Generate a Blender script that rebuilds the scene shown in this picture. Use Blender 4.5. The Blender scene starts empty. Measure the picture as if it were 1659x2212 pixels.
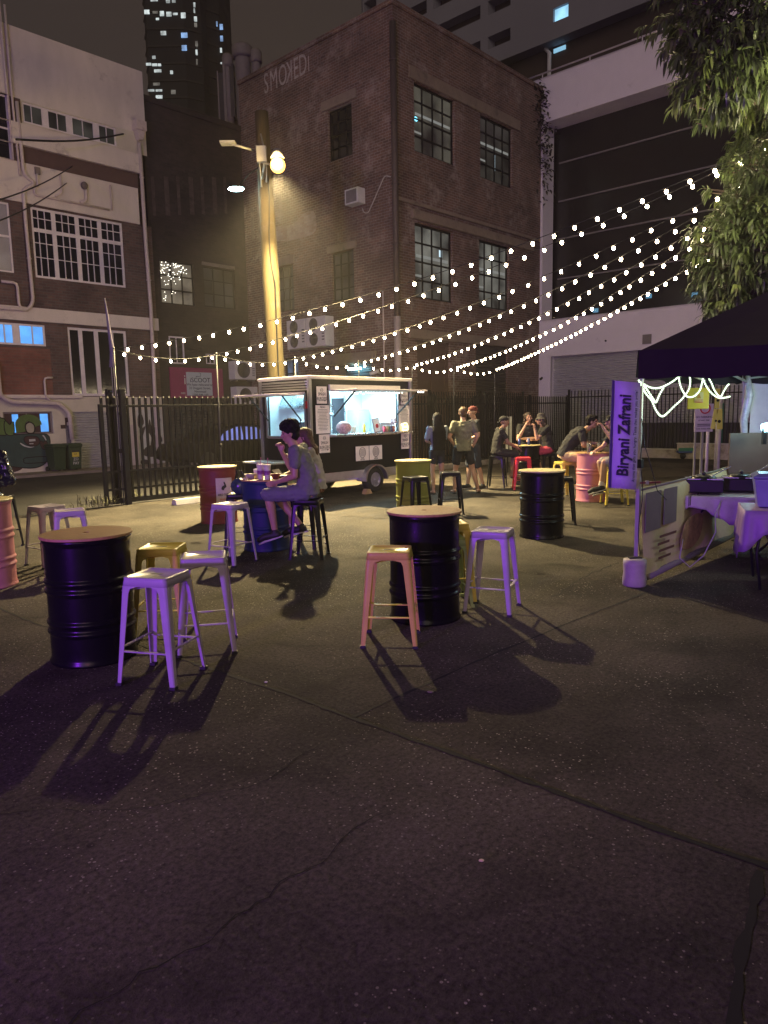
import bpy, bmesh, math, random
from mathutils import Vector, Matrix
R = math.radians
random.seed(7)
scene = bpy.context.scene
COL = scene.collection
# ------------------------------------------------------------------ survey of the place
# camera height, pitch and roll, used to set things out on the ground
F_, PT, RO, HC = 1571.0, R(7.82), R(-1.08), 1.684
AX = (math.sin(R(43)), math.cos(R(43)))          # direction of the street
BX = (-AX[1], AX[0])                             # direction across it
def ray(u, v):
    a = (u-829.5)/F_; b = (1106-v)/F_
    a, b = a*math.cos(RO)-b*math.sin(RO), a*math.sin(RO)+b*math.cos(RO)
    return (a, math.cos(PT)+b*math.sin(PT), -math.sin(PT)+b*math.cos(PT))
def atz(u, v, z=0.0):
    d = ray(u, v); t = (z-HC)/d[2]; return Vector((d[0]*t, d[1]*t, z))
def aty(u, v, y):
    d = ray(u, v); t = y/d[1]; return Vector((d[0]*t, y, HC+d[2]*t))
def onplane(P, D, u, v):
    d = ray(u, v); n = (-D[1], D[0]); t = (P[0]*n[0]+P[1]*n[1])/(d[0]*n[0]+d[1]*n[1])
    return Vector((d[0]*t, d[1]*t, HC+d[2]*t))
def AB(a, b, z=0.0): return Vector((AX[0]*a+BX[0]*b, AX[1]*a+BX[1]*b, z))
YAW = R(47)
# ------------------------------------------------------------------ materials
def nt(m):
    m.use_nodes = True; t = m.node_tree; return t, t.nodes, t.links, t.nodes['Principled BSDF']
MATS = {}
def mat(name, col, rough=.6, metal=0.0, var=.12, vscale=6.0, bump=0.0, bscale=60.0, spec=.5, coat=0.0, dirt=None, stretch=None, rvar=.1):
    if name in MATS: return MATS[name]
    m = bpy.data.materials.new(name); t, N, L, P = nt(m)
    P.inputs['Roughness'].default_value = rough; P.inputs['Metallic'].default_value = metal
    P.inputs['Specular IOR Level'].default_value = spec
    if coat: P.inputs['Coat Weight'].default_value = coat; P.inputs['Coat Roughness'].default_value = .15
    tc = N.new('ShaderNodeTexCoord'); mp = N.new('ShaderNodeMapping'); L.new(tc.outputs['Object'], mp.inputs[0])
    if stretch: mp.inputs['Scale'].default_value = stretch
    n = N.new('ShaderNodeTexNoise'); n.inputs['Scale'].default_value = vscale; n.inputs['Detail'].default_value = 6
    n.inputs['Roughness'].default_value = .65
    L.new(mp.outputs[0], n.inputs['Vector'])
    mr = N.new('ShaderNodeMapRange'); mr.inputs[1].default_value = .3; mr.inputs[2].default_value = .7
    mr.inputs[3].default_value = 1-var; mr.inputs[4].default_value = 1+var
    L.new(n.outputs[0], mr.inputs[0])
    mx = N.new('ShaderNodeMix'); mx.data_type = 'RGBA'; mx.blend_type = 'MULTIPLY'; mx.inputs[0].default_value = 1
    mx.inputs[6].default_value = (*col, 1)
    cb = N.new('ShaderNodeCombineColor'); [L.new(mr.outputs[0], cb.inputs[i]) for i in range(3)]
    L.new(cb.outputs[0], mx.inputs[7]); out = mx.outputs[2]
    if dirt:
        n2 = N.new('ShaderNodeTexNoise'); n2.inputs['Scale'].default_value = dirt[1]; n2.inputs['Detail'].default_value = 8
        n2.inputs['Roughness'].default_value = .7; L.new(tc.outputs['Object'], n2.inputs['Vector'])
        m2 = N.new('ShaderNodeMapRange'); m2.inputs[1].default_value = dirt[2]; m2.inputs[2].default_value = dirt[2]+.15
        L.new(n2.outputs[0], m2.inputs[0])
        x2 = N.new('ShaderNodeMix'); x2.data_type = 'RGBA'; L.new(m2.outputs[0], x2.inputs[0])
        L.new(out, x2.inputs[6]); x2.inputs[7].default_value = (*dirt[0], 1); out = x2.outputs[2]
    L.new(out, P.inputs['Base Color'])
    mr2 = N.new('ShaderNodeMapRange'); mr2.inputs[3].default_value = max(0, rough-rvar); mr2.inputs[4].default_value = min(1, rough+rvar)
    L.new(n.outputs[0], mr2.inputs[0]); L.new(mr2.outputs[0], P.inputs['Roughness'])
    if bump:
        b = N.new('ShaderNodeBump'); b.inputs['Strength'].default_value = bump; b.inputs['Distance'].default_value = .01
        n3 = N.new('ShaderNodeTexNoise'); n3.inputs['Scale'].default_value = bscale; n3.inputs['Detail'].default_value = 5
        L.new(mp.outputs[0], n3.inputs['Vector']); L.new(n3.outputs[0], b.inputs['Height']); L.new(b.outputs[0], P.inputs['Normal'])
    MATS[name] = m; return m
def emis(name, col, strength, var=0.0, vscale=3.0, base=(.1, .1, .1), bright=None):
    if name in MATS: return MATS[name]
    m = bpy.data.materials.new(name); t, N, L, P = nt(m)
    P.inputs['Base Color'].default_value = (*base, 1); P.inputs['Emission Color'].default_value = (*col, 1)
    P.inputs['Emission Strength'].default_value = strength; P.inputs['Roughness'].default_value = .3
    if var:
        tc = N.new('ShaderNodeTexCoord'); n = N.new('ShaderNodeTexNoise'); n.inputs['Scale'].default_value = vscale
        n.inputs['Detail'].default_value = 4
        L.new(tc.outputs['Object'], n.inputs['Vector'])
        mr = N.new('ShaderNodeMapRange'); mr.inputs[1].default_value = .35; mr.inputs[2].default_value = .68
        mr.inputs[3].default_value = strength*(1-var); mr.inputs[4].default_value = strength*(1+var)
        L.new(n.outputs[0], mr.inputs[0]); L.new(mr.outputs[0], P.inputs['Emission Strength'])
    MATS[name] = m; return m
def brick(name, c1, c2, mortar, w=.24, h=.086, ms=.010, pale=.0, palecol=(.42, .38, .34), pscale=.9, bump=.5, rough=.85, extra=None):
    m = bpy.data.materials.new(name); t, N, L, P = nt(m)
    tc = N.new('ShaderNodeTexCoord'); sx = N.new('ShaderNodeSeparateXYZ'); L.new(tc.outputs['Object'], sx.inputs[0])
    ad = N.new('ShaderNodeMath'); L.new(sx.outputs[0], ad.inputs[0]); L.new(sx.outputs[1], ad.inputs[1])
    cx = N.new('ShaderNodeCombineXYZ'); L.new(ad.outputs[0], cx.inputs[0]); L.new(sx.outputs[2], cx.inputs[1])
    br = N.new('ShaderNodeTexBrick'); L.new(cx.outputs[0], br.inputs['Vector'])
    br.inputs['Scale'].default_value = 1; br.inputs['Brick Width'].default_value = w; br.inputs['Row Height'].default_value = h
    br.inputs['Mortar Size'].default_value = ms; br.inputs['Mortar Smooth'].default_value = .3
    br.inputs['Color1'].default_value = (*c1, 1); br.inputs['Color2'].default_value = (*c2, 1); br.inputs['Mortar'].default_value = (*mortar, 1)
    n = N.new('ShaderNodeTexNoise'); n.inputs['Scale'].default_value = .8; n.inputs['Detail'].default_value = 8; n.inputs['Roughness'].default_value = .65
    L.new(tc.outputs['Object'], n.inputs['Vector'])
    mr = N.new('ShaderNodeMapRange'); mr.inputs[1].default_value = .3; mr.inputs[2].default_value = .7; mr.inputs[3].default_value = .55; mr.inputs[4].default_value = 1.35
    L.new(n.outputs[0], mr.inputs[0])
    mx = N.new('ShaderNodeMix'); mx.data_type = 'RGBA'; mx.blend_type = 'MULTIPLY'; mx.inputs[0].default_value = 1
    cb = N.new('ShaderNodeCombineColor'); [L.new(mr.outputs[0], cb.inputs[i]) for i in range(3)]
    L.new(br.outputs['Color'], mx.inputs[6]); L.new(cb.outputs[0], mx.inputs[7]); out = mx.outputs[2]
    if pale:
        n2 = N.new('ShaderNodeTexNoise'); n2.inputs['Scale'].default_value = pscale; n2.inputs['Detail'].default_value = 12; n2.inputs['Roughness'].default_value = .8
        mp = N.new('ShaderNodeMapping'); mp.inputs['Location'].default_value = (3.1, 7.7, 1.2); L.new(tc.outputs['Object'], mp.inputs[0]); L.new(mp.outputs[0], n2.inputs['Vector'])
        m2 = N.new('ShaderNodeMapRange'); m2.inputs[1].default_value = .62-pale; m2.inputs[2].default_value = .72-pale*.6; m2.inputs[4].default_value = .75
        L.new(n2.outputs[0], m2.inputs[0])
        x2 = N.new('ShaderNodeMix'); x2.data_type = 'RGBA'; L.new(m2.outputs[0], x2.inputs[0]); L.new(out, x2.inputs[6]); x2.inputs[7].default_value = (*palecol, 1)
        out = x2.outputs[2]
    L.new(out, P.inputs['Base Color']); P.inputs['Roughness'].default_value = rough
    b = N.new('ShaderNodeBump'); b.inputs['Strength'].default_value = bump; b.inputs['Distance'].default_value = .012; b.invert = True
    L.new(br.outputs['Fac'], b.inputs['Height']); L.new(b.outputs[0], P.inputs['Normal'])
    MATS[name] = m; return m
def ground_mat(name, c_lo, c_hi, stone=.5, bump=.9, rough=.8, tint=None):
    m = bpy.data.materials.new(name); t, N, L, P = nt(m)
    tc = N.new('ShaderNodeTexCoord')
    n = N.new('ShaderNodeTexNoise'); n.inputs['Scale'].default_value = .45; n.inputs['Detail'].default_value = 10; n.inputs['Roughness'].default_value = .62
    L.new(tc.outputs['Object'], n.inputs['Vector'])
    cr = N.new('ShaderNodeValToRGB'); cr.color_ramp.elements[0].position = .39; cr.color_ramp.elements[1].position = .61
    cr.color_ramp.elements[0].color = (*c_lo, 1); cr.color_ramp.elements[1].color = (*c_hi, 1); L.new(n.outputs[0], cr.inputs[0])
    # fine grain
    g = N.new('ShaderNodeTexNoise'); g.inputs['Scale'].default_value = 40; g.inputs['Detail'].default_value = 4; g.inputs['Roughness'].default_value = .8
    L.new(tc.outputs['Object'], g.inputs['Vector'])
    gm = N.new('ShaderNodeMapRange'); gm.inputs[1].default_value = .3; gm.inputs[2].default_value = .7; gm.inputs[3].default_value = .35; gm.inputs[4].default_value = 1.65; L.new(g.outputs[0], gm.inputs[0])
    cb = N.new('ShaderNodeCombineColor'); [L.new(gm.outputs[0], cb.inputs[i]) for i in range(3)]
    mx = N.new('ShaderNodeMix'); mx.data_type = 'RGBA'; mx.blend_type = 'MULTIPLY'; mx.inputs[0].default_value = 1
    L.new(cr.outputs[0], mx.inputs[6]); L.new(cb.outputs[0], mx.inputs[7])
    # exposed aggregate: only some stones show
    v = N.new('ShaderNodeTexVoronoi'); v.inputs['Scale'].default_value = 70; v.inputs['Randomness'].default_value = 1; L.new(tc.outputs['Object'], v.inputs['Vector'])
    sc = N.new('ShaderNodeSeparateColor'); L.new(v.outputs['Color'], sc.inputs[0])
    pick = N.new('ShaderNodeMath'); pick.operation = 'GREATER_THAN'; pick.inputs[1].default_value = .82; L.new(sc.outputs[0], pick.inputs[0])
    size = N.new('ShaderNodeMath'); size.operation = 'LESS_THAN'; L.new(v.outputs['Distance'], size.inputs[0]); sz = N.new('ShaderNodeMapRange'); sz.inputs[3].default_value = .05; sz.inputs[4].default_value = .42; L.new(sc.outputs[1], sz.inputs[0]); L.new(sz.outputs[0], size.inputs[1])
    patch = N.new('ShaderNodeTexNoise'); patch.inputs['Scale'].default_value = .8; patch.inputs['Detail'].default_value = 3; L.new(tc.outputs['Object'], patch.inputs['Vector'])
    pm = N.new('ShaderNodeMapRange'); pm.inputs[1].default_value = .38; pm.inputs[2].default_value = .6; L.new(patch.outputs[0], pm.inputs[0])
    k1 = N.new('ShaderNodeMath'); k1.operation = 'MULTIPLY'; L.new(pick.outputs[0], k1.inputs[0]); L.new(size.outputs[0], k1.inputs[1])
    k2 = N.new('ShaderNodeMath'); k2.operation = 'MULTIPLY'; L.new(k1.outputs[0], k2.inputs[0]); L.new(pm.outputs[0], k2.inputs[1])
    k3 = N.new('ShaderNodeMath'); k3.operation = 'MULTIPLY'; k3.inputs[1].default_value = stone; L.new(k2.outputs[0], k3.inputs[0])
    x2 = N.new('ShaderNodeMix'); x2.data_type = 'RGBA'; L.new(k3.outputs[0], x2.inputs[0]); L.new(mx.outputs[2], x2.inputs[6]); x2.inputs[7].default_value = (.42, .38, .31, 1)
    # dark stains
    s = N.new('ShaderNodeTexNoise'); s.inputs['Scale'].default_value = 1.7; s.inputs['Detail'].default_value = 7; s.inputs['Distortion'].default_value = .6; L.new(tc.outputs['Object'], s.inputs['Vector'])
    sm = N.new('ShaderNodeMapRange'); sm.inputs[1].default_value = .58; sm.inputs[2].default_value = .75; sm.inputs[4].default_value = .75; L.new(s.outputs[0], sm.inputs[0])
    x3 = N.new('ShaderNodeMix'); x3.data_type = 'RGBA'; L.new(sm.outputs[0], x3.inputs[0]); L.new(x2.outputs[2], x3.inputs[6]); x3.inputs[7].default_value = (c_lo[0]*.5, c_lo[1]*.5, c_lo[2]*.5, 1)
    gv = N.new('ShaderNodeTexVoronoi'); gv.inputs['Scale'].default_value = 2.3; L.new(tc.outputs['Object'], gv.inputs['Vector'])
    gl = N.new('ShaderNodeMapRange'); gl.inputs[1].default_value = .05; gl.inputs[2].default_value = .035; gl.inputs[4].default_value = .6; L.new(gv.outputs['Distance'], gl.inputs[0])
    x4 = N.new('ShaderNodeMix'); x4.data_type = 'RGBA'; L.new(gl.outputs[0], x4.inputs[0]); L.new(x3.outputs[2], x4.inputs[6]); x4.inputs[7].default_value = (c_lo[0]*.35, c_lo[1]*.35, c_lo[2]*.35, 1)
    L.new(x4.outputs[2], P.inputs['Base Color'])
    rr = N.new('ShaderNodeMapRange'); rr.inputs[3].default_value = rough; rr.inputs[4].default_value = .32; L.new(k2.outputs[0], rr.inputs[0]); L.new(rr.outputs[0], P.inputs['Roughness'])
    b = N.new('ShaderNodeBump'); b.inputs['Strength'].default_value = bump; b.inputs['Distance'].default_value = .02
    L.new(g.outputs[0], b.inputs['Height'])
    b2 = N.new('ShaderNodeBump'); b2.inputs['Strength'].default_value = .9; b2.inputs['Distance'].default_value = .006; L.new(k2.outputs[0], b2.inputs['Height']); L.new(b.outputs[0], b2.inputs['Normal'])
    b3 = N.new('ShaderNodeBump'); b3.inputs['Strength'].default_value = .5; b3.inputs['Distance'].default_value = .05; L.new(s.outputs[0], b3.inputs['Height']); L.new(b2.outputs[0], b3.inputs['Normal'])
    L.new(b3.outputs[0], P.inputs['Normal']); P.inputs['Specular IOR Level'].default_value = .09
    MATS[name] = m; return m
# ------------------------------------------------------------------ mesh building
class MB:
    def __init__(s): s.v = []; s.f = []; s.m = []; s.sm = []
    def add(s, vs, fs, mi=0, smooth=False):
        o = len(s.v); s.v += [tuple(v) for v in vs]
        for f in fs: s.f.append(tuple(i+o for i in f)); s.m.append(mi); s.sm.append(smooth)
        return s
    def box(s, x0, x1, y0, y1, z0, z1, mi=0, M=None):
        vs = [Vector((x, y, z)) for z in (z0, z1) for y in (y0, y1) for x in (x0, x1)]
        if M is not None: vs = [M @ v if isinstance(M, Matrix) else Vector(M(*v)) for v in vs]
        return s.add(vs, [(0, 2, 3, 1), (4, 5, 7, 6), (0, 1, 5, 4), (2, 6, 7, 3), (0, 4, 6, 2), (1, 3, 7, 5)], mi)
    def bar(s, p, q, w, h=None, mi=0, up=Vector((0, 0, 1))):
        p = Vector(p); q = Vector(q); h = h or w; d = q-p; l = d.length; d.normalize()
        x = d.cross(up); x = x.normalized() if x.length > 1e-4 else Vector((1, 0, 0)); y = x.cross(d)
        M = Matrix((x, d, y)).transposed().to_4x4(); M.translation = p
        return s.box(-w/2, w/2, 0, l, -h/2, h/2, mi, M)
    def tube(s, pts, r, n=8, mi=0, smooth=True, caps=True):
        pts = [Vector(p) for p in pts]; rs = r if isinstance(r, (list, tuple)) else [r]*len(pts)
        rings = []; prev = None
        for i, p in enumerate(pts):
            d = (pts[min(i+1, len(pts)-1)]-pts[max(i-1, 0)])
            d = d.normalized() if d.length > 1e-9 else Vector((0, 0, 1))
            if prev is None:
                x = d.cross(Vector((0, 0, 1)));
                if x.length < .05: x = d.cross(Vector((1, 0, 0)))
            else: x = prev - d*prev.dot(d)
            x.normalize(); prev = x.copy(); y = d.cross(x)
            rings.append([p+(x*math.cos(2*math.pi*k/n)+y*math.sin(2*math.pi*k/n))*rs[i] for k in range(n)])
        return s.rings(rings, mi, smooth, caps)
    def rings(s, rings, mi=0, smooth=True, caps=True):
        n = len(rings[0]); vs = [v for r in rings for v in r]; fs = []
        for i in range(len(rings)-1):
            for k in range(n): fs.append((i*n+k, i*n+(k+1) % n, (i+1)*n+(k+1) % n, (i+1)*n+k))
        if caps: fs.append(tuple(range(n-1, -1, -1))); fs.append(tuple((len(rings)-1)*n+k for k in range(n)))
        return s.add(vs, fs, mi, smooth)
    def lathe(s, prof, n=32, c=(0, 0, 0), mi=0, smooth=True, caps=True):
        return s.rings([[(c[0]+r*math.cos(2*math.pi*k/n), c[1]+r*math.sin(2*math.pi*k/n), c[2]+z) for k in range(n)] for r, z in prof], mi, smooth, caps)
    def ball(s, c, r, n=12, m=8, mi=0, M=None):
        r = r if isinstance(r, (tuple, list)) else (r, r, r); c = Vector(c); rg = []
        for i in range(m+1):
            t = math.pi*(i+.02 if i == 0 else (i-.02 if i == m else i))/m
            row = []
            for k in range(n):
                v = Vector((r[0]*math.sin(t)*math.cos(2*math.pi*k/n), r[1]*math.sin(t)*math.sin(2*math.pi*k/n), -r[2]*math.cos(t)))
                row.append(c+(M @ v if M else v))
            rg.append(row)
        return s.rings(rg, mi)
    def cap(s, p, q, r1, r2, n=10, mi=0):
        p = Vector(p); q = Vector(q); d = q-p; l = max(d.length, 1e-5); u = d/l; pts = []; rs = []
        for k in (-.97, -.7, -.35): pts.append(p+u*r1*k); rs.append(r1*math.sqrt(1-k*k))
        pts.append(p); rs.append(r1); pts.append((p+q)/2); rs.append((r1+r2)/2); pts.append(q); rs.append(r2)
        for k in (.35, .7, .97): pts.append(q+u*r2*k); rs.append(r2*math.sqrt(1-k*k))
        return s.tube(pts, rs, n, mi)
    def prism(s, poly, f0, f1, mi=0, smooth=False):   # poly: list of 2d; f0,f1: map 2d->3d at two ends
        n = len(poly); vs = [f0(*p) for p in poly]+[f1(*p) for p in poly]
        return s.add(vs, [tuple(range(n)), tuple(range(2*n-1, n-1, -1))]+[(k, k+n, (k+1) % n+n, (k+1) % n) for k in range(n)], mi, smooth)
    def quad(s, a, b, c, d, mi=0): return s.add([a, b, c, d], [(0, 1, 2, 3)], mi)
    def mesh(s, name, mats):
        me = bpy.data.meshes.new(name); me.from_pydata([tuple(v) for v in s.v], [], s.f)
        for m in (mats if isinstance(mats, (list, tuple)) else [mats]): me.materials.append(m)
        me.polygons.foreach_set('material_index', s.m); me.polygons.foreach_set('use_smooth', s.sm); me.update()
        return me
    def build(s, name, mats, parent=None, loc=None, rot=None, bevel=0, fix=False):
        me = s.mesh(name, mats)
        if fix:
            bm = bmesh.new(); bm.from_mesh(me); bmesh.ops.recalc_face_normals(bm, faces=bm.faces); bm.to_mesh(me); bm.free()
        o = bpy.data.objects.new(name, me); COL.objects.link(o)
        if parent: o.parent = parent
        if loc is not None: o.location = loc
        if rot is not None: o.rotation_euler = rot if isinstance(rot, tuple) else (0, 0, rot)
        if bevel:
            b = o.modifiers.new('bevel', 'BEVEL'); b.width = bevel; b.segments = 2; b.limit_method = 'ANGLE'; b.angle_limit = R(50)
        return o
def tag(o, label=None, cat=None, group=None, kind=None):
    if label: o['label'] = label
    if cat: o['category'] = cat
    if group: o['group'] = group
    if kind: o['kind'] = kind
    return o
def thing(name, label, cat, loc=(0, 0, 0), rz=0, group=None):
    o = bpy.data.objects.new(name, None); COL.objects.link(o); o.location = loc; o.rotation_euler = (0, 0, rz); o.empty_display_size = .2
    return tag(o, label, cat, group)
def kids(o): return [c for c in bpy.data.objects if c.parent == o]
def dup(o, parent=None, loc=None, rz=None, label=None, swap=None):
    c = o.copy(); COL.objects.link(c); c.parent = parent
    if loc is not None: c.location = loc
    if rz is not None: c.rotation_euler = (0, 0, rz)
    if label: c['label'] = label
    for k in KIDS.get(o.name, ()):
        kk = dup(k, c)
        if swap and kk.type == 'MESH' and k.data.materials[0] in swap:
            kk.data = k.data.copy(); kk.data.materials[0] = swap[k.data.materials[0]]
    return c
KIDS = {}
def remember(o): KIDS[o.name] = [c for c in bpy.data.objects if c.parent == o]; [remember(c) for c in KIDS[o.name]]
def text(s, size, m, right, up, pos, parent=None, name='lettering', ext=.002, align='CENTER', xs=1.0, mirror=False, rot=None, bold=0):
    cu = bpy.data.curves.new('t', 'FONT'); cu.body = s; cu.size = size; cu.extrude = ext; cu.align_x = align; cu.align_y = 'CENTER'
    cu.resolution_u = 3; cu.offset = bold
    o = bpy.data.objects.new('t', cu); COL.objects.link(o)
    dg = bpy.context.evaluated_depsgraph_get(); me = bpy.data.meshes.new_from_object(o.evaluated_get(dg))
    bpy.data.objects.remove(o); me.materials.clear(); me.materials.append(m); me.name = name
    r = Vector(right).normalized(); u = Vector(up).normalized(); n = r.cross(u)
    M = Matrix((r*xs*(-1 if mirror else 1), u, n)).transposed().to_4x4(); M.translation = Vector(pos); me.transform(M)
    t = bpy.data.objects.new(name, me); COL.objects.link(t)
    if parent: t.parent = parent
    return t
def struct(mb, name, m, **k): return tag(mb.build(name, m, **k), kind='structure')
def solid_of(mb, name, mats, voxel=.008, smooth=3, disp=0, dscale=.03):
    me = mb.mesh('tmp', mats if isinstance(mats, (list, tuple)) else [mats]); o = bpy.data.objects.new('tmp', me); COL.objects.link(o)
    r = o.modifiers.new('r', 'REMESH'); r.mode = 'VOXEL'; r.voxel_size = voxel; r.use_smooth_shade = True
    s = o.modifiers.new('s', 'SMOOTH'); s.factor = .5; s.iterations = smooth
    if disp:
        tx = bpy.data.textures.new('n', 'CLOUDS'); tx.noise_scale = dscale; d = o.modifiers.new('d', 'DISPLACE'); d.texture = tx; d.strength = disp; d.mid_level = .5
    dg = bpy.context.evaluated_depsgraph_get(); out = bpy.data.meshes.new_from_object(o.evaluated_get(dg)); out.name = name
    bpy.data.objects.remove(o)
    for p in out.polygons: p.use_smooth = True
    return out
def link(name, me, parent=None, loc=None, rz=None):
    o = bpy.data.objects.new(name, me); COL.objects.link(o)
    if parent: o.parent = parent
    if loc is not None: o.location = loc
    if rz is not None: o.rotation_euler = (0, 0, rz)
    return o
IDM = lambda s, d, z: (s, d, z)
BDM = lambda s, d, z: (d, s, z)
def wall(mb, s0, s1, z0, z1, holes, M=IDM, d=0.0, rev=.18, mi=0):
    ss = sorted({s0, s1, *[h[0] for h in holes], *[h[1] for h in holes]}); zs = sorted({z0, z1, *[h[2] for h in holes], *[h[3] for h in holes]})
    ss = [s for s in ss if s0 <= s <= s1]; zs = [z for z in zs if z0 <= z <= z1]
    for i in range(len(ss)-1):
        for j in range(len(zs)-1):
            a, b, c, e = ss[i], ss[i+1], zs[j], zs[j+1]; x, y = (a+b)/2, (c+e)/2
            if any(h[0] < x < h[1] and h[2] < y < h[3] for h in holes): continue
            mb.quad(M(a, d, c), M(b, d, c), M(b, d, e), M(a, d, e), mi)
    for h in holes:
        a, b, c, e = h[:4]; q = d+rev
        mb.quad(M(a, d, c), M(a, q, c), M(a, q, e), M(a, d, e), mi); mb.quad(M(b, d, c), M(b, d, e), M(b, q, e), M(b, q, c), mi)
        mb.quad(M(a, d, e), M(a, q, e), M(b, q, e), M(b, d, e), mi); mb.quad(M(a, d, c), M(b, d, c), M(b, q, c), M(a, q, c), mi)
def window(parent, s0, s1, z0, z1, cols, rows, mf, mp, M=IDM, d=.08, fw=.05, mw=.025, dep=.06, pane=True, xs=None, zs=None, name='window'):
    mb = MB(); B = lambda a, b, c, e, w=0: mb.box(a, b, d+w, d+dep, c, e, 0, M)
    B(s0, s1, z0, z0+fw); B(s0, s1, z1-fw, z1); B(s0, s0+fw, z0+fw, z1-fw); B(s1-fw, s1, z0+fw, z1-fw)
    xs = xs if xs is not None else [s0+(s1-s0)*k/cols for k in range(1, cols)]
    zs = zs if zs is not None else [z0+(z1-z0)*k/rows for k in range(1, rows)]
    for x in xs:
        x, w = x if isinstance(x, tuple) else (x, mw)
        B(x-w/2, x+w/2, z0+fw, z1-fw, .004)
    for z in zs:
        z, w = z if isinstance(z, tuple) else (z, mw)
        B(s0+fw, s1-fw, z-w/2, z+w/2, .008)
    f = mb.build(name, mf, parent)
    if pane:
        p = MB(); p.box(s0+.01, s1-.01, d+dep*.55, d+dep*.55+.012, z0+.01, z1-.01, 0, M); p.build('pane', mp, f)
    return f
# ------------------------------------------------------------------ palette
WHITEP = mat('white_paint', (.75, .7, .68), .55, var=.08, dirt=((.3, .26, .22), 1.1, .62))
CREAM = mat('cream_render', (.66, .6, .52), .8, var=.1, vscale=1.5, bump=.15, bscale=40, dirt=((.34, .29, .25), .9, .58), stretch=(1, 1, .35))
CREAM2 = mat('cream_render_low', (.6, .56, .44), .8, var=.12, vscale=1.5, bump=.15, dirt=((.28, .25, .2), 1.4, .6))
PIPE = mat('pipe_paint', (.6, .52, .47), .5, var=.1, dirt=((.25, .2, .17), 3, .6))
MAROON = mat('maroon_soffit', (.10, .062, .053), .8, var=.15)
BRK_L = brick('brown_brick', (.085, .058, .05), (.14, .085, .07), (.12, .105, .095), bump=.4)
BRK_L2 = brick('red_painted_brick', (.25, .1, .07), (.19, .09, .065), (.2, .12, .09), pale=.02, palecol=(.35, .2, .14))
BRK_R = brick('old_red_brick', (.18, .102, .074), (.115, .07, .054), (.25, .21, .185), pale=.10, palecol=(.36, .31, .28), pscale=1.1, bump=.7)
BRK_D = brick('dark_brick', (.032, .026, .024), (.045, .034, .03), (.04, .035, .03), pale=.06, palecol=(.07, .058, .052), pscale=.5, bump=.2)
CONC = mat('old_concrete', (.2, .17, .145), .85, var=.2, vscale=4, bump=.3, dirt=((.1, .085, .075), 1.6, .52))
BRACK = mat('black_steel', (.012, .012, .013), .5, var=.1, spec=.25)
GLASS = mat('dark_glass', (.012, .013, .015), .08, var=.1, spec=.8)
GLASSG = emis('faint_room_glass', (.5, .47, .4), .035, var=.9, vscale=1.2, base=(.02, .02, .02))
DARKREC = mat('dark_recess', (.04, .034, .034), .7, var=.15)
ALU = mat('aluminium', (.55, .55, .57), .32, metal=.9, var=.06)
WHITEW = mat('white_wall', (.74, .69, .72), .75, var=.06, vscale=.7, dirt=((.3, .27, .27), .5, .62))
BLUEG = emis('lit_blue_glass', (.09, .4, 1.0), 1.05, var=.22, vscale=2.2)
# ------------------------------------------------------------------ ground
GM = ground_mat('street_asphalt', (.03, .03, .032), (.05, .048, .047), stone=.3, bump=.5)
LOT = ground_mat('lot_concrete', (.042, .037, .032), (.108, .094, .077), stone=.9, bump=1.0)
g = MB(); g.quad((-300, -120, -.05), (300, -120, -.05), (300, 420, -.05), (-300, 420, -.05)); struct(g, 'ground', GM)
bL = 13.3; aK = 24.2
g = MB(); g.box(-45, aK, -45, bL, -.3, 0); struct(g, 'lot_pavement', LOT, rot=YAW)
g = MB(); g.box(-40, 17.8, 22.4, 23.6, -.3, .03); struct(g, 'footpath', CONC, rot=YAW)
# saw-cut joints and cracks in the lot
JM = mat('joint_dirt', (.004, .0035, .003), .95, var=.3, vscale=30)
def crack(name, px, w, wig, seg=.07, z=.003):
    rnd = random.Random(len(px)*17+int(px[0][0])); pts = [atz(u, v) for u, v in px]; line = []
    for i in range(len(pts)-1):
        n = max(1, int((pts[i+1]-pts[i]).length/seg))
        line += [pts[i].lerp(pts[i+1], k/n) for k in range(n)]
    line.append(pts[-1]); mb = MB(); L_ = []; Rr = []; off = 0
    for i, p in enumerate(line):
        d = (line[min(i+1, len(line)-1)]-line[max(0, i-1)]).normalized(); nn = Vector((-d.y, d.x, 0))
        off = off*.8+rnd.uniform(-wig, wig)*(1 if 'joint' in name else 1.7); ww = w*(2.0 if 'joint' in name else 1.0)*rnd.uniform(.4, 1.6)
        c = p+nn*off; L_.append((c+nn*ww/2).to_tuple()[:2]+(z,)); Rr.append((c-nn*ww/2).to_tuple()[:2]+(z,))
    n = len(line); mb.add(L_+Rr, [(i, i+1, n+i+1, n+i) for i in range(n-1)])
    struct(mb, name, JM)
crack('pavement_joint', [(300, 1392), (440, 1440), (600, 1492), (760, 1550), (1080, 1665), (1300, 1750), (1490, 1820), (1659, 1876), (1800, 1925)], .013, .004)
crack('pavement_joint', [(760, 1550), (1000, 1442), (1190, 1362), (1400, 1278)], .010, .003)
crack('pavement_joint', [(1645, 1884), (1610, 2040), (1575, 2300)], .018, .006)
crack('pavement_joint', [(-60, 1290), (90, 1352), (300, 1392)], .010, .004)
crack('pavement_crack', [(60, 2300), (180, 2190), (300, 2100), (400, 2052), (520, 1985), (600, 1925), (700, 1850), (820, 1755)], .005, .012, .04)
crack('pavement_crack', [(-20, 1758), (180, 1752), (340, 1740), (470, 1710), (560, 1690), (700, 1600)], .004, .01, .05)
crack('pavement_crack', [(1195, 1290), (1240, 1265), (1262, 1255), (1330, 1215)], .012, .015, .05)
crack('pavement_crack', [(385, 1265), (560, 1240), (720, 1195)], .006, .006)
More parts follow.
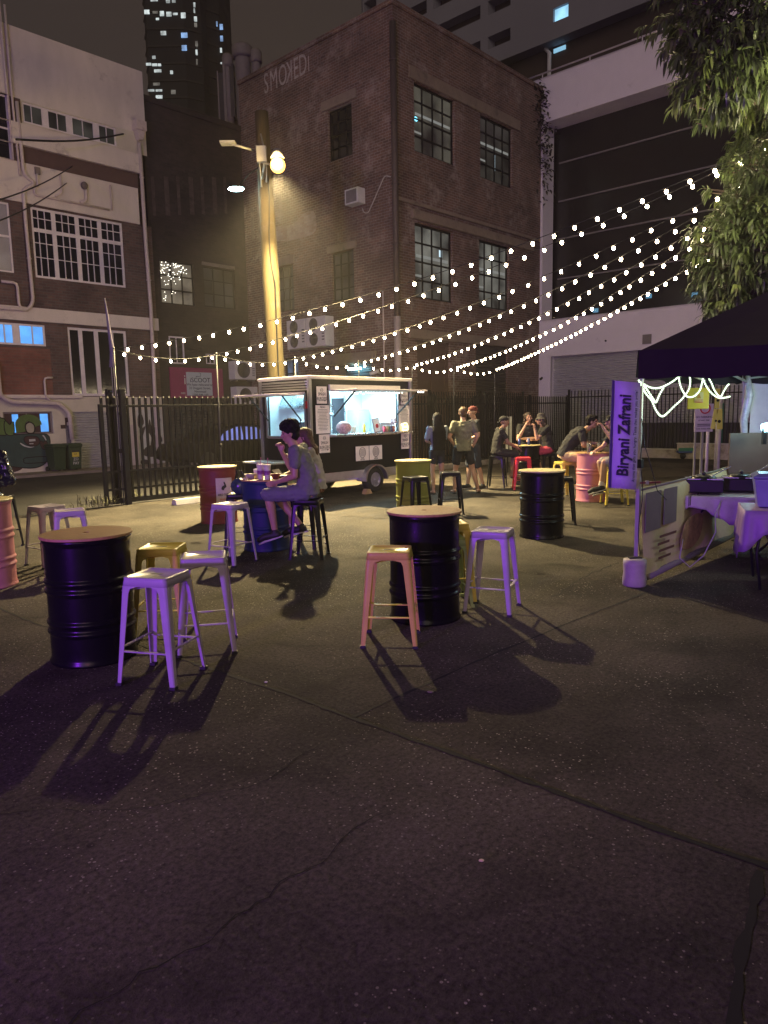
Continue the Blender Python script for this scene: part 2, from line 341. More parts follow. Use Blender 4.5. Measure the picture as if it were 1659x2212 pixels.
crack('pavement_crack', [(360, 1150), (560, 1112), (640, 1104)], .010, .01)
crack('pavement_crack', [(0, 1400), (120, 1382), (210, 1378)], .006, .004)
crack('pavement_crack', [(540, 1470), (620, 1420), (700, 1405)], .003, .01, .05)
# ------------------------------------------------------------------ left building
La = AB(10.3, 23.57)
LB = thing('brick_building', 'old three storey brown brick building with cream bands and white multi-pane windows', 'building', La, YAW)
wins = dict(strip=(-.54, 2.42, 10.5, 11.08), big=(-.55, 2.42, 6.0, 8.09), tri=(.31, 2.32, 2.39, 4.57), blue=(-1.9, -.4, 3.92, 4.57), low=(-1.86, -.38, 1.2, 1.9), sh=(.27, 2.23, 0, 1.88), tall=(-2.6, -1.17, 6.05, 8.07), tall2=(-2.6, -.95, 9.3, 11.13))
allh = list(wins.values())+[(-6.5, -4.6, 6.0, 8.0), (-6.5, -4.6, 9.4, 11.1), (-6.5, -4.6, 2.4, 4.5)]
def band(z0, z1, s1=3.5, m=None, out=.0, s0=-14, mat_=CREAM, name='wall', holes=True):
    mb = MB(); wall(mb, s0, s1, z0, z1, [h for h in allh if h[3] > z0 and h[2] < z1 and holes], d=-out)
    if out: mb.box(s0, s1, -out+.002, 0, z0-.0, z0+.001); mb.box(s0, s1, -out+.002, 0, z1-.001, z1)
    return mb.build(name, mat_, LB)
band(11.12, 13.13, mat_=CREAM, name='parapet')
band(10.45, 11.12, mat_=CREAM2, name='wall'); band(9.8, 10.41, 3.12, mat_=CREAM, out=.12, name='balcony_band')
band(9.31, 9.8, 3.1, mat_=MAROON); band(8.15, 9.31, 3.05, mat_=CREAM, out=.05, name='wall_band'); band(5.07, 8.15, mat_=BRK_L)
band(4.66, 5.07, 3.52, mat_=CREAM, out=.07, name='wall_band'); band(3.86, 4.66, mat_=BRK_L); band(2.36, 3.86, mat_=BRK_L)
band(-.1, 2.36, mat_=CREAM2, name='wall_base'); mb = MB(); mb.box(-14, 3.5, .3, 9, -.1, 13.1); mb.build('building_mass', BRK_L, LB)
mb = MB(); mb.box(-14, -.3, -.014, -.002, 2.42, 3.84); mb.box(-3, -2.0, -.02, -.003, 2.4, 3.84); mb.build('painted_brick_panel', BRK_L2, LB)
mb = MB(); mb.box(-14, .6, -.09, -.016, 2.32, 2.42); mb.build('ledge', CREAM, LB)
mb = MB(); mb.box(2.35, 3.3, .05, .09, 9.8, 10.45); mb.box(-.9, -.6, -.03, 0, 9.3, 11.12); mb.build('brick_panel', BRK_L, LB)
xs = [(.135, .17), (.885, .17), (1.755, .19)]
window(LB, -.54, 2.42, 10.5, 11.08, 1, 1, WHITEP, GLASSG, xs=[(-.27, .02), (.135, .2), (.51, .02), (.885, .2), (1.31, .02), (1.755, .2), (2.1, .02)], zs=[], d=.03)
bx = [(.145, .13), (.89, .13), (1.635, .13)]; bxx = bx+[(x0+k*.205, .022) for x0 in (-.53, .21, .955, 1.70) for k in (1, 2)]
window(LB, -.55, 2.42, 6.0, 8.09, 1, 1, WHITEP, GLASS, xs=bxx, zs=[(7.43, .11), (7.78, .022), (7.05, .022), (6.62, .022)], d=.03, fw=.07)
window(LB, .31, 2.32, 2.39, 4.57, 1, 1, WHITEP, GLASS, xs=[(.74, .13), (1.27, .14), (1.80, .14)], zs=[], d=.04, fw=.08)
window(LB, -1.9, -.4, 3.92, 4.57, 1, 1, WHITEP, BLUEG, xs=[(-1.26, .22), (-.78, .035), (-1.6, .035)], zs=[], d=.02, fw=.06)
window(LB, -2.6, -1.17, 6.05, 8.07, 1, 1, WHITEP, emis('curtain_glass', (.5, .42, .45), .07, var=.5, vscale=3, base=(.2, .18, .19)), xs=[(-1.9, .06)], zs=[(7.1, .06)], d=.03)
window(LB, -2.6, -.95, 9.3, 11.13, 1, 1, WHITEP, GLASS, xs=[(-1.35, .06), (-1.95, .06)], zs=[(10.2, .05)], d=.03)
for h in allh[-3:]: window(LB, *h, 3, 2, WHITEP, GLASS, d=.03)
f = window(LB, -1.86, -.38, 1.2, 1.9, 1, 1, mat('grey_frame', (.22, .18, .17), .6), mat('window_board', (.07, .04, .035), .8), xs=[(-1.15, .03)], zs=[], d=.05, fw=.05, name='low_window')
for a, b in ((-1.58, -1.40), (-.74, -.5)):
    mb = MB(); mb.box(a, b, .07, .085, 1.27, 1.83); mb.build('pane', BLUEG, f)
SHUT = mat('roller_steel', (.42, .42, .43), .45, metal=.3, var=.08, dirt=((.2, .18, .16), 1.2, .6))
def shutter(parent, s0, s1, z0, z1, d=.1, M=IDM, pitch=.075, m=None, name='roller_door'):
    mb = MB(); n = int((z1-z0)/pitch); pts = []
    for i in range(n):
        za = z0+i*pitch; pts += [(d, za), (d-.028, za+pitch*.3), (d-.03, za+pitch*.62), (d-.002, za+pitch*.86)]
    pts.append((d, z1)); vs = [M(s, y, z) for s in (s0, s1) for y, z in pts]; k = len(pts)
    mb.add(vs, [(i, i+1, k+i+1, k+i) for i in range(k-1)]); return mb.build(name, m or SHUT, parent)
shutter(LB, .27, 2.23, -.05, 1.88, pitch=.082)
# pipes on the facade
def pipe(pts, r=.05, m=PIPE, name='drain_pipe', parent=None, M=IDM, n=8):
    mb = MB(); P = [Vector(M(*p)) for p in pts]; q = [P[0]]
    for i in range(1, len(P)-1):
        a, b, c = P[i-1], P[i], P[i+1]; k = min(.12, (b-a).length*.4, (c-b).length*.4)
        q += [b+(a-b).normalized()*k, b+((a+c)/2-b)*0.0+((a-b).normalized()+(c-b).normalized())*k*.25, b+(c-b).normalized()*k]
    q.append(P[-1]); mb.tube(q, r, n); 
    for i in range(len(P)-1):
        L = (P[i+1]-P[i]).length
        for k in range(int(L/1.8)):
            c = P[i].lerp(P[i+1], (k+.6)*1.8/L) if L > 1.2 else None
            if c: d = (P[i+1]-P[i]).normalized(); mb.tube([c-d*.02, c+d*.02], r*1.3, n)
    return mb.build(name, m, parent or LB)
pipe([(3.17, -.13, 10.75), (3.18, -.13, 7.4), (3.2, -.17, 5.3), (3.15, -.17, 2.4), (3.16, -.13, 0.02)], .065)
mb = MB(); mb.box(3.0, 3.38, -.3, -.0, 11.15, 11.45); mb.prism([(3.02, 11.15), (3.36, 11.15), (3.24, 10.85), (3.12, 10.85)], lambda x, z: (x, -.26, z), lambda x, z: (x, -.02, z)); mb.build('rain_head', PIPE, LB, bevel=.01)
pipe([(-.84, -.07, 13.6), (-.84, -.07, 10.8), (-.8, -.07, 8.9)], .035); pipe([(-.98, -.07, 13.7), (-.96, -.07, 9.3)], .03)
pipe([(-.72, -.07, 11), (-.7, -.1, 8.95), (-.45, -.1, 8.8), (-.45, -.1, 8.7), (-.75, -.1, 8.5), (-.75, -.08, 7.6), (-.72, -.08, 5.25), (-.9, -.12, 4.98), (-2.6, -.12, 4.95)], .055)
pipe([(-.9, -.08, 4.97), (-1.15, -.08, 5.05), (-1.15, -.08, 5.75), (-1.6, -.08, 5.75)], .045)
pipe([(-.3, -.1, 9.05), (-.3, -.1, 8.72), (-.42, -.1, 8.6), (-.42, -.1, 8.42), (1.95, -.1, 8.42)], .035)
pipe([(.42, -.1, 9.2), (.42, -.1, 8.62), (.2, -.1, 8.5)], .028); pipe([(1.2, -.1, 8.98), (1.2, -.1, 8.55), (1.0, -.1, 8.46)], .055); pipe([(2.05, -.1, 9.2), (2.05, -.1, 8.42)], .024)
pipe([(-2.2, -.15, 3.6), (-1.95, -.15, 3.35), (-1.95, -.15, 2.4), (-1.65, -.15, 2.2), (-.2, -.15, 2.15), (.1, -.15, 1.85), (.13, -.15, 1.0)], .07)
pipe([(-.32, -.1, 2.95), (-.58, -.1, 2.95), (-.58, -.1, 2.35), (-.4, -.12, 2.2)], .035)
mb = MB(); mb.box(-.35, -.2, -.12, 0, 9.05, 9.25); mb.ball((1.15, -.13, 9.0), (.11, .1, .12)); mb.build('pipe_cowl', CONC, LB)
# painted mural along the base of the wall
GRN = mat('mural_green', (.10, .17, .045), .8, var=.25, vscale=2); TEAL = mat('mural_teal', (.035, .07, .06), .8, var=.25, vscale=2); MBLK = mat('mural_black', (.012, .01, .012), .8)
MWH = mat('mural_white', (.5, .52, .48), .8); MBRN = mat('mural_brown', (.06, .03, .027), .8, var=.2)
def blob(pts, n=4):
    out = []; k = len(pts)
    for i in range(k):
        p0, p1, p2, p3 = [pts[(i+j-1) % k] for j in range(4)]
        for q in range(n):
            t = q/n; out.append(tuple(.5*((2*p1[c])+(-p0[c]+p2[c])*t+(2*p0[c]-5*p1[c]+4*p2[c]-p3[c])*t*t+(-p0[c]+3*p1[c]-3*p2[c]+p3[c])*t**3) for c in (0, 1)))
    return out
def paint(pts, y, m, smooth=4, parent=None, name='mural_patch', outline=.03, M=IDM):
    p = blob(pts, smooth) if smooth else pts
    mb = MB(); mb.prism(p, lambda a, b: M(a, y-.003, b), lambda a, b: M(a, y, b)); mb.build(name, m, parent or LB)
    if outline:
        cx = sum(a for a, b in p)/len(p); cz = sum(b for a, b in p)/len(p); q = []
        for i in range(len(p)):
            a, b, c = Vector(p[i-1]), Vector(p[i]), Vector(p[(i+1) % len(p)]); d = (c-a); nn = Vector((d.y, -d.x))
            nn = nn.normalized() if nn.length > 1e-6 else Vector((0, 0))
            if nn.dot(b-Vector((cx, cz))) < 0: nn = -nn
            q.append(tuple(b+nn*outline))
        mb = MB(); mb.prism(q, lambda a, b: M(a, y, b), lambda a, b: M(a, y+.003, b)); mb.build(name, MBLK, parent or LB)
paint([(-2.6, .35), (-2.0, .3), (-1.2, .17), (-.8, .25), (-.62, .5), (-.55, 1.1), (-.9, 1.2), (-1.7, 1.2), (-2.6, 1.25)], -.012, TEAL)
paint([(-1.3, .33), (-.72, .33), (-.66, .42), (-.75, .48), (-1.3, .47), (-1.36, .4)], -.026, TEAL)
paint([(-2.7, 1.25), (-1.98, 1.22), (-1.83, 1.25), (-1.83, 1.65), (-1.95, 1.72), (-2.1, 1.86), (-2.3, 1.8), (-2.7, 1.7)], -.02, GRN)
mm = [(-1.83, 1.27), (-1.62, 1.22), (-1.6, 1.6), (-1.7, 1.5), (-1.83, 1.62)]; paint(mm, -.028, GRN, 3)
def arch_patch(cx, cz, r0, r1, y, m):
    o = [(cx+r1*1.25*math.cos(t), cz+r1*math.sin(t)) for t in [R(k) for k in range(0, 181, 15)]]; i_ = [(cx+r0*math.cos(t), cz+r0*math.sin(t)) for t in [R(k) for k in range(180, -1, -15)]]
    mb = MB(); mb.prism(o+[(cx-r1*1.2, cz-.25), (cx-r0, cz-.2)]+i_+[(cx+r0, cz-.1)], lambda a, b: (a, y-.003, b), lambda a, b: (a, y, b)); mb.build('mural_patch', m, LB)
arch_patch(-1.12, 1.5, .11, .32, .035, GRN)
paint([(-1.17, 1.28), (-1.0, 1.27), (-.97, 1.46), (-1.08, 1.56), (-1.2, 1.48)], .03, mat('mural_cream', (.38, .36, .27), .8), outline=.04)
paint([(-1.25, 1.13), (-.95, 1.12), (-.85, 1.0), (-.93, .87), (-1.15, .86), (-1.3, 1.0)], -.022, MBRN, outline=.025)
paint([(-1.17, 1.05), (-.98, 1.06), (-.98, .99), (-1.17, .98)], -.03, MWH, 0, outline=0); paint([(-1.17, .93), (-1.05, .93), (-1.05, .9), (-1.17, .9)], -.03, MWH, 0, outline=0)
paint([(-.84, .95), (-.79, .98), (-.74, .93), (-.69, .98), (-.63, .93), (-.64, .84), (-.74, .72), (-.82, .84)], -.024, MBRN, 3, outline=.02)
paint([(-1.42, .95), (-1.3, .87), (-1.15, .82), (-1.02, .82), (-1.15, .79), (-1.33, .84), (-1.44, .93)], -.022, MWH, 3, outline=0)
paint([(-.75, 1.15), (-.7, 1.08), (-.66, 1.0), (-.64, 1.02), (-.68, 1.12), (-.72, 1.17)], -.022, MWH, 3, outline=0)
paint([(-2.0, .5), (-1.85, .42), (-1.6, .3), (-1.42, .22), (-1.5, .12), (-1.75, .06), (-2.0, .1)], -.009, MBRN, 3, outline=0)
paint([(-.15, 1.35), (.05, 1.35), (.05, 1.55), (.25, 1.55), (.25, 1.7), (-.0, 1.7), (-.0, 1.47), (-.15, 1.47)], -.008, MBRN, 0, outline=0)
paint([(.0, .85), (.15, .85), (.15, 1.45), (.0, 1.45)], -.008, mat('mural_grey', (.15, .14, .16), .8, var=.5, vscale=9), 0, outline=0)
# black and white art panel by the gate
paint([(2.5, .0), (3.48, .0), (3.48, 1.92), (2.5, 1.92)], -.006, MWH, 0, outline=0, name='art_panel')
for pts in ([(2.75, .3), (3.1, .28), (3.2, .5), (3.05, .68), (2.78, .62), (2.65, .45)], [(2.95, .65), (3.0, .95), (2.9, 1.2), (2.98, 1.6), (3.06, 1.2), (3.2, .9), (3.1, .62)],
            [(2.55, 1.3), (2.75, 1.45), (2.7, 1.75), (2.6, 1.8), (2.52, 1.6)], [(3.1, 1.1), (3.3, 1.25), (3.4, 1.6), (3.25, 1.5), (3.15, 1.3)], [(2.6, .85), (2.72, 1.1), (2.8, 1.35), (2.66, 1.25), (2.56, 1.0)],
            [(3.2, .1), (3.42, .15), (3.42, .45), (3.28, .6), (3.2, .35)], [(2.55, .05), (2.9, .03), (2.85, .15), (2.6, .2)], [(3.25, .75), (3.42, .8), (3.38, 1.0), (3.26, .95)]):
    paint(pts, -.012, mat('mural_soot', (.03, .022, .022), .8), 3, outline=0)
paint([(3.3, .62), (3.38, .62), (3.38, .74), (3.3, .74)], -.016, mat('mural_red', (.4, .02, .03), .7), 3, outline=0)
mb = MB(); mb.box(1.86, 2.44, -.14, -.05, 0, 1.42); tag(mb.build('leaning_sheet', mat('cupboard_white', (.5, .44, .42), .6), loc=La, rot=YAW, bevel=.01), 'plain white sheet leaning on the wall beside the roller door', 'sheet')
# ------------------------------------------------------------------ dark building in the alley
Da = AB(17.9, 23.75)
DB = thing('dark_building', 'dark brick warehouse at the back of the street with one fairy lit window', 'building', Da, YAW)
dh = [(-3.75, -2.4, 5.66, 7.15), (-1.98, -.58, 5.7, 7.15), (-3.57, -2.96, 3.56, 4.53), (-2.05, -1.66, 3.6, 3.97)]
mb = MB(); wall(mb, -4.1, .0, -.1, 12.3, dh); mb.box(-4.1, 0, .25, 6, 0, 12.28); mb.box(-4.1, 0, -.04, .25, 12.3, 12.5); mb.build('wall', BRK_D, DB)
f = window(DB, *dh[0], 3, 3, BRACK, emis('warm_room', (.42, .36, .25), .28, var=.75, vscale=1.6), d=.06, fw=.04, mw=.045)
mb = MB(); rnd = random.Random(3)
for k in range(75):
    x = rnd.uniform(-3.7, -2.75) if rnd.random() < .75 else rnd.uniform(-3.7, -2.95); z = 5.72+(rnd.random()**.6)*1.38
    if rnd.random() < .35: z = rnd.uniform(6.7, 7.1); x = rnd.uniform(-3.7, -2.5)
    mb.ball((x, .05, z), .013, 5, 3)
mb.build('fairy_lights', emis('fairy_white', (1, .95, .8), 6), f)
window(DB, *dh[1], 3, 3, BRACK, GLASSG, d=.06, fw=.05, mw=.045); window(DB, *dh[2], 2, 1, WHITEP, GLASS, d=.0, fw=.05); window(DB, *dh[3], 2, 1, WHITEP, GLASS, d=.0, fw=.04)
mb = MB(); mb.box(-2.03, -.58, -.05, -.002, 7.18, 7.3); mb.build('lintel', CONC, DB)
shutter(DB, -3.6, -1.8, 0, 1.95, d=-.02, m=mat('dark_louvre', (.04, .042, .045), .5), pitch=.1, name='louvre_door')
S = thing('shop_sign', 'faded magenta shop sign with a white notice pasted over it', 'sign', Da, YAW)
mb = MB(); mb.box(-3.66, -1.4, -.09, -.04, 2.34, 3.43); mb.build('board', mat('magenta_board', (.26, .015, .10), .5, var=.1, dirt=((.2, .02, .09), 1.5, .6)), S)
mb = MB(); mb.box(-3.0, -1.9, -.104, -.094, 2.42, 3.27); mb.build('notice', mat('notice_paper', (.5, .56, .56), .6, var=.05), S)
INK = mat('ink_black', (.015, .015, .018), .6); WINK = mat('ink_white', (.6, .6, .6), .6)
text('iSCOOT', .24, INK, (1, 0, 0), (0, 0, 1), (-2.42, -.107, 2.98), S)
text('We have relocated to\n32 Doggett Street,\nNewstead\n1300 948 100', .125, INK, (1, 0, 0), (0, 0, 1), (-2.44, -.107, 2.63), S)
text('i', .5, WINK, (1, 0, 0), (0, 0, 1), (-3.06, -.093, 2.98), S); text('0481', .1, WINK, (1, 0, 0), (0, 0, 1), (-3.15, -.093, 2.5), S)
mb = MB(); mb.tube([(-2.6, -.108, 3.12), (-2.4, -.108, 3.12), (-2.38, -.108, 3.24), (-2.43, -.108, 3.24)], .008, 5); mb.build('logo', INK, S)
# air conditioners
ACW = mat('ac_white', (.66, .65, .6), .5, var=.06, dirt=((.3, .27, .23), 3, .6)); ACG = mat('ac_grille', (.12, .12, .12), .6)
def ac(loc, rz, w, h, d, fans, label, vertical=False, group='air conditioner outdoor units'):
    t = thing('air_conditioner', label, 'air conditioner', loc, rz, group)
    mb = MB(); mb.box(0, w, -d, 0, 0, h); mb.build('casing', ACW, t, bevel=.015)
    for k in range(fans):
        cx, cz = (w*.4, h*(k+.5)/fans) if vertical else (w*.42, h*.5); r = min(w*.36, h/(fans if vertical else 1)*.42)
        g_ = MB(); g_.lathe([(r, 0), (r, .012), (r*.9, .014), (r*.9, .004), (.02, .004)], 24)
        for q in range(1, 5): g_.lathe([(r*.2*q, .006), (r*.2*q, .016), (r*.2*q-.006, .016), (r*.2*q-.006, .006)], 20)
        for q in range(6): a = q*math.pi/6; g_.bar((-r*math.cos(a), -r*math.sin(a), .012), (r*math.cos(a), r*math.sin(a), .012), .006)
        o = g_.build('fan_grille', ACG, t, loc=(cx, -d-.002, cz)); o.rotation_euler = (R(90), 0, 0)
    mb = MB(); [mb.box(w*.82, w*.95, -d-.004, -d+.002, h*(.2+.1*q), h*(.24+.1*q)) for q in range(5)]; mb.build('vent_slots', ACG, t)
    mb = MB(); mb.box(.08, .12, -d*1.0, .15, -.06, -.005); mb.box(w-.12, w-.08, -d, .15, -.06, -.005); mb.build('bracket', ALU, t)
    return t
ac(AB(17.9-1.1, 23.7, 3.03), YAW, 1.0, .7, .4, 1, 'single fan air conditioner on the dark wall, above another one')
ac(AB(17.9-1.05, 23.7, 2.1), YAW, 1.0, .66, .4, 1, 'single fan air conditioner on the dark wall, just below another one')
# ------------------------------------------------------------------ red brick warehouse
Ca = AB(17.9, 15.96)
CB = thing('brick_warehouse', 'tall red brick warehouse with steel windows and painted letters along its top', 'building', Ca, YAW)
ha = [(.97, 3.1, 9.97, 12.07), (4.58, 6.66, 9.93, 12.07), (.93, 2.95, 5.4, 7.78), (4.5, 6.46, 5.42, 7.8), (.97, 2.76, -.1, 4.03), (4.29, 6.36, -.1, 4.07)]
hb = [(1.84, 2.98, 10.08, 11.7), (1.9, 3.0, 5.5, 7.12), (5.02, 6.08, 5.46, 7.08), (4.92, 5.74, 2.6, 3.76), (1.17, 3.24, -.1, 3.3)]
mb = MB(); wall(mb, 0, 8.75, -.1, 13.95, ha); wall(mb, 0, 7.8, -.1, 13.95, hb, BDM)
mb.box(.3, 8.75, .3, 7.9, -.1, 13.9); mb.box(-.06, 8.8, -.06, 7.8, 13.95, 14.1); mb.build('wall', BRK_R, CB)
LIN = mat('painted_lintel', (.25, .2, .15), .8, var=.2, vscale=3, dirt=((.12, .1, .08), 1.5, .55))
for q_ in ((.72, 7.1, -.05, -.002, 12.1, 12.46), (.75, 8.05, -.12, -.002, 7.86, 8.14), (.55, 7.0, -.1, -.002, 4.08, 4.37), (-.05, -.002, 1.6, 3.25, 11.75, 12.05), (-.12, -.002, .92, 4.03, 3.35, 3.7), (-.05, -.002, 1.75, 3.15, 7.13, 7.35), (-.05, -.002, 4.9, 6.2, 7.1, 7.4)):
    mb = MB(); mb.box(*q_); mb.build('lintel', LIN, CB)
mb = MB(); mb.box(0, 8.6, -.06, -.002, 8.3, 8.4); mb.build('string_course', LIN, CB)
RG = emis('office_glass', (.55, .52, .4), .085, var=.95, vscale=.9, base=(.03, .03, .03)); RG2 = emis('office_glass_lit', (.55, .55, .48), .17, var=.95, vscale=.8, base=(.03, .03, .03))
for h, m in zip(ha[:4], (RG, GLASSG, RG2, RG2)):
    f = window(CB, *h, 4, 4, BRACK, m, d=.1, fw=.07, mw=.055)
    s0, s1, z0, z1 = h; cl = MB(); cl.box(s0+.2, s1-.1, .13, .135, z0+(z1-z0)*.56, z0+(z1-z0)*.60); cl.box(s0+.1, s0+.5, .13, .135, z0+(z1-z0)*.3, z0+(z1-z0)*.33); cl.build('ceiling_lamp', emis('office_lamp', (.8, .85, .8), .22), f)
mb = MB(); mb.ball((1.2, .12, 11.02), (.09, .01, .07)); mb.build('blue_lamp', emis('cyan_spot', (.2, .75, 1), 2.5), CB)
mb = MB(); mb.box(5.62, 5.68, .12, .13, 10.4, 10.95); mb.box(2.35, 2.5, .12, .13, 6.9, 7.12); mb.build('lit_strip', emis('pale_strip', (.6, .8, .9), 1.2), CB)
for h, m in zip(hb[:4], (GLASS, GLASSG, GLASSG, emis('blue_dim', (.15, .3, .6), .25, var=.8))): window(CB, *h, 3 if h[2] > 4 else 2, 4 if h[2] > 4 else 2, BRACK, m, BDM, d=.1, fw=.06, mw=.05)
mb = MB(); [mb.box(s, s+.14, .08, .12, 0, 4.0) for s in (.99, 1.8, 2.6)]; [mb.box(.99, 2.74, .07, .12, z, z+.1) for z in (2.2, 3.05, 3.9)]; mb.box(1.0, 2.74, .12, .15, 0, 4.0); mb.build('timber_door', mat('brown_door', (.10, .06, .05), .6, var=.15, stretch=(8, 8, 1)), CB)
shutter(CB, 4.29, 6.36, 0, 4.07, d=.08, m=mat('dark_shutter', (.05, .042, .042), .6), pitch=.12)
shutter(CB, 1.17, 2.5, 0, 3.3, d=.1, M=BDM, m=mat('blind_blue', (.1, .14, .17), .35, metal=.3), pitch=.1, name='roller_blind')
mb = MB(); mb.box(.1, .13, 2.5, 3.24, 0, 3.3); mb.build('door_panel', CONC, CB)
mb = MB(); mb.box(-.16, -.1, 1.55, 2.15, 3.12, 3.2); mb.build('lamp_tube', emis('tube_cyan', (.4, .9, 1), 14), CB)
pipe([(-.09, -.09, 13.4), (-.09, -.09, 4.7)], .1, mat('dark_pipe', (.08, .06, .055), .6), parent=CB); pipe([(-.09, -.09, 4.7), (-.09, -.09, 0)], .115, mat('pale_pipe', (.42, .36, .34), .5), parent=CB)
pipe([(-.05, .55, 5.6), (-.05, .55, .5)], .025, PIPE, parent=CB); pipe([(-.03, .15, 9.0), (-.03, .4, 9.1), (-.03, 1.15, 8.1), (-.03, 1.35, 8.15), (-.03, 1.42, 8.3)], .018, mat('pale_cable', (.45, .42, .38), .6), parent=CB)
mb = MB(); mb.box(-.3, -.003, 5.98-2.26, 5.98, 7.97, 8.6); 
pt = MB(); pp = blob([(3.75, 8.0), (4.6, 7.9), (5.5, 7.95), (6.0, 8.1), (5.9, 8.5), (5.0, 8.45), (4.3, 8.7), (3.8, 8.65)]); pt.prism(pp, lambda a, b: (-.004, a, b), lambda a, b: (-.001, a, b)); pt.build('paint_ghost', brick('ghost_brick', (.32, .25, .23), (.22, .14, .12), (.24, .2, .18), pale=.12, bump=.4), CB)
LET = mat('faded_white_paint', (.42, .38, .34), .85, var=.35, vscale=5); LET2 = mat('more_faded_paint', (.17, .125, .11), .85, var=.5, vscale=4)
for ch, y, m_, mir in zip('SMOKED', (6.15, 5.72, 5.22, 4.86, 4.5, 4.14), [LET]*6, (0, 0, 0, 1, 0, 0)):
    text(ch, .98, m_, (0, -1, 0), (0, 0, 1), (-.006, y, 13.5), CB, xs=.6, mirror=bool(mir), ext=.003)
for ch, y in (('I', 3.84), ('O', 3.5), ('c', 3.2), ('U', 1.62), ('G', 1.3), ('E', 1.0)): text(ch, .7, LET2 if ch != 'I' else LET, (0, -1, 0), (0, 0, 1), (-.006, y, 13.45), CB, xs=.6, ext=.003)
t = thing('wall_box', 'small pale equipment box high on the brick wall', 'wall box', Ca, YAW); mb = MB(); mb.box(-.35, -.003, 1.3, 1.9, 8.42, 8.9); mb.build('casing', ACW, t, bevel=.01); mb = MB(); mb.box(-.356, -.35, 1.36, 1.84, 8.47, 8.85); mb.build('front_grille', mat('grey_mesh', (.2, .18, .17), .7), t)
for k, s in enumerate((5.0, 3.95)): ac(AB(17.9, 15.96+s, 4.0), YAW-R(90), 1.0, 1.02, .42, 2, ('left' if k == 0 else 'right')+' one of two tall twin fan air conditioners on the brick wall', True)
t = thing('security_camera', 'white bullet camera on the brick wall beside the cyan lit doorway', 'security camera', Ca, YAW); mb = MB(); mb.tube([(-.02, .75, 2.95), (-.2, .75, 3.0)], .03, 8); mb.build('arm', ACW, t); mb = MB(); mb.tube([(-.15, .7, 3.03), (-.38, .9, 2.93)], .06, 10); mb.build('camera_body', ACW, t)
for k, (y, z0, z1) in enumerate(((6.9, 8.2, 9.9), (6.5, 8.1, 9.7), (6.1, 8.8, 10.0), (5.6, 9.0, 9.6), (7.3, 8.3, 9.5))):
    mb = MB(); mb.box(-.004, -.001, y-.09, y+.09, z0, z1); mb.build('paint_ghost', LET2, CB)
for k in range(7):
    mb = MB(); mb.box(-3.9+k*.5, -3.78+k*.5+.06*(k % 2), -.004, -.001, 8.6+.1*k, 9.9+.1*k); mb.build('paint_ghost', mat('ghost_dark', (.075, .062, .054), .9, var=.5, vscale=4), DB)
# vine on the far corner
def leafmesh(mb, c, d, l, w, droop=.3, mi=0, up=Vector((0, 0, 1))):
    d = d.normalized(); s = d.cross(up); s = s.normalized() if s.length > .05 else Vector((1, 0, 0)); n = s.cross(d)
    p1 = c+d*l*.35+n*.02*l; p2 = c+d*l*.7-Vector((0, 0, droop*l*.25)); p3 = c+d*l-Vector((0, 0, droop*l))
    mb.add([c, p1+s*w*.5, p1-n*w*.12, p1-s*w*.5, p2+s*w*.42, p2-n*w*.1, p2-s*w*.42, p3], [(0, 1, 2), (0, 2, 3), (1, 4, 5, 2), (2, 5, 6, 3), (4, 7, 5), (5, 7, 6)], mi, True)
LEAFD = mat('vine_leaf', (.022, .018, .014), .7, var=.4)
mb = MB(); rnd = random.Random(5)
for k in range(520):
    z = rnd.triangular(9.5, 14.2, 13.9); w = .15+.35*max(0, (z-9.5)/4.5)
    leafmesh(mb, Vector((8.75+rnd.gauss(0, w*.8), -.1+rnd.gauss(0, .12), z)), Vector((rnd.uniform(-1, 1), rnd.uniform(-1, .2), rnd.uniform(-1, .5))), .16, .09)
tag(mb.build('wall_vine', LEAFD, loc=Ca, rot=YAW), 'straggly vine hanging over the top right corner of the brick warehouse', 'vine')
# pale rooftop vents above the warehouse
for k, (u0, u1, vt, vb, lab) in enumerate(((482, 500, 118, 220, 'leftmost round topped white rooftop flue, the lowest of three'), (506, 540, 98, 215, 'middle and tallest of three round topped white rooftop flues'), (542, 562, 108, 215, 'rightmost round topped white rooftop flue next to the painted letters'))):
    p = aty((u0+u1)/2, vt, 32); q = aty((u0+u1)/2, vb, 32); r = (aty(u1, vt, 32)-aty(u0, vt, 32)).length/2
    t = thing('roof_flue', lab, 'roof flue', (p.x, 32, q.z-2.2), 0, 'pale flues on the roof behind'); hgt = p.z-q.z+2.2; m_ = mat('flue_paint', (.22, .19, .17), .7, var=.1)
    mb = MB(); mb.lathe([(r, 0), (r, hgt-.55), (r*1.02, hgt-.5)], 20); mb.build('stack', m_, t); mb = MB(); mb.lathe([(r*1.3, hgt-.5), (r*1.35, hgt-.4), (r*1.35, hgt-.12), (r*1.0, hgt), (.02, hgt+.03)], 20); mb.build('cowl', m_, t)
    if k < 2:
        mb = MB(); mb.box(-r*2.2, -r*1.15, -.15, .15, hgt*.35, hgt-.75); mb.build('duct', DARKREC, t); mb = MB(); mb.box(-r*2.5, -r*2.2, -.2, .2, .2, hgt-.7); mb.build('duct_frame', m_, t)
mb = MB(); mb.box(0, 3.8, 0, 6, 0, 14.2); tag(mb.build('rooftop_block', mat('dim_brown_wall', (.07, .058, .05), .9, var=.2), loc=aty(478, 300, 33)*1.0-Vector((0, 0, aty(478, 300, 33).z)), rot=0), 'plain brown block behind the dark warehouse under the pale flues', 'building')
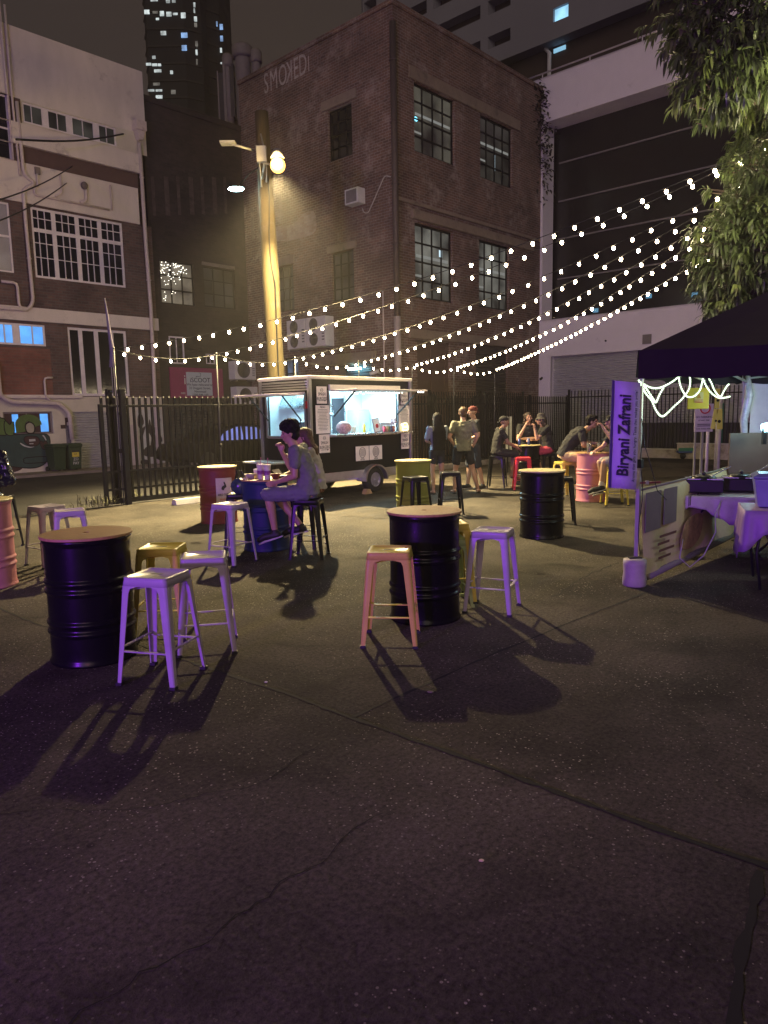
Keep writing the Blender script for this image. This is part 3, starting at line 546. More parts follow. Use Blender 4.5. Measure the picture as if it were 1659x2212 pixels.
# ------------------------------------------------------------------ white building on the right
Wa = Vector((6.46, 30.33, 0))
WM = lambda s, d, z: (d, -s, z)         # s runs right along the facade, d goes into it
WB = thing('white_building', 'modern white building with black glazed upper floors and a wide grey roller door', 'building', Wa, YAW)
mb = MB(); wall(mb, .0, 20, -.1, 5.25, [(.55, 9.2, -.1, 3.78)], WM, rev=.3); wall(mb, -.9, 20, 12.8, 14.45, [], WM); mb.box(-.9, 20, 0, .3, 14.4, 14.45, 0, WM); mb.box(0, .11, 0, .8, 5.25, 12.8, 0, WM); mb.box(0.11, 20, 0, 1.2, 5.2, 5.25, 0, WM); mb.box(-.9, 20, 0.0, 1.2, 12.78, 12.8, 0, WM)
mb.build('wall', WHITEW, WB)
mb = MB(); mb.box(.11, 20, 1.0, 1.1, 5.2, 12.8, 0, WM); mb.box(-.5, 20, 1.2, 8, -.1, 14.3, 0, WM); mb.build('glazing', mat('black_glazing', (.022, .019, .02), .18, var=.2, vscale=.4, spec=.6), WB)
for z in (8.52, 9.98, 11.45, 6.95):
    mb = MB(); mb.box(.26, 20, .93, 1.0, z-.025, z+.025, 0, WM); mb.build('glazing_bar', mat('grey_bar', (.2, .18, .18), .5), WB)
shutter(WB, .55, 9.2, -.05, 3.78, d=.25, M=WM, pitch=.095)
mb = MB(); mb.box(.42, .55, -.03, .1, 0, 3.85, 0, WM); mb.box(.42, 9.3, -.03, .1, 3.78, 3.85, 0, WM); mb.build('door_frame', WHITEW, WB)
mb = MB(); mb.box(4.36, 4.68, -.05, 0, 3.98, 4.32, 0, WM); mb.build('wall_vent', mat('vent_grey', (.2, .18, .17), .7), WB)
mb = MB(); mb.tube([WM(2.9, -.02, 4.22), WM(2.9, 0, 4.22)], .04, 8); mb.tube([WM(.15, -.12, 2.9), WM(.15, 0, 2.95)], .05, 8); mb.build('wall_camera', INK, WB)
mb = MB(); mb.tube([WM(-.8, .05, 14.62), WM(20, .05, 14.62)], .03, 6); [mb.tube([WM(s, .05, 14.4), WM(s, .05, 14.62)], .02, 5) for s in range(0, 20, 2)]; mb.build('handrail', WHITEW, WB)
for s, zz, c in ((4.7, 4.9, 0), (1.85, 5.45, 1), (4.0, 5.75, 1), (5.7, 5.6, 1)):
    if c: mb = MB(); mb.box(s, s+.22, .97, .99, zz, zz+.16, 0, WM); mb.build('lit_or_reflecting_window', emis('painted_cyan_reflection', (.15, .5, .8), .45), WB)  # cyan reflections in the dark glazing, painted as emissive patches
# pale tower block behind it
k_ = 1.667
def UB(s): return (15.96-s)*k_
def UZ(z): return HC+k_*(z-HC)
UBn = thing('apartment_block', 'pale concrete apartment block with rows of dark balcony slots, behind the white building', 'building', AB(61, 0), YAW)
UM = lambda s, d, z: (d, UB(s), UZ(z))
slots = []
for r_, (z0, z1) in enumerate(((25.28, 26.0), (23.58, 24.3), (21.8, 22.45), (27.0, 27.7), (28.7, 29.4))):
    for s0, s1 in ((-19.1, -18.0), (-17.2, -13.9), (-13.4, -10.0), (-9.5, -8.0)):
        if r_ == 2 and s0 < -15: continue
        slots.append((s0, s1, z0, z1))
slots += [(-5.37, -4.48, 21.78, 22.45), (-.5, .4, 21.8, 22.45)]
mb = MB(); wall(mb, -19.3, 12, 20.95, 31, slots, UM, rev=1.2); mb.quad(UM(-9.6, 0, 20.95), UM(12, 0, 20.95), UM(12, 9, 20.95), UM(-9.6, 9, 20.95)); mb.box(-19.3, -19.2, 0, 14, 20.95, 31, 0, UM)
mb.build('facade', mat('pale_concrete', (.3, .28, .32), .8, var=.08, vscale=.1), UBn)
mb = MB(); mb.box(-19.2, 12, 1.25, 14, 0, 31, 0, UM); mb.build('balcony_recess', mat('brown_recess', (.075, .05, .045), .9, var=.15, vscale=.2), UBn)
for h in slots[-2:]:
    mb = MB(); mb.box(h[0], h[1], .3, .34, h[2], h[3], 0, UM); mb.build('lit_or_reflecting_window', emis('cold_room', (.3, .62, .85), 1.1, var=.5, vscale=.5), UBn)
mb = MB(); mb.box(-5.7, -5.0, 1.1, 1.2, 20.6, 20.8, 0, UM); mb.build('lit_or_reflecting_window', emis('cold_room2', (.3, .62, .85), .9), UBn)
for s in (-5.85, 1.2):
    mb = MB(); mb.tube([UM(s-.25, .8, 20.9), UM(s, .8, 20.6), UM(s, .8, 15)], .22*k_*.5, 10); mb.build('column', WHITEW, UBn)
# far residential tower with lit windows
TW = thing('residential_tower', 'distant dark high rise tower with scattered lit windows', 'tower', (0, 150, 0))
TMAT = mat('tower_wall', (.02, .018, .02), .8, var=.15, vscale=.05)
x0, x1 = aty(318, 150, 150).x, aty(470, 150, 150).x
mb = MB(); prof = [(x0, 0), (x0+1.4, -3.4), (x1-5.2, -3.4), (x1-2.4, -1.6), (x1-2.2, 2), (x1, 4), (x1, 16), (x0, 16)]
mb.prism(prof, lambda a, b: (a, b, 0), lambda a, b: (a, b, 108)); mb.build('tower_wall', TMAT, TW)
mb = MB()
for k in range(36): z = 3*k+1; mb.prism([(a+(-.15 if i in (0, 7) else .1 if i in (4, 5, 6) else 0), b-.25) for i, (a, b) in enumerate(prof)], lambda a, b: (a, b, z), lambda a, b: (a, b, z+.28))
mb.build('floor_edges', mat('tower_slab', (.045, .038, .036), .8), TW)
tz1 = lambda x, y: (x*.26037, y*.26037); tz4 = lambda x, y: (270+x*.26037, y*.26037)
lw = [(1280, 5, 60, 14), (1395, 12, 34, 30), (1443, 12, 30, 24), (1590, 10, 34, 40), (1590, 60, 30, 40), (1220, 102, 44, 34), (1290, 105, 46, 18), (1345, 115, 36, 40), (1403, 120, 44, 36), (1455, 118, 40, 16), (1522, 130, 40, 44), (1308, 160, 26, 16), (1608, 128, 26, 40), (1600, 178, 44, 36),
      (1357, 277, 46, 32), (1530, 295, 54, 40), (1608, 335, 42, 44), (1530, 400, 44, 44), (1278, 478, 28, 24), (1235, 535, 44, 20), (1285, 540, 44, 20), (1325, 540, 26, 20), (1610, 490, 38, 50), (1600, 540, 26, 34), (1310, 590, 60, 22), (1425, 602, 24, 28), (1300, 700, 56, 22), (1255, 752, 54, 16), (1320, 752, 54, 16), (1322, 806, 56, 26), (1440, 766, 40, 34), (1608, 803, 14, 14),
      (1288, 915, 34, 34), (1330, 918, 24, 8), (1385, 934, 36, 16), (1437, 922, 38, 34), (1490, 922, 40, 26), (1325, 966, 50, 20), (1495, 982, 34, 12), (1393, 1028, 48, 40), (1300, 1080, 36, 34)]
lw4 = [(685, 32, 26, 44), (730, 58, 30, 48), (733, 160, 26, 48), (728, 262, 18, 40), (735, 375, 22, 14), (715, 605, 36, 40), (665, 395, 12, 40), (712, 765, 24, 24), (755, 778, 12, 14), (572, 400, 34, 60)]
LWM = [emis('tower_lit_white', (.75, .85, .85), .75, var=.6, vscale=.6), emis('tower_lit_blue', (.3, .55, 1), .8, var=.5, vscale=.6), emis('tower_lit_cyan', (.25, .75, .9), .6, var=.5, vscale=.6), emis('tower_lit_dim', (.5, .48, .42), .18, var=.7, vscale=.8)]
for i, (x, y, w, h) in enumerate([(a, b, c, d, ) for a, b, c, d in lw]+[(a+1037, b, c, d) for a, b, c, d in lw4]):
    p = aty(*tz1(x-w/2, y-h/2), 146.5); q = aty(*tz1(x+w/2, y+h/2), 146.5)
    yy = -3.55 if p.x < x1-5.2 else (-2.2 if p.x < x1-2.4 else (-.2 if p.x < x1-2.2 else 3.6))
    mb = MB(); mb.box(p.x, q.x, yy-.12, yy, q.z, p.z)
    mi = 3 if y in (105, 178, 335, 490, 700, 605, 766) else (2 if 900 < y < 990 and x > 1380 else (1 if x in (1530, 1722, 1767, 1770) else 0)); mb.build('lit_or_reflecting_window', LWM[mi], TW)
# ------------------------------------------------------------------ fences and gate
G0 = AB(atz(234, 1093).xy.dot(Vector(AX)), 13.3)
ag = G0.xy.dot(Vector(AX)); GL = lambda s, d=0, z=0: AB(ag+s, 13.3+d, z)
def pickets(mb, s0, s1, z0, z1, step=.13, w=.028, M=IDM, d=0):
    n = int((s1-s0)/step)
    for k in range(n+1):
        s = s0+k*step; mb.box(s-w/2, s+w/2, d-w/2, d+w/2, z0, z1-.02, 0, M)
        mb.add([M(s-w/2, d-w/2, z1-.02), M(s+w/2, d-w/2, z1-.02), M(s+w/2, d+w/2, z1-.02), M(s-w/2, d+w/2, z1-.02), M(s, d, z1+.02)], [(0, 1, 4), (1, 2, 4), (2, 3, 4), (3, 0, 4)])
gt = thing('sliding_gate', 'black steel sliding gate with close upright bars, left of the food trailer', 'gate', G0, YAW)
mb = MB(); pickets(mb, .0, 4.55, .05, 2.07, w=.042); mb.build('bars', BRACK, gt)
mb = MB()
for z, h in ((1.87, .045), (.62, .045), (.28, .045), (.03, .09)): mb.box(-.05, 4.6, -.03, .03, z, z+h)
mb.box(-.06, .0, -.035, .035, .0, 1.93); mb.box(4.55, 4.62, -.035, .035, 0, 2.0); mb.build('gate_frame', BRACK, gt, bevel=.004)
for s, d, lab in ((.24, .16, 'taller square black gate post behind the end of the sliding gate'), (.35, -.13, 'square black gate post in front of the end of the sliding gate')):
    t = thing('gate_post', lab, 'post', GL(s, d), YAW, 'square gate guide posts'); mb = MB(); mb.box(-.05, .05, -.05, .05, 0, 2.22); mb.build('post', BRACK, t, bevel=.004); mb = MB(); mb.tube([(-.06, 0, 1.75), (.06, 0, 1.75)], .045, 10); mb.box(-.03, .03, 0 if d < 0 else -.1, .1 if d < 0 else 0, 2.16, 2.2); mb.build('guide_roller', BRACK, t)
def fence(name, label, P, rz, L, z1, base=.0, flip=None):
    t = thing(name, label, 'fence', P, rz); n = max(1, round(L/2.4)); st = L/n
    for k in range(n+1):
        mb = MB(); mb.box(k*st-.035, k*st+.035, -.035, .035, 0, z1+.05); mb.build('post', BRACK, t)
    for k in range(n):
        mb = MB(); pickets(mb, k*st+.1, (k+1)*st-.07, .1+base, z1); mb.build('picket_panel', BRACK, t)
        mb = MB(); mb.box(k*st+.035, (k+1)*st-.035, -.02, .02, z1-.25, z1-.21); mb.build('rail', BRACK, t); mb = MB(); mb.box(k*st+.035, (k+1)*st-.035, -.02, .02, .2+base, .24+base); mb.build('rail', BRACK, t)
    return t
fence('steel_fence', 'long black picket fence behind the food trailer and the standing customers', GL(4.75), YAW, 12.9, 2.12)
fence('steel_fence', 'black picket fence in front of the grey roller door of the white building', GL(17.75), YAW-R(90), 7.6, 2.32)
fence('steel_fence', 'dark second picket fence close to the brick warehouse wall', AB(18.2, 14.9), YAW, 5.5, 2.3)
# low kerb and wall along the fence
KM = mat('kerb_concrete', (.33, .29, .24), .85, var=.2, vscale=5, bump=.3, dirt=((.14, .11, .09), 2.2, .5))
mb = MB(); mb.box(ag+8.5, aK-.1, 13.06, 13.2, 0, .15); tag(mb.build('kerb', KM, rot=YAW, bevel=.02), 'low concrete kerb along the foot of the long fence', 'kerb')
LWt = thing('low_wall', 'low stained concrete wall with a step in its height, below the roller door fence', 'wall', GL(17.55), YAW-R(90))
mb = MB(); mb.prism([(1.2, 0), (7.9, 0), (7.9, .48), (4.1, .48), (4.1, .28), (1.2, .28)], lambda a, b: (a, -.12, b), lambda a, b: (a, .1, b)); mb.build('wall', KM, LWt, bevel=.01)
mb = MB(); mb.box(4.08, 7.9, -.14, .12, .482, .51); mb.box(1.2, 4.07, -.14, .12, .282, .31); mb.build('coping', mat('pale_coping', (.45, .42, .37), .8), LWt)
t = thing('vertical_sheeting', 'grey upright metal sheeting behind the lower half of the fence', 'screen', GL(18.0), YAW-R(90))
mb = MB(); pts = []; n = 60
for i in range(n*2+1): pts.append((2.0+i*5.6/(n*2), (.03 if i % 2 else 0)))
mb.add([(x, y, z) for z in (.2, 1.15) for x, y in pts], [(i, i+1, len(pts)+i+1, len(pts)+i) for i in range(len(pts)-1)]); mb.build('sheet', mat('dark_sheeting', (.06, .052, .05), .5, metal=.3), t)
# wheel stop
a, b = atz(383, 1089), atz(440, 1076); a = Vector((-4.0, 13.75, 0)); d = Vector((*AX, 0))
t = thing('wheel_stop', 'short concrete wheel stop lying in front of the sliding gate', 'wheel stop', a, YAW)
mb = MB(); mb.prism([(-.09, 0), (.09, 0), (.05, .11), (-.05, .11)], lambda y, z: (0, y, z), lambda y, z: (1.65, y, z)); mb.build('block', mat('pale_kerb', (.5, .48, .43), .85, bump=.3, dirt=((.2, .17, .14), 3, .6)), t, bevel=.012)
# weeds
WEED = mat('weed_green', (.11, .11, .045), .7, var=.4, vscale=20)
def weed(P, n, h, label, seed):
    rnd = random.Random(seed); mb = MB()
    for k in range(n):
        a = rnd.uniform(0, 6.28); c = Vector((rnd.gauss(0, .16), rnd.gauss(0, .12), 0)); l = h*rnd.uniform(.4, 1.2); lean = rnd.uniform(.1, .8)
        d = Vector((math.cos(a)*lean, math.sin(a)*lean, 1)); leafmesh(mb, c, d, l, .012, .25)
        if k % 2: leafmesh(mb, c+d*l*.5, Vector((math.cos(a+1), math.sin(a+1), .4)), .07, .03)
    tag(mb.build('weed_tuft', WEED, loc=P), label, 'weed', 'weed tufts by the gate')
weed(GL(-.25, -.1), 90, .34, 'largest straggly weed tuft at the free end of the sliding gate', 1); weed(GL(.55, .25), 30, .3, 'thin weed tuft just behind the square gate posts', 2); weed(GL(-.7, -.1), 30, .16, 'low weed tuft furthest left of the gate', 4); weed(GL(1.3, .2), 25, .22, 'low weed tuft behind the gate bars', 5)
t = thing('paper_plate', 'small white paper plate on the ground behind the gate bars', 'plate', GL(1.05, .35, 0)); mb = MB(); mb.lathe([(.001, .01), (.07, .01), (.12, .03), (.115, .035), (.07, .016), (.001, .016)], 20); mb.build('dish', mat('paper_white', (.7, .7, .66), .6), t)
# wheelie bins
BING = mat('bin_green', (.02, .045, .022), .45, var=.1)
def bin_(P, rz, label, tagd):
    t = thing('wheelie_bin', label, 'bin', P, rz, 'green wheelie bins'); t.scale = (.8, .8, .92)
    mb = MB(); f = lambda w, d, z: [(-w/2, -d/2, z), (w/2, -d/2, z), (w/2, d/2, z), (-w/2, d/2, z)]
    mb.rings([f(.44, .5, .08), f(.52, .62, .82), f(.56, .68, .84), f(.56, .68, .88)], smooth=False); mb.build('bin_body', BING, t, bevel=.01)
    mb = MB(); mb.rings([f(.58, .7, .885), f(.58, .7, .92), f(.5, .6, .965)], smooth=False); mb.build('lid', BING, t, bevel=.01)
    mb = MB(); mb.tube([(-.28, .37, .86), (.28, .37, .86)], .015, 6); mb.build('handle', BRACK, t)
    for s in (-1, 1): mb = MB(); mb.tube([(s*.22, .28, .1), (s*.27, .28, .1)], .1, 16); mb.build('wheel', BRACK, t)
    if tagd:
        mb = MB(); mb.box(-.14, .14, -.31, -.305, .5, .72, 0); mb.build('sticker', mat('sticker_yellow', (.6, .5, .06), .5), t)
        mb = MB(); mb.box(-.14, .14, -.314, -.309, .66, .73); mb.build('sticker_band', INK, t)
        text('EZ', .09, INK, (1, 0, 0), (0, 0, 1), (0, -.313, .59), t); text('ZO\nPAY', .14, WINK, (1, 0, 0), (0, 0, 1), (0, -.305, .35), t)
bin_(La+Vector((AX[0]*-.02-BX[0]*.4, AX[1]*-.02-BX[1]*.4, 0)), YAW, 'green wheelie bin with a yellow sticker and white graffiti, by the roller door', True)
bin_(La+Vector((AX[0]*-.52-BX[0]*.36, AX[1]*-.52-BX[1]*.36, 0)), YAW+.1, 'plain dark green wheelie bin in front of the mural', False)
# parked car behind the gate
CARB = mat('car_paint_dark', (.004, .004, .005), .8, spec=.2); TYRE = mat('tyre_rubber', (.012, .012, .012), .8, var=.2); RIM = mat('wheel_steel', (.5, .5, .5), .35, metal=.7)
ct = thing('parked_car', 'dark car parked behind the bars of the gate with bright bluish side windows', 'car', AB(13.6, 19.3), YAW)
prof = blob([(-2.0, .35), (-2.05, .75), (-1.75, .88), (-1.25, .92), (-.85, 1.22), (-.2, 1.4), (.6, 1.36), (1.15, 1.05), (1.4, .95), (2.0, .82), (2.1, .5), (1.9, .3), (0, .26)], 4)
mb = MB(); rg = [[(x, y*(1-max(0, z-.9)*.35), z) for x, z in prof] for y in (-.82, -.8, .8, .82)]; rg[0] = [(x*.97, y, .3+(z-.3)*.97) for x, y, z in rg[0]]; rg[-1] = [(x*.97, y, .3+(z-.3)*.97) for x, y, z in rg[-1]]
mb.rings(rg); mb.build('body', CARB, ct, fix=True)
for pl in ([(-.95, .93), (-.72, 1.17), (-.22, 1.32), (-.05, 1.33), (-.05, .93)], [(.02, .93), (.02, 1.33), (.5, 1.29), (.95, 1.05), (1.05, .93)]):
    mb = MB(); mb.prism(pl, lambda x, z: (x, -.835*(1-max(0, z-.9)*.35), z), lambda x, z: (x, -.80*(1-max(0, z-.9)*.35), z)); mb.build('side_window', emis('car_window_painted_reflection', (.28, .34, 1.0), .55, var=.25, vscale=1.5, base=(.05, .05, .1)), ct)  # bluish reflection on the glass, painted in as weak emission
for x in (-1.35, 1.35):
    for y in (-.78, .78):
        mb = MB(); mb.lathe([(.2, -.09), (.3, -.08), (.31, 0), (.3, .08), (.2, .09)], 24); o = mb.build('wheel', TYRE, ct, loc=(x, y, .31)); o.rotation_euler = (R(90), 0, 0); mb = MB(); mb.lathe([(.02, -.05), (.19, -.07), (.2, .07), (.02, .05)], 20); mb.build('rim', RIM, o)
# ------------------------------------------------------------------ street pole and lamps
PB = Vector((-2.72, 18.3, 0)); WOOD = mat('pole_timber', (.085, .063, .022), .85, var=.25, vscale=7, bump=.6, bscale=25, stretch=(6, 6, .5), dirt=((.12, .09, .06), 2, .55))
pl = thing('utility_pole', 'tall round timber power pole behind the food trailer carrying the yellow street lamp', 'utility pole', PB)
mb = MB(); pp = [Vector((.16*(1-z/9), 0, z)) for z in (0, 1.5, 3, 4.2, 5, 6, 7.4, 8.75)]; mb.tube(pp, [.235, .22, .21, .2, .215, .19, .175, .16], 20); mb.build('pole_shaft', WOOD, pl)
mb = MB(); mb.tube([(.2, -.2, z) if z < 5 else (.12+.02*math.sin(z*3), -.19, z) for z in [k*.4 for k in range(20)]], .018, 6); mb.build('pole_cable', BRACK, pl)
mb = MB(); mb.tube([(-.2, 0, 7.9), (-.75, -.2, 8.0)], .03, 6); mb.box(-.95, -.6, -.32, -.08, 7.98, 8.03); mb.tube([(0, -.2, 8.2), (.12, -.3, 7.6), (.1, -.25, 7.1)], .02, 6); mb.tube([(-.13, -.2, 7.95), (-.05, -.26, 7.55), (-.02, -.24, 7.0)], .02, 6); mb.box(-.1, .12, -.32, -.18, 7.55, 7.9); mb.build('pole_fitting', mat('galvanised', (.3, .3, .28), .5, metal=.5), pl)
sl = thing('street_lamp', 'glowing yellow sodium street lamp on an arm at the top of the timber pole', 'street lamp', PB)
LP = aty(600, 357, 17.4); lp = LP-PB
mb = MB(); mb.tube([(0, -.15, 7.2), (.1, -.5, 7.45), (lp.x*.6, lp.y*.6, 7.4), (lp.x, lp.y+.1, lp.z+.24)], .03, 8); mb.build('lamp_arm', mat('galvanised', (0, 0, 0)), sl)
mb = MB(); mb.lathe([(.02, .36), (.08, .34), (.12, .26), (.16, .16), (.15, .15), (.02, .2)], 20, lp); mb.build('lamp_hood', mat('galvanised', (0, 0, 0)), sl)
mb = MB(); mb.ball(lp, (.17, .17, .17), 20, 14); mb.build('lamp_globe', emis('sodium_glow', (1, .6, .10), 4.2), sl)
L2 = aty(510, 408, 18.6)
s2 = thing('street_lamp', 'small cold white lamp on a thin arm to the left of the timber pole', 'street lamp', PB); l2 = L2-PB
mb = MB(); mb.tube([(-.1, -.1, l2.z+.35), (l2.x*.5, l2.y*.5, l2.z+.3), (l2.x+.1, l2.y, l2.z+.1)], .02, 6); mb.build('lamp_arm', BRACK, s2)
mb = MB(); mb.ball((l2.x, l2.y, l2.z+.05), (.2, .12, .05)); mb.build('lamp_hood', BRACK, s2); mb = MB(); mb.ball((l2.x, l2.y, l2.z), (.2, .12, .055)); mb.build('lamp_glass', emis('cold_lamp', (.55, .95, 1), 22), s2)
for k, (p, q, lab) in enumerate(((onplane(La.xy, AX, 152, 362)+Vector((.1, -.1, 0)), aty(-80, 455, 13), 'upper black overhead cable crossing the cream bands of the left building'), (onplane(La.xy, AX, 140, 398)+Vector((.1, -.1, 0)), aty(-80, 507, 13), 'lower black overhead cable crossing the big window of the left building'), (onplane(La.xy, AX, 262, 292)+Vector((.1, -.1, 0)), aty(35, 301, 20), 'short nearly level cable high on the left building'))):
    mb = MB(); mb.tube([p.lerp(q, t_/10)-Vector((0, 0, .12*math.sin(math.pi*t_/10))) for t_ in range(11)], .016 if k < 2 else .03, 6); tag(mb.build('overhead_cable', BRACK), lab, 'cable', 'overhead cables')
# ------------------------------------------------------------------ string lights
pole_s = (.28, 2.56, 4.72, 6.82, 8.89, 10.76, 12.87)
names = ('first', 'second', 'third', 'fourth', 'fifth', 'sixth', 'seventh')
PMAT = mat('pole_dark', (.05, .05, .055), .5)
for k, s in enumerate(pole_s):
    t = thing('light_pole', 'thin upright pole on the fence holding string lights, %s from the left' % names[k], 'light pole', GL(s, -.08), 0, 'thin poles carrying the string lights')
    mb = MB(); mb.tube([(0, 0, 0), (0, 0, 3.0)], .014, 8); mb.build('pole_tube', PMAT, t); mb = MB(); mb.tube([(0, 0, 1.0), (0, 0, 1.08)], .03, 8); mb.tube([(0, 0, 2.96), (.02, -.06, 2.96)], .012, 6); mb.build('hook', BRACK, t)
t = thing('feather_pole', 'tall thin pole with a furled banner tied beside the gate post', 'pole', GL(.3, .05)); mb = MB(); mb.tube([(0, 0, 0), (0, 0, 3.2), (-.06, 0, 3.9)], [.02, .015, .008], 6); mb.build('pole_tube', BRACK, t)
mb = MB(); mb.tube([(0, -.03, 2.62), (.03, -.04, 2.9), (0, -.04, 3.3), (-.03, -.03, 3.7), (-.06, 0, 3.9)], [.05, .045, .03, .02, .01], 8); mb.build('furled_banner', mat('furled_cloth', (.16, .14, .2), .8), t)
bulbm = MB(); bulbm.ball((0, 0, -.05), (.025, .025, .031), 8, 6)
BULB = bulbm.mesh('bulb', emis('bulb_warm', (1, .8, .5), 80)); SOCK = MB(); SOCK.tube([(0, 0, 0), (0, 0, -.028)], .014, 8); SOCKM = SOCK.mesh('socket', BRACK)
EY = 10.4
STR = [
 ([(240, 747), (383, 729), (504, 708), (598, 689), (699, 665), (804, 639), (878, 615), (955, 587), (1035, 558), (1117, 528), (1204, 497), (1294, 463), (1387, 428), (1487, 386), (1589, 343), (1655, 312)], 0),
 ([(462, 764), (511, 757), (579, 741), (631, 725), (684, 711), (737, 694), (794, 674), (853, 654), (914, 631), (978, 607), (1048, 580), (1121, 553), (1195, 525), (1275, 494), (1358, 460), (1446, 421), (1539, 378), (1600, 347)], 1),
 ([(632, 777), (672, 767), (715, 760), (755, 749), (799, 737), (846, 721), (894, 703), (946, 687), (1002, 663), (1058, 643), (1120, 618), (1185, 590), (1253, 560), (1326, 527), (1404, 493), (1484, 455), (1575, 410), (1650, 372)], 2),
 ([(768, 785), (806, 775), (840, 764), (876, 755), (921, 738), (960, 725), (1003, 708), (1048, 691), (1096, 674), (1145, 651), (1200, 625), (1258, 597), (1318, 566), (1386, 533), (1454, 496), (1500, 470)], 3),
 ([(886, 789), (919, 780), (948, 771), (979, 761), (1009, 749), (1044, 736), (1079, 722), (1117, 706), (1158, 688), (1202, 665), (1248, 640), (1298, 612), (1352, 578), (1407, 546), (1470, 513), (1520, 487)], 4),
 ([(975, 787), (1022, 777), (1063, 767), (1100, 756), (1134, 741), (1168, 726), (1202, 709), (1234, 690), (1275, 662), (1316, 633), (1360, 601), (1407, 565), (1457, 542), (1520, 511)], 5),
 ([(1064, 795), (1100, 786), (1138, 770), (1174, 756), (1226, 727), (1285, 692), (1347, 657), (1404, 622), (1445, 597), (1487, 578), (1530, 553)], 6)]
EPX = []
for k, (px, pi_) in enumerate(STR):
    P0 = GL(pole_s[pi_], -.08, 2.96); e = aty(px[-1][0], px[-1][1], EY+k*.12); D = Vector((e.x-P0.x, e.y-P0.y)).normalized()
    pts = [P0]+[onplane(P0.xy, D, u, v) for u, v in px[1:-1]]+[e]
    pts = [p for i, p in enumerate(pts) if i in (0, len(pts)-1) or (p-P0).xy.length < (e-P0).xy.length]
    # smooth sag: fit a parabola through the surveyed heights
    L = (e-P0).xy.length; ts = [(p-P0).xy.dot(D)/L for p in pts]; num = sum((P0.z*(1-t_)+e.z*t_-p.z)*4*t_*(1-t_) for t_, p in zip(ts, pts)); den = sum((4*t_*(1-t_))**2 for t_ in ts) or 1; sag = num/den
    f = lambda t_: P0.lerp(e, t_)-Vector((0, 0, sag*4*t_*(1-t_)))
    st = thing('string_light', 'string of white globe lights, %s from the left at the fence, rising to the tree' % names[k], 'string lights', P0, 0, 'strings of globe lights')
    mb = MB(); mb.tube([f(i/60)-P0 for i in range(61)], .006, 5); mb.build('cable', BRACK, st)
    tot = sum((f((i+1)/60)-f(i/60)).length for i in range(60)); n = int(tot/.312); 
    for i in range(1, n+1):
        p = f(i/n)-P0; tilt = random.uniform(-.35, .35)
        o = link('bulb', BULB, st, p); o.rotation_euler = (tilt, random.uniform(-.3, .3), 0); s_ = link('socket', SOCKM, o)
    print('string', k, 'len %.1f sag %.2f n %d' % (tot, sag, n))
HD = thing('string_light', 'lowest string of globe lights strung level along the tops of the fence poles', 'string lights', GL(pole_s[0], -.1, 2.96), 0, 'strings of globe lights')
hp = []
for k in range(6):
    a, b = GL(pole_s[k], -.1, 2.95), GL(pole_s[k+1], -.1, 2.95); hp += [a.lerp(b, t_/10)-Vector((0, 0, .13*4*t_/10*(1-t_/10))) for t_ in range(10)]
hp.append(GL(pole_s[6], -.1, 2.95)); base = HD.location.copy(); mb = MB(); mb.tube([p-base for p in hp], .006, 5); mb.build('cable', BRACK, HD)
acc = 0; nxt = .2
for i in range(len(hp)-1):
    d = (hp[i+1]-hp[i]).length
    while acc+d >= nxt: o = link('bulb', BULB, HD, hp[i].lerp(hp[i+1], (nxt-acc)/d)-base); o.rotation_euler = (random.uniform(-.3, .3), 0, 0); link('socket', SOCKM, o); nxt += .33
    acc += d
# ------------------------------------------------------------------ food trailer
TP = Vector((-1.39, 14.15, 0)); TYAW = R(90-42.5)
TR = thing('food_trailer', 'black burger trailer with silver trim and two brightly lit serving hatches', 'food trailer', TP, TYAW)
TBLK = mat('trailer_black', (.006, .008, .010), .35, var=.15, spec=.3); TCREAM = mat('trailer_trim', (.68, .64, .58), .45, var=.06); TIN = mat('inner_wall', (.62, .7, .72), .35, var=.04); STEEL = mat('stainless', (.5, .52, .54), .28, metal=.85, var=.08)
Lx, Ly, zb, zt = 2.97, 1.48, .5, 2.34
SM = lambda s, d, z: (d, s, z)
mb = MB(); th = .05
wall(mb, 0, Lx, zb, zt, [(.52, 2.55, 1.27, 2.12)], rev=th); wall(mb, 0, Ly, zb, zt, [(.15, 1.28, 1.24, 2.06)], SM, rev=th)
mb.box(0, Lx, Ly-.03, Ly, zb, zt); mb.box(Lx-.03, Lx, .002, Ly-.03, zb, zt); mb.box(0.003, Lx-.03, .003, Ly-.03, zb-.02, zb+.03); mb.build('body_shell', TBLK, TR)
mb = MB(); wall(mb, th, Lx-.04, zb+.05, zt-.05, [(.52, 2.55, 1.27, 2.12)], d=th, rev=.002); wall(mb, th, Ly-.04, zb+.05, zt-.05, [(.15, 1.28, 1.24, 2.06)], SM, d=th, rev=.002)
mb.quad((th, Ly-.035, zb), (Lx-.04, Ly-.035, zb), (Lx-.04, Ly-.035, zt-.05), (th, Ly-.035, zt-.05)); mb.quad((Lx-.04, th, zb), (Lx-.04, Ly-.04, zb), (Lx-.04, Ly-.04, zt-.05), (Lx-.04, th, zt-.05)); mb.box(.01, Lx-.04, .01, Ly-.04, zt-.05, zt-.03); mb.build('inner_lining', TIN, TR)
mb = MB(); mb.box(-.05, Lx+.05, -.05, Ly+.05, zt, zt+.07); mb.build('roof', TCREAM, TR, bevel=.02)
mb = MB()
for x, y in ((0, 0), (Lx, 0), (0, Ly), (Lx, Ly)): mb.box(x-.035, x+.035, y-.035, y+.035, .46, zt-.001)
mb.build('corner_post', ALU, TR, bevel=.006)
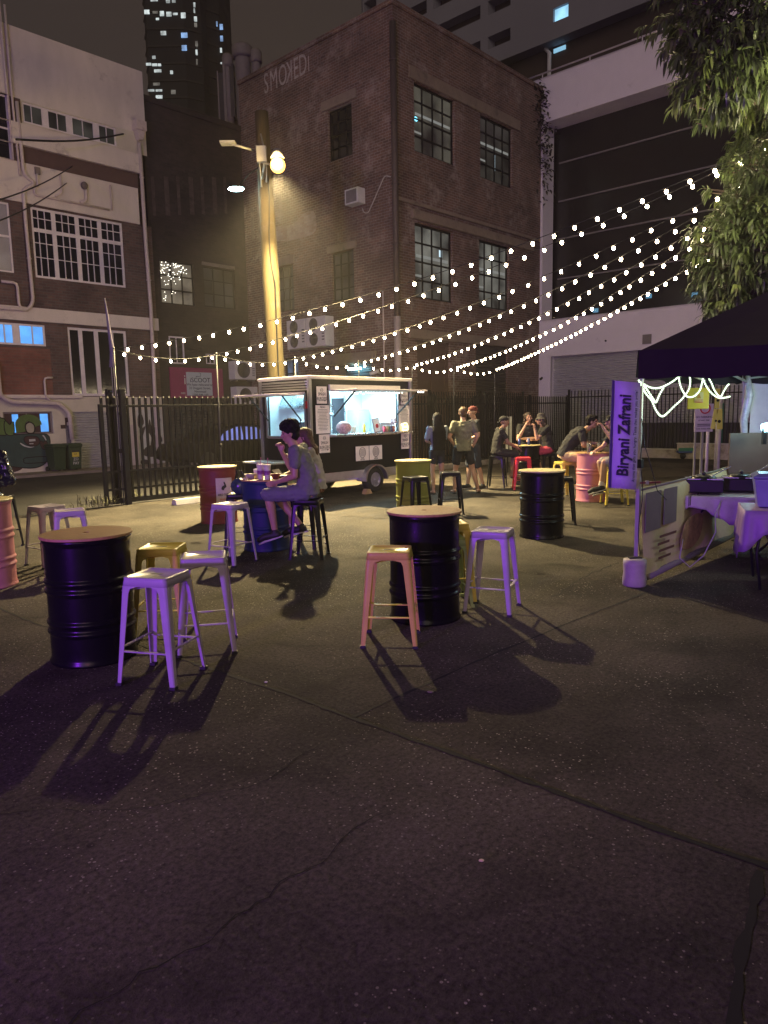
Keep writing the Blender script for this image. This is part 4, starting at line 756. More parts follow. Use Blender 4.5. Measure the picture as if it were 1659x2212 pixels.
mb = MB(); mb.box(.04, Lx-.04, -.022, -.002, .34, .5); mb.box(-.022, -.002, .04, Ly-.04, .34, .5); mb.build('chequer_skirt', mat('chequer_plate', (.48, .45, .43), .4, metal=.6, bump=.8, bscale=50), TR)
mb = MB(); mb.box(.5, 2.6, -.05, -.003, 2.13, 2.24); mb.box(-.05, -.003, .12, 1.32, 2.07, 2.1); mb.build('hatch_head', TCREAM, TR)
mb = MB(); mb.box(.47, .52, -.02, -.002, 1.22, 2.13); mb.box(2.55, 2.6, -.02, -.002, 1.22, 2.13); mb.box(.52, 2.55, -.02, -.002, 1.205, 1.222); mb.build('hatch_frame', ALU, TR); mb = MB(); [mb.box(-.02, -.002, .1, .15, 1.2, 2.07), mb.box(-.02, -.002, 1.28, 1.33, 1.2, 2.07), mb.box(-.03, .05, .15, 1.28, 1.19, 1.239)]; mb.build('hatch_frame', ALU, TR)
mb = MB(); mb.box(.47, 2.78, -.24, .3, 1.225, 1.265); mb.build('serving_counter', STEEL, TR, bevel=.006)
mb = MB(); mb.box(.5, 2.62, -.80, -.06, 2.105, 2.135, 0); fl = mb.build('hatch_flap', TCREAM, TR, bevel=.005)
for x in (.62, 2.5): mb = MB(); mb.bar((x, -.03, 1.62), (x, -.62, 2.1), .025); mb.build('gas_strut', BRACK, fl)
mb = MB(); mb.box(-.78, -.06, .1, 1.36, 2.03, 2.06); fl2 = mb.build('hatch_flap', TCREAM, TR, bevel=.005); 
for y in (.22, 1.24): mb = MB(); mb.bar((-.03, y, 1.55), (-.5, y, 2.03), .022); mb.build('gas_strut', BRACK, fl2)
mb = MB(); [mb.box(-.05-.012*k, -.004, .03, 1.42, 2.13+.05*k, 2.16+.05*k) for k in range(4)]; mb.build('roller_awning', ALU, TR)
for (p, a) in (((1.5, .35, zt-.09), 0), ((1.5, 1.1, zt-.09), 0), ((.45, .75, zt-.09), 1)):
    mb = MB(); mb.box(p[0]-(.6 if not a else .04), p[0]+(.6 if not a else .04), p[1]-(.03 if not a else .5), p[1]+(.03 if not a else .5), p[2], p[2]+.03); mb.build('ceiling_tube', emis('trailer_tube', (.45, .86, 1), 40), TR)
mb = MB(); rnd = random.Random(8)
for k in range(26): mb.ball((.6+k*.08, -.08-rnd.uniform(0, .03), 2.08+rnd.uniform(-.02, .02)), .014, 6, 4)
for k in range(6): mb.ball((2.45+rnd.uniform(-.08, .15), -.72, 2.09), .018, 6, 4)
mb.build('hatch_fairy_lights', emis('fairy_white', (0, 0, 0), 0), TR)
# inside
mb = MB(); mb.prism([(.08, 1.85), (.75, 1.85), (.6, 2.1), (.2, 2.1)], lambda x, z: (x+.35, .55, z), lambda x, z: (x+.35, Ly-.05, z)); mb.box(.42, 1.12, .53, Ly-.05, 1.8, 1.85); mb.build('range_hood', STEEL, TR)
mb = MB(); mb.box(.1, 1.5, .85, Ly-.05, .55, 1.22); mb.box(2.0, 2.85, .95, Ly-.05, .55, 1.2); mb.build('bench', STEEL, TR)
mb = MB(); mb.box(1.93, 2.33, Ly-.05, Ly-.037, .9, 2.02); mb.build('back_door_opening', mat('night_opening', (.01, .012, .02), .9), TR)
mb = MB(); mb.box(1.6, 1.75, Ly-.09, Ly-.04, 1.3, 2.1); mb.box(1.88, 1.93, Ly-.06, Ly-.036, .9, 2.08); mb.box(2.33, 2.38, Ly-.06, Ly-.036, .9, 2.08); mb.build('inner_trim', STEEL, TR)
mb = MB(); mb.tube([(1.5, Ly-.08, 1.75), (1.62, Ly-.2, 1.7), (1.82, Ly-.22, 1.68), (1.95, Ly-.08, 1.73)], .012, 6); mb.ball((1.72, Ly-.18, 1.66), (.14, .1, .05)); mb.build('dish_rack', STEEL, TR)
mb = MB(); [mb.box(.95+.5*k, 1.35+.5*k, Ly-.14, Ly-.04, 1.78, 1.80) for k in range(1)]; mb.build('shelf', STEEL, TR)
mb = MB(); [mb.lathe([(.001, 0), (.035, 0), (.04, .1), (.02, .12), (.001, .12)], 12, (1.0+.09*k, Ly-.1, 1.80)) for k in range(4)]; mb.build('shelf_jars', mat('jar_dark', (.1, .12, .14), .4, var=.5), TR)
mb = MB(); mb.box(1.0, 1.35, Ly-.3, Ly-.06, 1.22, 1.5); mb.box(.55, .8, Ly-.4, Ly-.1, 1.22, 1.36); mb.build('grill', mat('grill_grey', (.12, .13, .14), .4, metal=.5), TR)
mb = MB(); mb.box(2.42, 2.8, Ly-.4, Ly-.06, .6, 1.75); mb.build('fridge', mat('fridge_grey', (.3, .36, .4), .35), TR)
mb = MB(); mb.tube([(.55, Ly-.3, 1.22), (.55, Ly-.3, 1.45), (.62, Ly-.32, 1.55), (.72, Ly-.34, 1.5)], .014, 6); mb.tube([(1.45, Ly-.3, 1.22), (1.45, Ly-.3, 1.48), (1.5, Ly-.32, 1.54), (1.56, Ly-.34, 1.48)], .012, 6); mb.tube([(.9, Ly-.35, 1.3), (.93, Ly-.36, 1.48), (1.1, Ly-.38, 1.52), (1.25, Ly-.37, 1.38)], .012, 6); mb.build('tap', STEEL, TR)
def item(name, label, cat, mbs, loc, rz=0, group=None):
    t = thing(name, label, cat, loc, rz, group); [m_[1].build(m_[0], m_[2], t, bevel=(m_[3] if len(m_) > 3 else 0)) for m_ in mbs]; return t
def TL(x, y, z): c, s = math.cos(TYAW), math.sin(TYAW); return Vector((TP.x+x*c-y*s, TP.y+x*s+y*c, z))
def cyl(r, h, n=20, r2=None): m_ = MB(); m_.lathe([(r*.9, 0), (r, .01), (r2 or r, h)], n); return m_
def boxm(w, d, h): m_ = MB(); m_.box(-w/2, w/2, -d/2, d/2, 0, h); return m_
RED = mat('plastic_red', (.5, .03, .03), .5); CLR = mat('clear_tub', (.45, .5, .55), .25); YEL = mat('mustard_yellow', (.75, .6, .05), .4); BAGW = mat('plastic_bag', (.5, .3, .3), .4, var=.5, vscale=25)
item('cooking_pot', 'dark pot with a lid seen through the left hatch of the trailer', 'pot', [('pot_body', cyl(.13, .17), mat('pot_grey', (.06, .06, .065), .4, metal=.5)), ('lid', (lambda m_: m_.lathe([(.13, .172), (.1, .2), (.02, .22), (.02, .25), (.001, .25)], 20) or m_)(MB()), STEEL)], TL(.3, 1.02, 1.22))
m_ = MB(); m_.box(-.18, .18, -.15, .15, 0, .12); m2 = MB(); [m2.bar((-.08+.09*k, 0, .1), (-.1+.1*k, 0, .32-.05*k), .018) for k in range(3)]
item('fryer_tray', 'steel fryer tray with utensils standing in it, inside the left hatch', 'fryer', [('tray', m_, STEEL), ('utensil', m2, BRACK)], TL(.4, .6, 1.24), 0)
item('takeaway_bag', 'crumpled red and clear plastic bag on the serving counter', 'bag', [('bag_body', (lambda: (lambda m_: (m_.ball((0, 0, .12), (.16, .12, .13), 12, 8), m_)[1])(MB()))(), BAGW)], TL(.92, .02, 1.265))
item('plastic_tub', 'clear plastic tub at the right end of the serving counter', 'tub', [('tub', boxm(.34, .24, .2), CLR, .01)], TL(2.15, .1, 1.265), TYAW)
m_ = MB(); m_.box(-.1, .1, -.01, .01, 0, .29); m2 = MB(); m2.box(-.085, .085, -.013, -.0105, .015, .275); m3 = MB(); m3.tube([(0, -.016, .13), (0, -.013, .13)], .045, 16)
o = item('counter_sign', 'small framed notice with a red stamp leaning on the serving counter', 'sign', [('frame', m_, mat('frame_brown', (.2, .12, .09), .5)), ('paper', m2, mat('paper_white', (0, 0, 0))), ('stamp', m3, RED)], TL(1.78, -.12, 1.27), TYAW); o.rotation_euler = (R(-8), R(-7), TYAW)
for k, c in enumerate(((.5, .05, .1), (.35, .2, .12), (.1, .12, .06), (.05, .05, .12), (.4, .1, .06))):
    m_ = cyl(.032, .12, 14); m2 = MB(); m2.lathe([(.03, .12), (.022, .135), (.022, .14), (.001, .14)], 14)
    item('drink_can', ('red', 'brown', 'dark green', 'navy', 'orange')[k]+' drink can in the row on the trailer counter', 'can', [('can_body', m_, mat('can_%d' % k, c, .35, metal=.4)), ('can_top', m2, ALU)], TL(1.98+k*.075, -.12, 1.265), 0, 'drink cans on the trailer counter')
m_ = MB(); m_.lathe([(.001, 0), (.06, 0), (.075, .03), (.06, .17), (.03, .22), (.001, .22)], 16)
item('flower_jar', 'jar with a white and red wrapped bunch at the end of the counter', 'jar', [('jar', cyl(.05, .14), CLR), ('bunch', (lambda: (lambda m_: ([m_.ball((random.uniform(-.06, .06), random.uniform(-.05, .05), .2+random.uniform(-.04, .06)), .04, 7, 5) for _ in range(9)], m_)[1])(MB()))(), mat('petals', (.6, .5, .52), .6, var=.5, vscale=30))], TL(2.38, 0, 1.265))
m_ = MB(); m_.prism(blob([(-.1, 0), (.1, 0), (.11, .06), (.09, .14), (0, .18), (-.09, .14), (-.11, .06)], 4), lambda a, b: (a, -.02, b), lambda a, b: (a, .02, b))
m2 = MB(); m2.tube([(x*.8, -.03, .02+z*.85) for x, z in blob([(-.1, 0), (.1, 0), (.11, .06), (.09, .14), (0, .18), (-.09, .14), (-.11, .06), (-.1, 0)], 3)], .007, 5); m2.tube([(-.08, -.03, .07), (.08, -.03, .07)], .007, 5); m2.tube([(-.08, -.03, .1), (.08, -.03, .1)], .007, 5)
item('neon_burger_lamp', 'small glowing yellow burger shaped lamp on the serving counter', 'lamp', [('lamp_body', m_, emis('neon_soft', (1, .75, .3), 1.1)), ('neon_line', m2, emis('neon_line', (1, .85, .4), 5))], TL(2.62, -.13, 1.27), TYAW)
item('sauce_bottle', 'yellow mustard squeeze bottle beside the framed notice', 'bottle', [('bottle_body', cyl(.03, .15, 12), YEL), ('nozzle', (lambda m_: (m_.lathe([(.028, .15), (.008, .2), (.001, .2)], 12), m_)[1])(MB()), YEL)], TL(1.55, .05, 1.265))
item('white_tub', 'small white tub behind the counter near the bag', 'tub', [('tub', cyl(.08, .14), mat('paper_white', (0, 0, 0)))], TL(1.3, .15, 1.265))
# signs taped to the trailer
PAPER = mat('sign_paper', (.8, .75, .68), .65, var=.05)
def sign(x0, x1, z0, z1, kind, arrow=1):
    mb = MB(); mb.box(x0-.012, x1+.012, -.026, -.018, z0-.012, z1+.012); f = mb.build('menu_sign', TBLK, TR); mb = MB(); mb.box(x0, x1, -.031, -.0265, z0, z1); p = mb.build('paper', PAPER, f)
    cx = (x0+x1)/2; w = x1-x0; y = -.0325
    if kind == 'smash':
        text('SMASH\nBURGERS', .088, INK, (1, 0, 0), (0, 0, 1), (cx, y, z0+(z1-z0)*.42), p, ext=.001, xs=.72)
        mb = MB(); mb.box(cx-w*.32, cx+w*.32, y-.001, y+.001, z0+.055, z0+.063); hx = cx+arrow*w*.32; mb.add([(hx+arrow*.02, y, z0+.059), (hx-arrow*.02, y, z0+.078), (hx-arrow*.02, y, z0+.04)], [(0, 1, 2)]); o = mb.build('arrow', INK, p)
        mb = MB(); c = (cx, z1-.07); [mb.tube([(c[0]+r_*math.cos(t_*math.pi/8), y, c[1]+r_*math.sin(t_*math.pi/8)) for t_ in range(17)], .003, 4) for r_ in (.035,)]; [mb.box(cx-.028, cx+.028, y-.002, y+.001, c[1]+k*.012-.002, c[1]+k*.012+.002) for k in (-1, 0, 1)]; mb.build('logo', INK, p)
    elif kind == 'menu':
        text('MENU', .05, INK, (1, 0, 0), (0, 0, 1), (cx, y, z1-.04), p, ext=.001); mb = MB(); rnd = random.Random(int(x0*100))
        for k in range(15): l = w*rnd.uniform(.5, .85); mb.box(cx-l/2, cx+l/2, y-.001, y+.001, z1-.09-k*.028, z1-.086-k*.028+.004)
        mb.build('menu_lines', mat('ink_grey', (.12, .11, .1), .6), p)
    else:
        mb = MB(); cz = (z0+z1)/2+.02; ring = [(cx+.095*math.cos(t_*math.pi/12), y, cz+.105*math.sin(t_*math.pi/12)) for t_ in range(25)]; mb.tube(ring, .005, 5)
        for k in range(-4, 5): l = .08*math.sqrt(1-(k/5.2)**2); mb.box(cx-l, cx+l, y-.001, y+.001, cz+k*.018-.004, cz+k*.018+.004)
        mb.build('logo', mat('ink_grey', (.12, .11, .1), .6), p); text('SMASH\nBURGERS', .03, INK, (1, 0, 0), (0, 0, 1), (cx, y, z0+.035), p, ext=.001)
sign(.16, .43, 1.87, 2.2, 'smash'); sign(.12, .49, 1.29, 1.84, 'menu'); sign(.19, .47, .91, 1.27, 'smash'); sign(2.63, 2.87, 1.84, 2.17, 'smash', -1); sign(2.56, 2.92, 1.27, 1.82, 'menu'); sign(2.63, 2.9, .87, 1.22, 'smash', -1); sign(1.2, 1.59, .69, .99, 'logo'); sign(1.61, 2.0, .69, .99, 'logo')
mb = MB(); mb.box(-.02, -.003, .05, .12, 1.78, 1.92); mb.build('red_switch', RED, TR)
# wheels and underside
for y, nm in ((-.1, 1), (Ly-.12, 0)):
    mb = MB(); mb.lathe([(.15, -.09), (.24, -.095), (.265, -.07), (.275, -.02), (.275, .02), (.265, .07), (.24, .095), (.15, .09)], 40, caps=False); w_ = mb.build('wheel', TYRE, TR, loc=(1.72, y+.1, .275)); w_.rotation_euler = (R(90), 0, 0)
    mb = MB(); mb.lathe([(.155, .092), (.165, .07), (.14, .035), (.06, .045), (.001, .05)], 28, caps=False)
    for k in range(8): a = k*math.pi/4; mb.bar((.05*math.cos(a), .05*math.sin(a), .075), (.145*math.cos(a), .145*math.sin(a), .062), .03, .012)
    mb.ball((0, 0, .07), (.045, .045, .03), 12, 8); r_ = mb.build('rim', RIM, w_)
mb = MB(); arc = [(1.72+.36*math.cos(t_), .26+.34*math.sin(t_)) for t_ in [math.pi*k/14 for k in range(15)]]; arc2 = [(1.72+.32*math.cos(t_), .26+.31*math.sin(t_)) for t_ in [math.pi*(14-k)/14 for k in range(15)]]
mb.prism(arc+arc2, lambda a, b: (a, -.14, b), lambda a, b: (a, .12, b)); mb.build('mudguard', ALU, TR, fix=True)
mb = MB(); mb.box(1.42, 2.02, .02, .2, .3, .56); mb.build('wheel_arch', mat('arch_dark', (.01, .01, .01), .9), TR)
mb = MB(); mb.box(0, Lx, .1, .16, .3, .36); mb.box(0, Lx, Ly-.16, Ly-.1, .3, .36); mb.tube([(1.72, .05, .27), (1.72, Ly-.05, .27)], .03, 8); mb.bar((0, Ly/2-.3, .33), (-1.1, Ly/2, .33), .06); mb.bar((0, Ly/2+.3, .33), (-1.1, Ly/2, .33), .06); mb.build('chassis', ALU, TR)
for x, y in ((.25, .12), (.3, Ly-.15), (2.8, .15), (2.8, Ly-.15)): mb = MB(); mb.bar((x, y, .34), (x+(.0 if x < 1 else .12), y, .01), .05); mb.box(x-.08, x+.1, y-.06, y+.06, 0, .015); mb.build('corner_jack', ALU, TR)
mb = MB(); mb.box(-.62, -.04, .35, 1.3, .4, .72); bx_ = mb.build('drawbar_box', TBLK, TR, bevel=.01); mb = MB(); mb.box(-.65, -.03, .32, 1.33, .725, .755); mb.build('box_lid', mat('pale_lid', (.42, .46, .48), .4), bx_, bevel=.006)
item('wheel_chock', 'small wooden chock in front of the trailer wheel', 'chock', [('chock', (lambda m_: (m_.prism([(-.1, 0), (.1, 0), (.03, .1), (-.06, .1)], lambda a, b: (a, -.06, b), lambda a, b: (a, .06, b)), m_)[1])(MB()), mat('raw_timber', (.4, .28, .12), .8))], TL(1.42, -.12, 0), TYAW)
# ------------------------------------------------------------------ drums used as tables
PLY = mat('plywood_top', (.42, .25, .10), .5, var=.22, vscale=9, bump=.15, bscale=30, stretch=(1, 7, 1))
PLYE = mat('lid_yellow', (.55, .47, .22), .5, var=.12, vscale=9, stretch=(1, 6, 1))
def drum_base():
    t = thing('drum_table', 'x', 'drum table', (0, 0, 0)); r = .283; p = [(.27, 0.012), (.292, .0), (.295, .012), (.286, .028)]
    def rib(z): return [(r, z-.024), (r+.004, z-.018), (r+.011, z-.008), (r+.013, z), (r+.011, z+.008), (r+.004, z+.018), (r, z+.024)]
    prof = p+[(r, .05), (r, .1), (r, .18), (r, .196)]+rib(.225)+[(r, .2575)]+rib(.29)+[(r, .32), (r, .40), (r, .48)]+rib(.51)+[(r, .5425)]+rib(.575)+[(r, .604)]+[(r, .62), (r, .72), (r, .82), (r, .83), (r+.006, .842), (.294, .85), (.296, .862), (.292, .87), (.28, .871)]
    prof = sorted(prof[:4], key=lambda q: 0)+prof[4:]
    mb = MB(); mb.lathe(prof, 64); mb.build('drum_body', BRACK, t)
    mb = MB(); n = 64; z0, z1, R1, r0 = .872, .89, .305, .022
    mb.rings([[(a*math.cos(2*math.pi*k/n), a*math.sin(2*math.pi*k/n), z) for k in range(n)] for a, z in ((r0, z0), (R1-.002, z0), (R1, z0+.003), (R1, z1-.003), (R1-.003, z1), (r0, z1), (r0, z0))], smooth=False, caps=False)
    mb.build('table_top', PLY, t)
    mb = MB(); mb.lathe([(.001, .0), (r0+.001, .0)], 24, (0, 0, .874), caps=False); mb.build('centre_hole', INK, t); remember(t); return t
def paint_metal(name, col, rough=.32): return mat(name, col, rough, var=.1, vscale=5, coat=0, spec=.22, rvar=.04, dirt=((col[0]*.5+.02, col[1]*.5+.02, col[2]*.5+.015), 2.2, .66))
DRK = paint_metal('drum_black', (.006, .006, .007), .26)
D0 = drum_base()
def place_drum(P, m, label, top=PLY, rz=0, first=[True]):
    if first[0]: o = D0; first[0] = False; o.location = P; o['label'] = label; [k for k in KIDS[o.name] if k.name.startswith('drum_body')][0].data.materials[0] = m; o['group'] = 'oil drums used as bar tables'; return o
    o = dup(D0, None, P, rz, label, {BRACK: m, PLY: top, DRK: m} if top != PLY else {DRK: m}); o['group'] = 'oil drums used as bar tables'
    return o
DP = {}
def dpos(u, v, bv=None, w=.5):
    p = atz(u, v, .89); 
    if bv: q = atz(u, bv, 0); q = q*(1+.285/q.xy.length); q.x = p.x*q.y/p.y; p = p.lerp(q, w)
    return Vector((p.x, p.y, 0))
for k, (args, m, lab, top) in enumerate((((186, 1148, 1446), DRK, 'black oil drum table nearest the camera at the left, with a brown plywood top', PLY), ((916, 1103, 1350), DRK, 'black oil drum table in the centre foreground between a yellow and a white stool', PLY), ((1171, 1015, 1166), DRK, 'black oil drum table standing alone at the right, in front of the pink drum', PLYE),
        ((468.5, 1009, 1128), paint_metal('drum_maroon', (.17, .035, .03), .5), 'maroon oil drum table with a white poster, beside the sliding gate', PLYE), ((572, 1036, 1187), paint_metal('drum_navy', (.011, .022, .09), .45), 'navy blue oil drum table with food and drinks where the couple sit', PLY), ((892, 993.5, None), paint_metal('drum_green', (.22, .23, .06), .5), 'olive green oil drum table in front of the trailer wheel', PLYE),
        ((1281, 974, 1091), paint_metal('drum_pink', (.5, .2, .23), .45), 'pink oil drum table with two beer glasses at the right', PLY), ((1139, 961, None), DRK, 'black oil drum table furthest back with two drink cans on it', PLYE), ((-46, 1079, 1277), paint_metal('drum_pink', (0, 0, 0)), 'pink oil drum table cut off by the left edge of the view', PLYE))):
    DP[k+1] = dpos(*args); place_drum(DP[k+1], m, lab, top, random.uniform(0, 6))
def oncyl(dr, ang, z, r=.287): c = DP[dr]; return Vector((c.x+r*math.cos(ang), c.y+r*math.sin(ang), z))
# poster on the maroon drum
t = thing('poster', 'white poster wrapped on the side of the maroon drum', 'poster', DP[4]); mb = MB(); a0, a1 = R(-83), R(-32); n = 10; r_ = .3
mb.add([(r_*math.cos(a0+(a1-a0)*i/n), r_*math.sin(a0+(a1-a0)*i/n), z) for z in (.22, .72) for i in range(n+1)], [(i, i+1, n+2+i, n+1+i) for i in range(n)]); mb.build('sheet', mat('poster_paper', (.5, .42, .38), .6), t)
am = (a0+a1)/2; nx = Vector((math.cos(am), math.sin(am), 0)); rt = Vector((-nx.y, nx.x, 0)); pc = nx*.303
text('WILD TURKEY', .05, INK, rt, (0, 0, 1), pc+Vector((0, 0, .46)), t, xs=.72); text('BOURBON', .035, RED, rt, (0, 0, 1), pc+Vector((0, 0, .39)), t)
mb = MB(); ppp = blob([(-.02, 0), (.0, .03), (.03, .05), (.02, .09), (-.0, .13), (-.015, .12), (-.005, .08), (-.04, .06), (-.05, .02)], 3); mb.prism(ppp, lambda a, b: tuple(pc+rt*a+nx*.001+Vector((0, 0, .53+b))), lambda a, b: tuple(pc+rt*a-nx*.002+Vector((0, 0, .53+b)))); mb.build('emblem', INK, t)
# ------------------------------------------------------------------ metal stools
def stool_base():
    t = thing('bar_stool', 'x', 'stool', (0, 0, 0)); h, s0, s1 = .69, .15, .207
    def rr(c, r, z, n=4):
        o = []
        for k, (sx, sy) in enumerate(((1, 1), (-1, 1), (-1, -1), (1, -1))):
            for q in range(n+1): a = (k*90+q*90/n)*math.pi/180; o.append((sx*(c-r)+r*math.cos(a), sy*(c-r)+r*math.sin(a), z))
        return o
    mb = MB(); mb.rings([rr(s0+.004, .03, h-.012), rr(s0+.004, .03, h-.004), rr(s0-.002, .028, h), rr(s0-.014, .024, h), rr(s0-.018, .022, h-.005)], smooth=True); mb.build('seat', BRACK, t)
    mb = MB(); mb.box(-.04, .04, -.011, .011, h-.0046, h-.0035); mb.build('hand_slot', INK, t)
    mb = MB(); zt_, zb_ = h-.012, h-.056; c0, c1 = s0+.003, s0+.010
    for a, b in ((zt_, zb_),): mb.rings([rr(c0, .03, a), rr(c1, .03, b), rr(c1-.006, .026, b), rr(c0-.006, .026, a-.004)], caps=False, smooth=True)
    mb.build('skirt', BRACK, t)
    for sx, sy in ((1, 1), (-1, 1), (-1, -1), (1, -1)):
        mb = MB(); rg = []
        for i in range(13):
            f = (i/12)**1.5; z = (h-.054)*(1-f); c = c1+(s1-c1)*f; 
            w = .032+.026*(1-f)**.9+.06*math.exp(-f*75)
            r = min(.028, w*.45); T = .007; ring = []
            pts = [(c-w, c), (c-r, c)]+[(c-r+r*math.sin(a), c-r+r*math.cos(a)) for a in (R(30), R(60))]+[(c, c-r), (c, c-w), (c-T, c-w), (c-T, c-r)]+[(c-r+(r-T)*math.sin(a), c-r+(r-T)*math.cos(a)) for a in (R(60), R(30))]+[(c-r, c-T), (c-w, c-T)]
            ring = [(sx*x, sy*y, z) for x, y in pts]
            rg.append(ring)
        mb.rings(rg, smooth=False); o = mb.build('leg', BRACK, t, fix=True)
        mb = MB(); c = s1-.017; mb.box(sx*c-.02, sx*c+.02, sy*c-.02, sy*c+.02, 0, .018); mb.build('foot_cap', INK, o)
    mb = MB(); z = .22; c = s1-(s1-c1)*z/(h-.07)-.012
    for k in range(4):
        a, b = [((c, c), (-c, c)), ((-c, c), (-c, -c)), ((-c, -c), (c, -c)), ((c, -c), (c, c))][k]; zz = z+(.018 if k % 2 else 0); mb.bar((*a, zz), (*b, zz), .02, .008)
    mb.build('footrest', BRACK, t)
    mb = MB(); c = c1-.004; mb.bar((c, c, h-.075), (-c, -c, h-.085), .018, .006); mb.bar((-c, c, h-.085), (c, -c, h-.075), .018, .006); mb.build('cross_brace', BRACK, t)
    remember(t); return t
SW = paint_metal('stool_white', (.42, .37, .45), .25); SY = paint_metal('stool_yellow', (.62, .5, .1), .3); SK = paint_metal('stool_black', (.012, .013, .015), .3); SR = paint_metal('stool_red', (.55, .03, .05), .3); SG = paint_metal('stool_green', (.42, .5, .25), .3)
S0 = stool_base(); NST = [0]; SP = {}
def stool(key, P, yaw, m, label, z=0):
    SP[key] = Vector((P[0], P[1], 0))
    o = dup(S0, None, (P[0], P[1], z), yaw, label, {BRACK: m}); o['group'] = 'square metal bar stools'; NST[0] += 1
def sedge(key, a, b, m, label, zz=.68, z=0):
    P, Q = atz(*a, zz), atz(*b, zz); d = (Q-P).normalized(); n = Vector((-d.y, d.x, 0)); c = (P+Q)/2+n*.152; stool(key, c, math.atan2(d.y, d.x), m, label, z)
def scorn(key, c, yaw, m, label, zz=.68):
    p = atz(*c, zz); y = R(yaw); stool(key, (p.x+(-.15*math.cos(y)-.15*math.sin(y)), p.y+(-.15*math.sin(y)+.15*math.cos(y))), y, m, label)
sedge(1, (265.3, 1250.6), (354.8, 1254.8), SW, 'white metal stool nearest the camera, in front of the big black drum at left')
sedge(2, (390.6, 1212.2), (485, 1207), SW, 'white metal stool just behind and right of the nearest white stool')
sedge(3, (293, 1190.4), (379.2, 1188.8), SY, 'mustard yellow metal stool behind the two white stools at left')
scorn(4, (88, 1099), -36, SW, 'white metal stool standing turned, left of the big black drum by the road edge')
sedge(5, (114.6, 1109), (187, 1104), SW, 'white metal stool half hidden behind the big black drum at left')
scorn(6, (499, 1093.5), -30, SW, 'white metal stool on the left side of the navy drum')
sedge(7, (494, 1071), (536, 1070), SK, 'black metal stool with a bag on it, behind the navy drum')
scorn(8, (686, 1083), -8, SK, 'black metal stool the man in the grey shirt sits on')
sedge(9, (668, 1070), (699, 1062), SK, 'black metal stool the seated woman uses, right of the man in grey')
sedge(10, (792.5, 1197), (883.6, 1197), SY, 'yellow metal stool in front of the centre black drum')
sedge(11, (1019.7, 1150.4), (1089.7, 1153.6), SW, 'white metal stool to the right of the centre black drum')
p = atz(1004, 1172, .58); stool(13, (p.x-.13, p.y+.22), R(8), SG, 'pale green metal stool behind the centre drum, lower of a nested pair', -.1)
stool(12, (p.x-.12, p.y+.22), R(8), SY, 'pale yellow metal stool nested on top of the green one behind the centre drum', .035)
sedge(14, (884.6, 1034), (932.4, 1030.6), SK, 'black metal stool in front of the olive green drum')
sedge(15, (951, 1022.5), (999, 1021.5), SK, 'empty black metal stool right of the green drum, by the standing people')
sedge(16, (1058, 986.7), (1085, 986.7), SK, 'black metal stool under the seated man in the backwards black cap')
sedge(17, (1113, 990), (1149, 989.5), SR, 'bright red metal stool in front of the furthest black drum')
p = atz(1246, 1134); stool(18, (p.x-.18, p.y+.2), R(-10), SK, 'black metal stool mostly hidden behind the black drum at right')
a, b = atz(1306.6, 1093), atz(1363, 1093.7); stool(19, ((a.x+b.x)/2, (a.y+b.y)/2+.2), R(-3), SY, 'yellow metal stool under the drinker, beside the pink drum and the purple banner')
p = atz(1238, 1076); stool(20, (p.x-.14, p.y+.1), R(20), SY, 'yellow metal stool under the man in beige trousers')
stool(22, (DP[8].x+.48, DP[8].y+.12), R(12), SK, 'black metal stool under the person in the bucket hat')
stool(23, (DP[8].x+.12, DP[8].y+.62), R(5), SK, 'black metal stool under the curly haired man behind the furthest drum')
p = atz(29, 1187); stool(21, (p.x-.22, p.y+.12), R(-5), SK, 'black metal stool at the left edge behind the pink drum')
for o in [S0]+[c for c in bpy.data.objects if c.parent == S0]+[g for c in bpy.data.objects if c.parent == S0 for g in bpy.data.objects if g.parent == c]: bpy.data.objects.remove(o)
# ------------------------------------------------------------------ things on the drums
CUPW = mat('cup_white', (.6, .58, .52), .4, var=.1); STRAW = mat('straw_pink', (.55, .15, .3), .4)
T5 = DP[5]+Vector((0, 0, .89))
def cup(P, h, label, straw=True, sticker=True):
    m_ = MB(); m_.lathe([(.03, 0), (.033, .003), (.046, h), (.049, h+.004), (.049, h+.014), (.03, h+.018), (.001, h+.018)], 20); l = [('cup_body', m_, CUPW)]
    if sticker: m2 = MB(); m2.lathe([(.0395, h*.35), (.0435, h*.65)], 20, caps=False); l.append(('cup_label', m2, mat('cup_label', (.2, .05, .2), .5, var=.6, vscale=30)))
    if straw: m3 = MB(); m3.tube([(0, 0, h*.5), (.015, -.01, h+.1)], .005, 6); l.append(('straw', m3, STRAW))
    item('paper_cup', label, 'cup', l, P)
cup(T5+Vector((-.03, -.12, 0)), .17, 'tall white takeaway cup with a straw, left one of the pair on the navy drum'); cup(T5+Vector((.06, -.16, 0)), .165, 'tall white takeaway cup with a straw, right one of the pair on the navy drum')
cup(T5+Vector((-.1, .05, 0)), .1, 'short pink takeaway cup behind the tall cups on the navy drum', True, False)
def bowl(P, r, h, m, label, fill=None):
    m_ = MB(); m_.lathe([(r*.6, 0), (r, h), (r+.008, h+.003), (r-.004, h), (r*.58, .005), (.001, .005)], 22); l = [('bowl', m_, m)]
    if fill: m2 = MB(); [m2.ball((random.uniform(-.5, .5)*r, random.uniform(-.5, .5)*r, h*.85), r*.28, 7, 5) for _ in range(9)]; l.append(('food', m2, fill))
    item('takeaway_bowl', label, 'bowl', l, P)
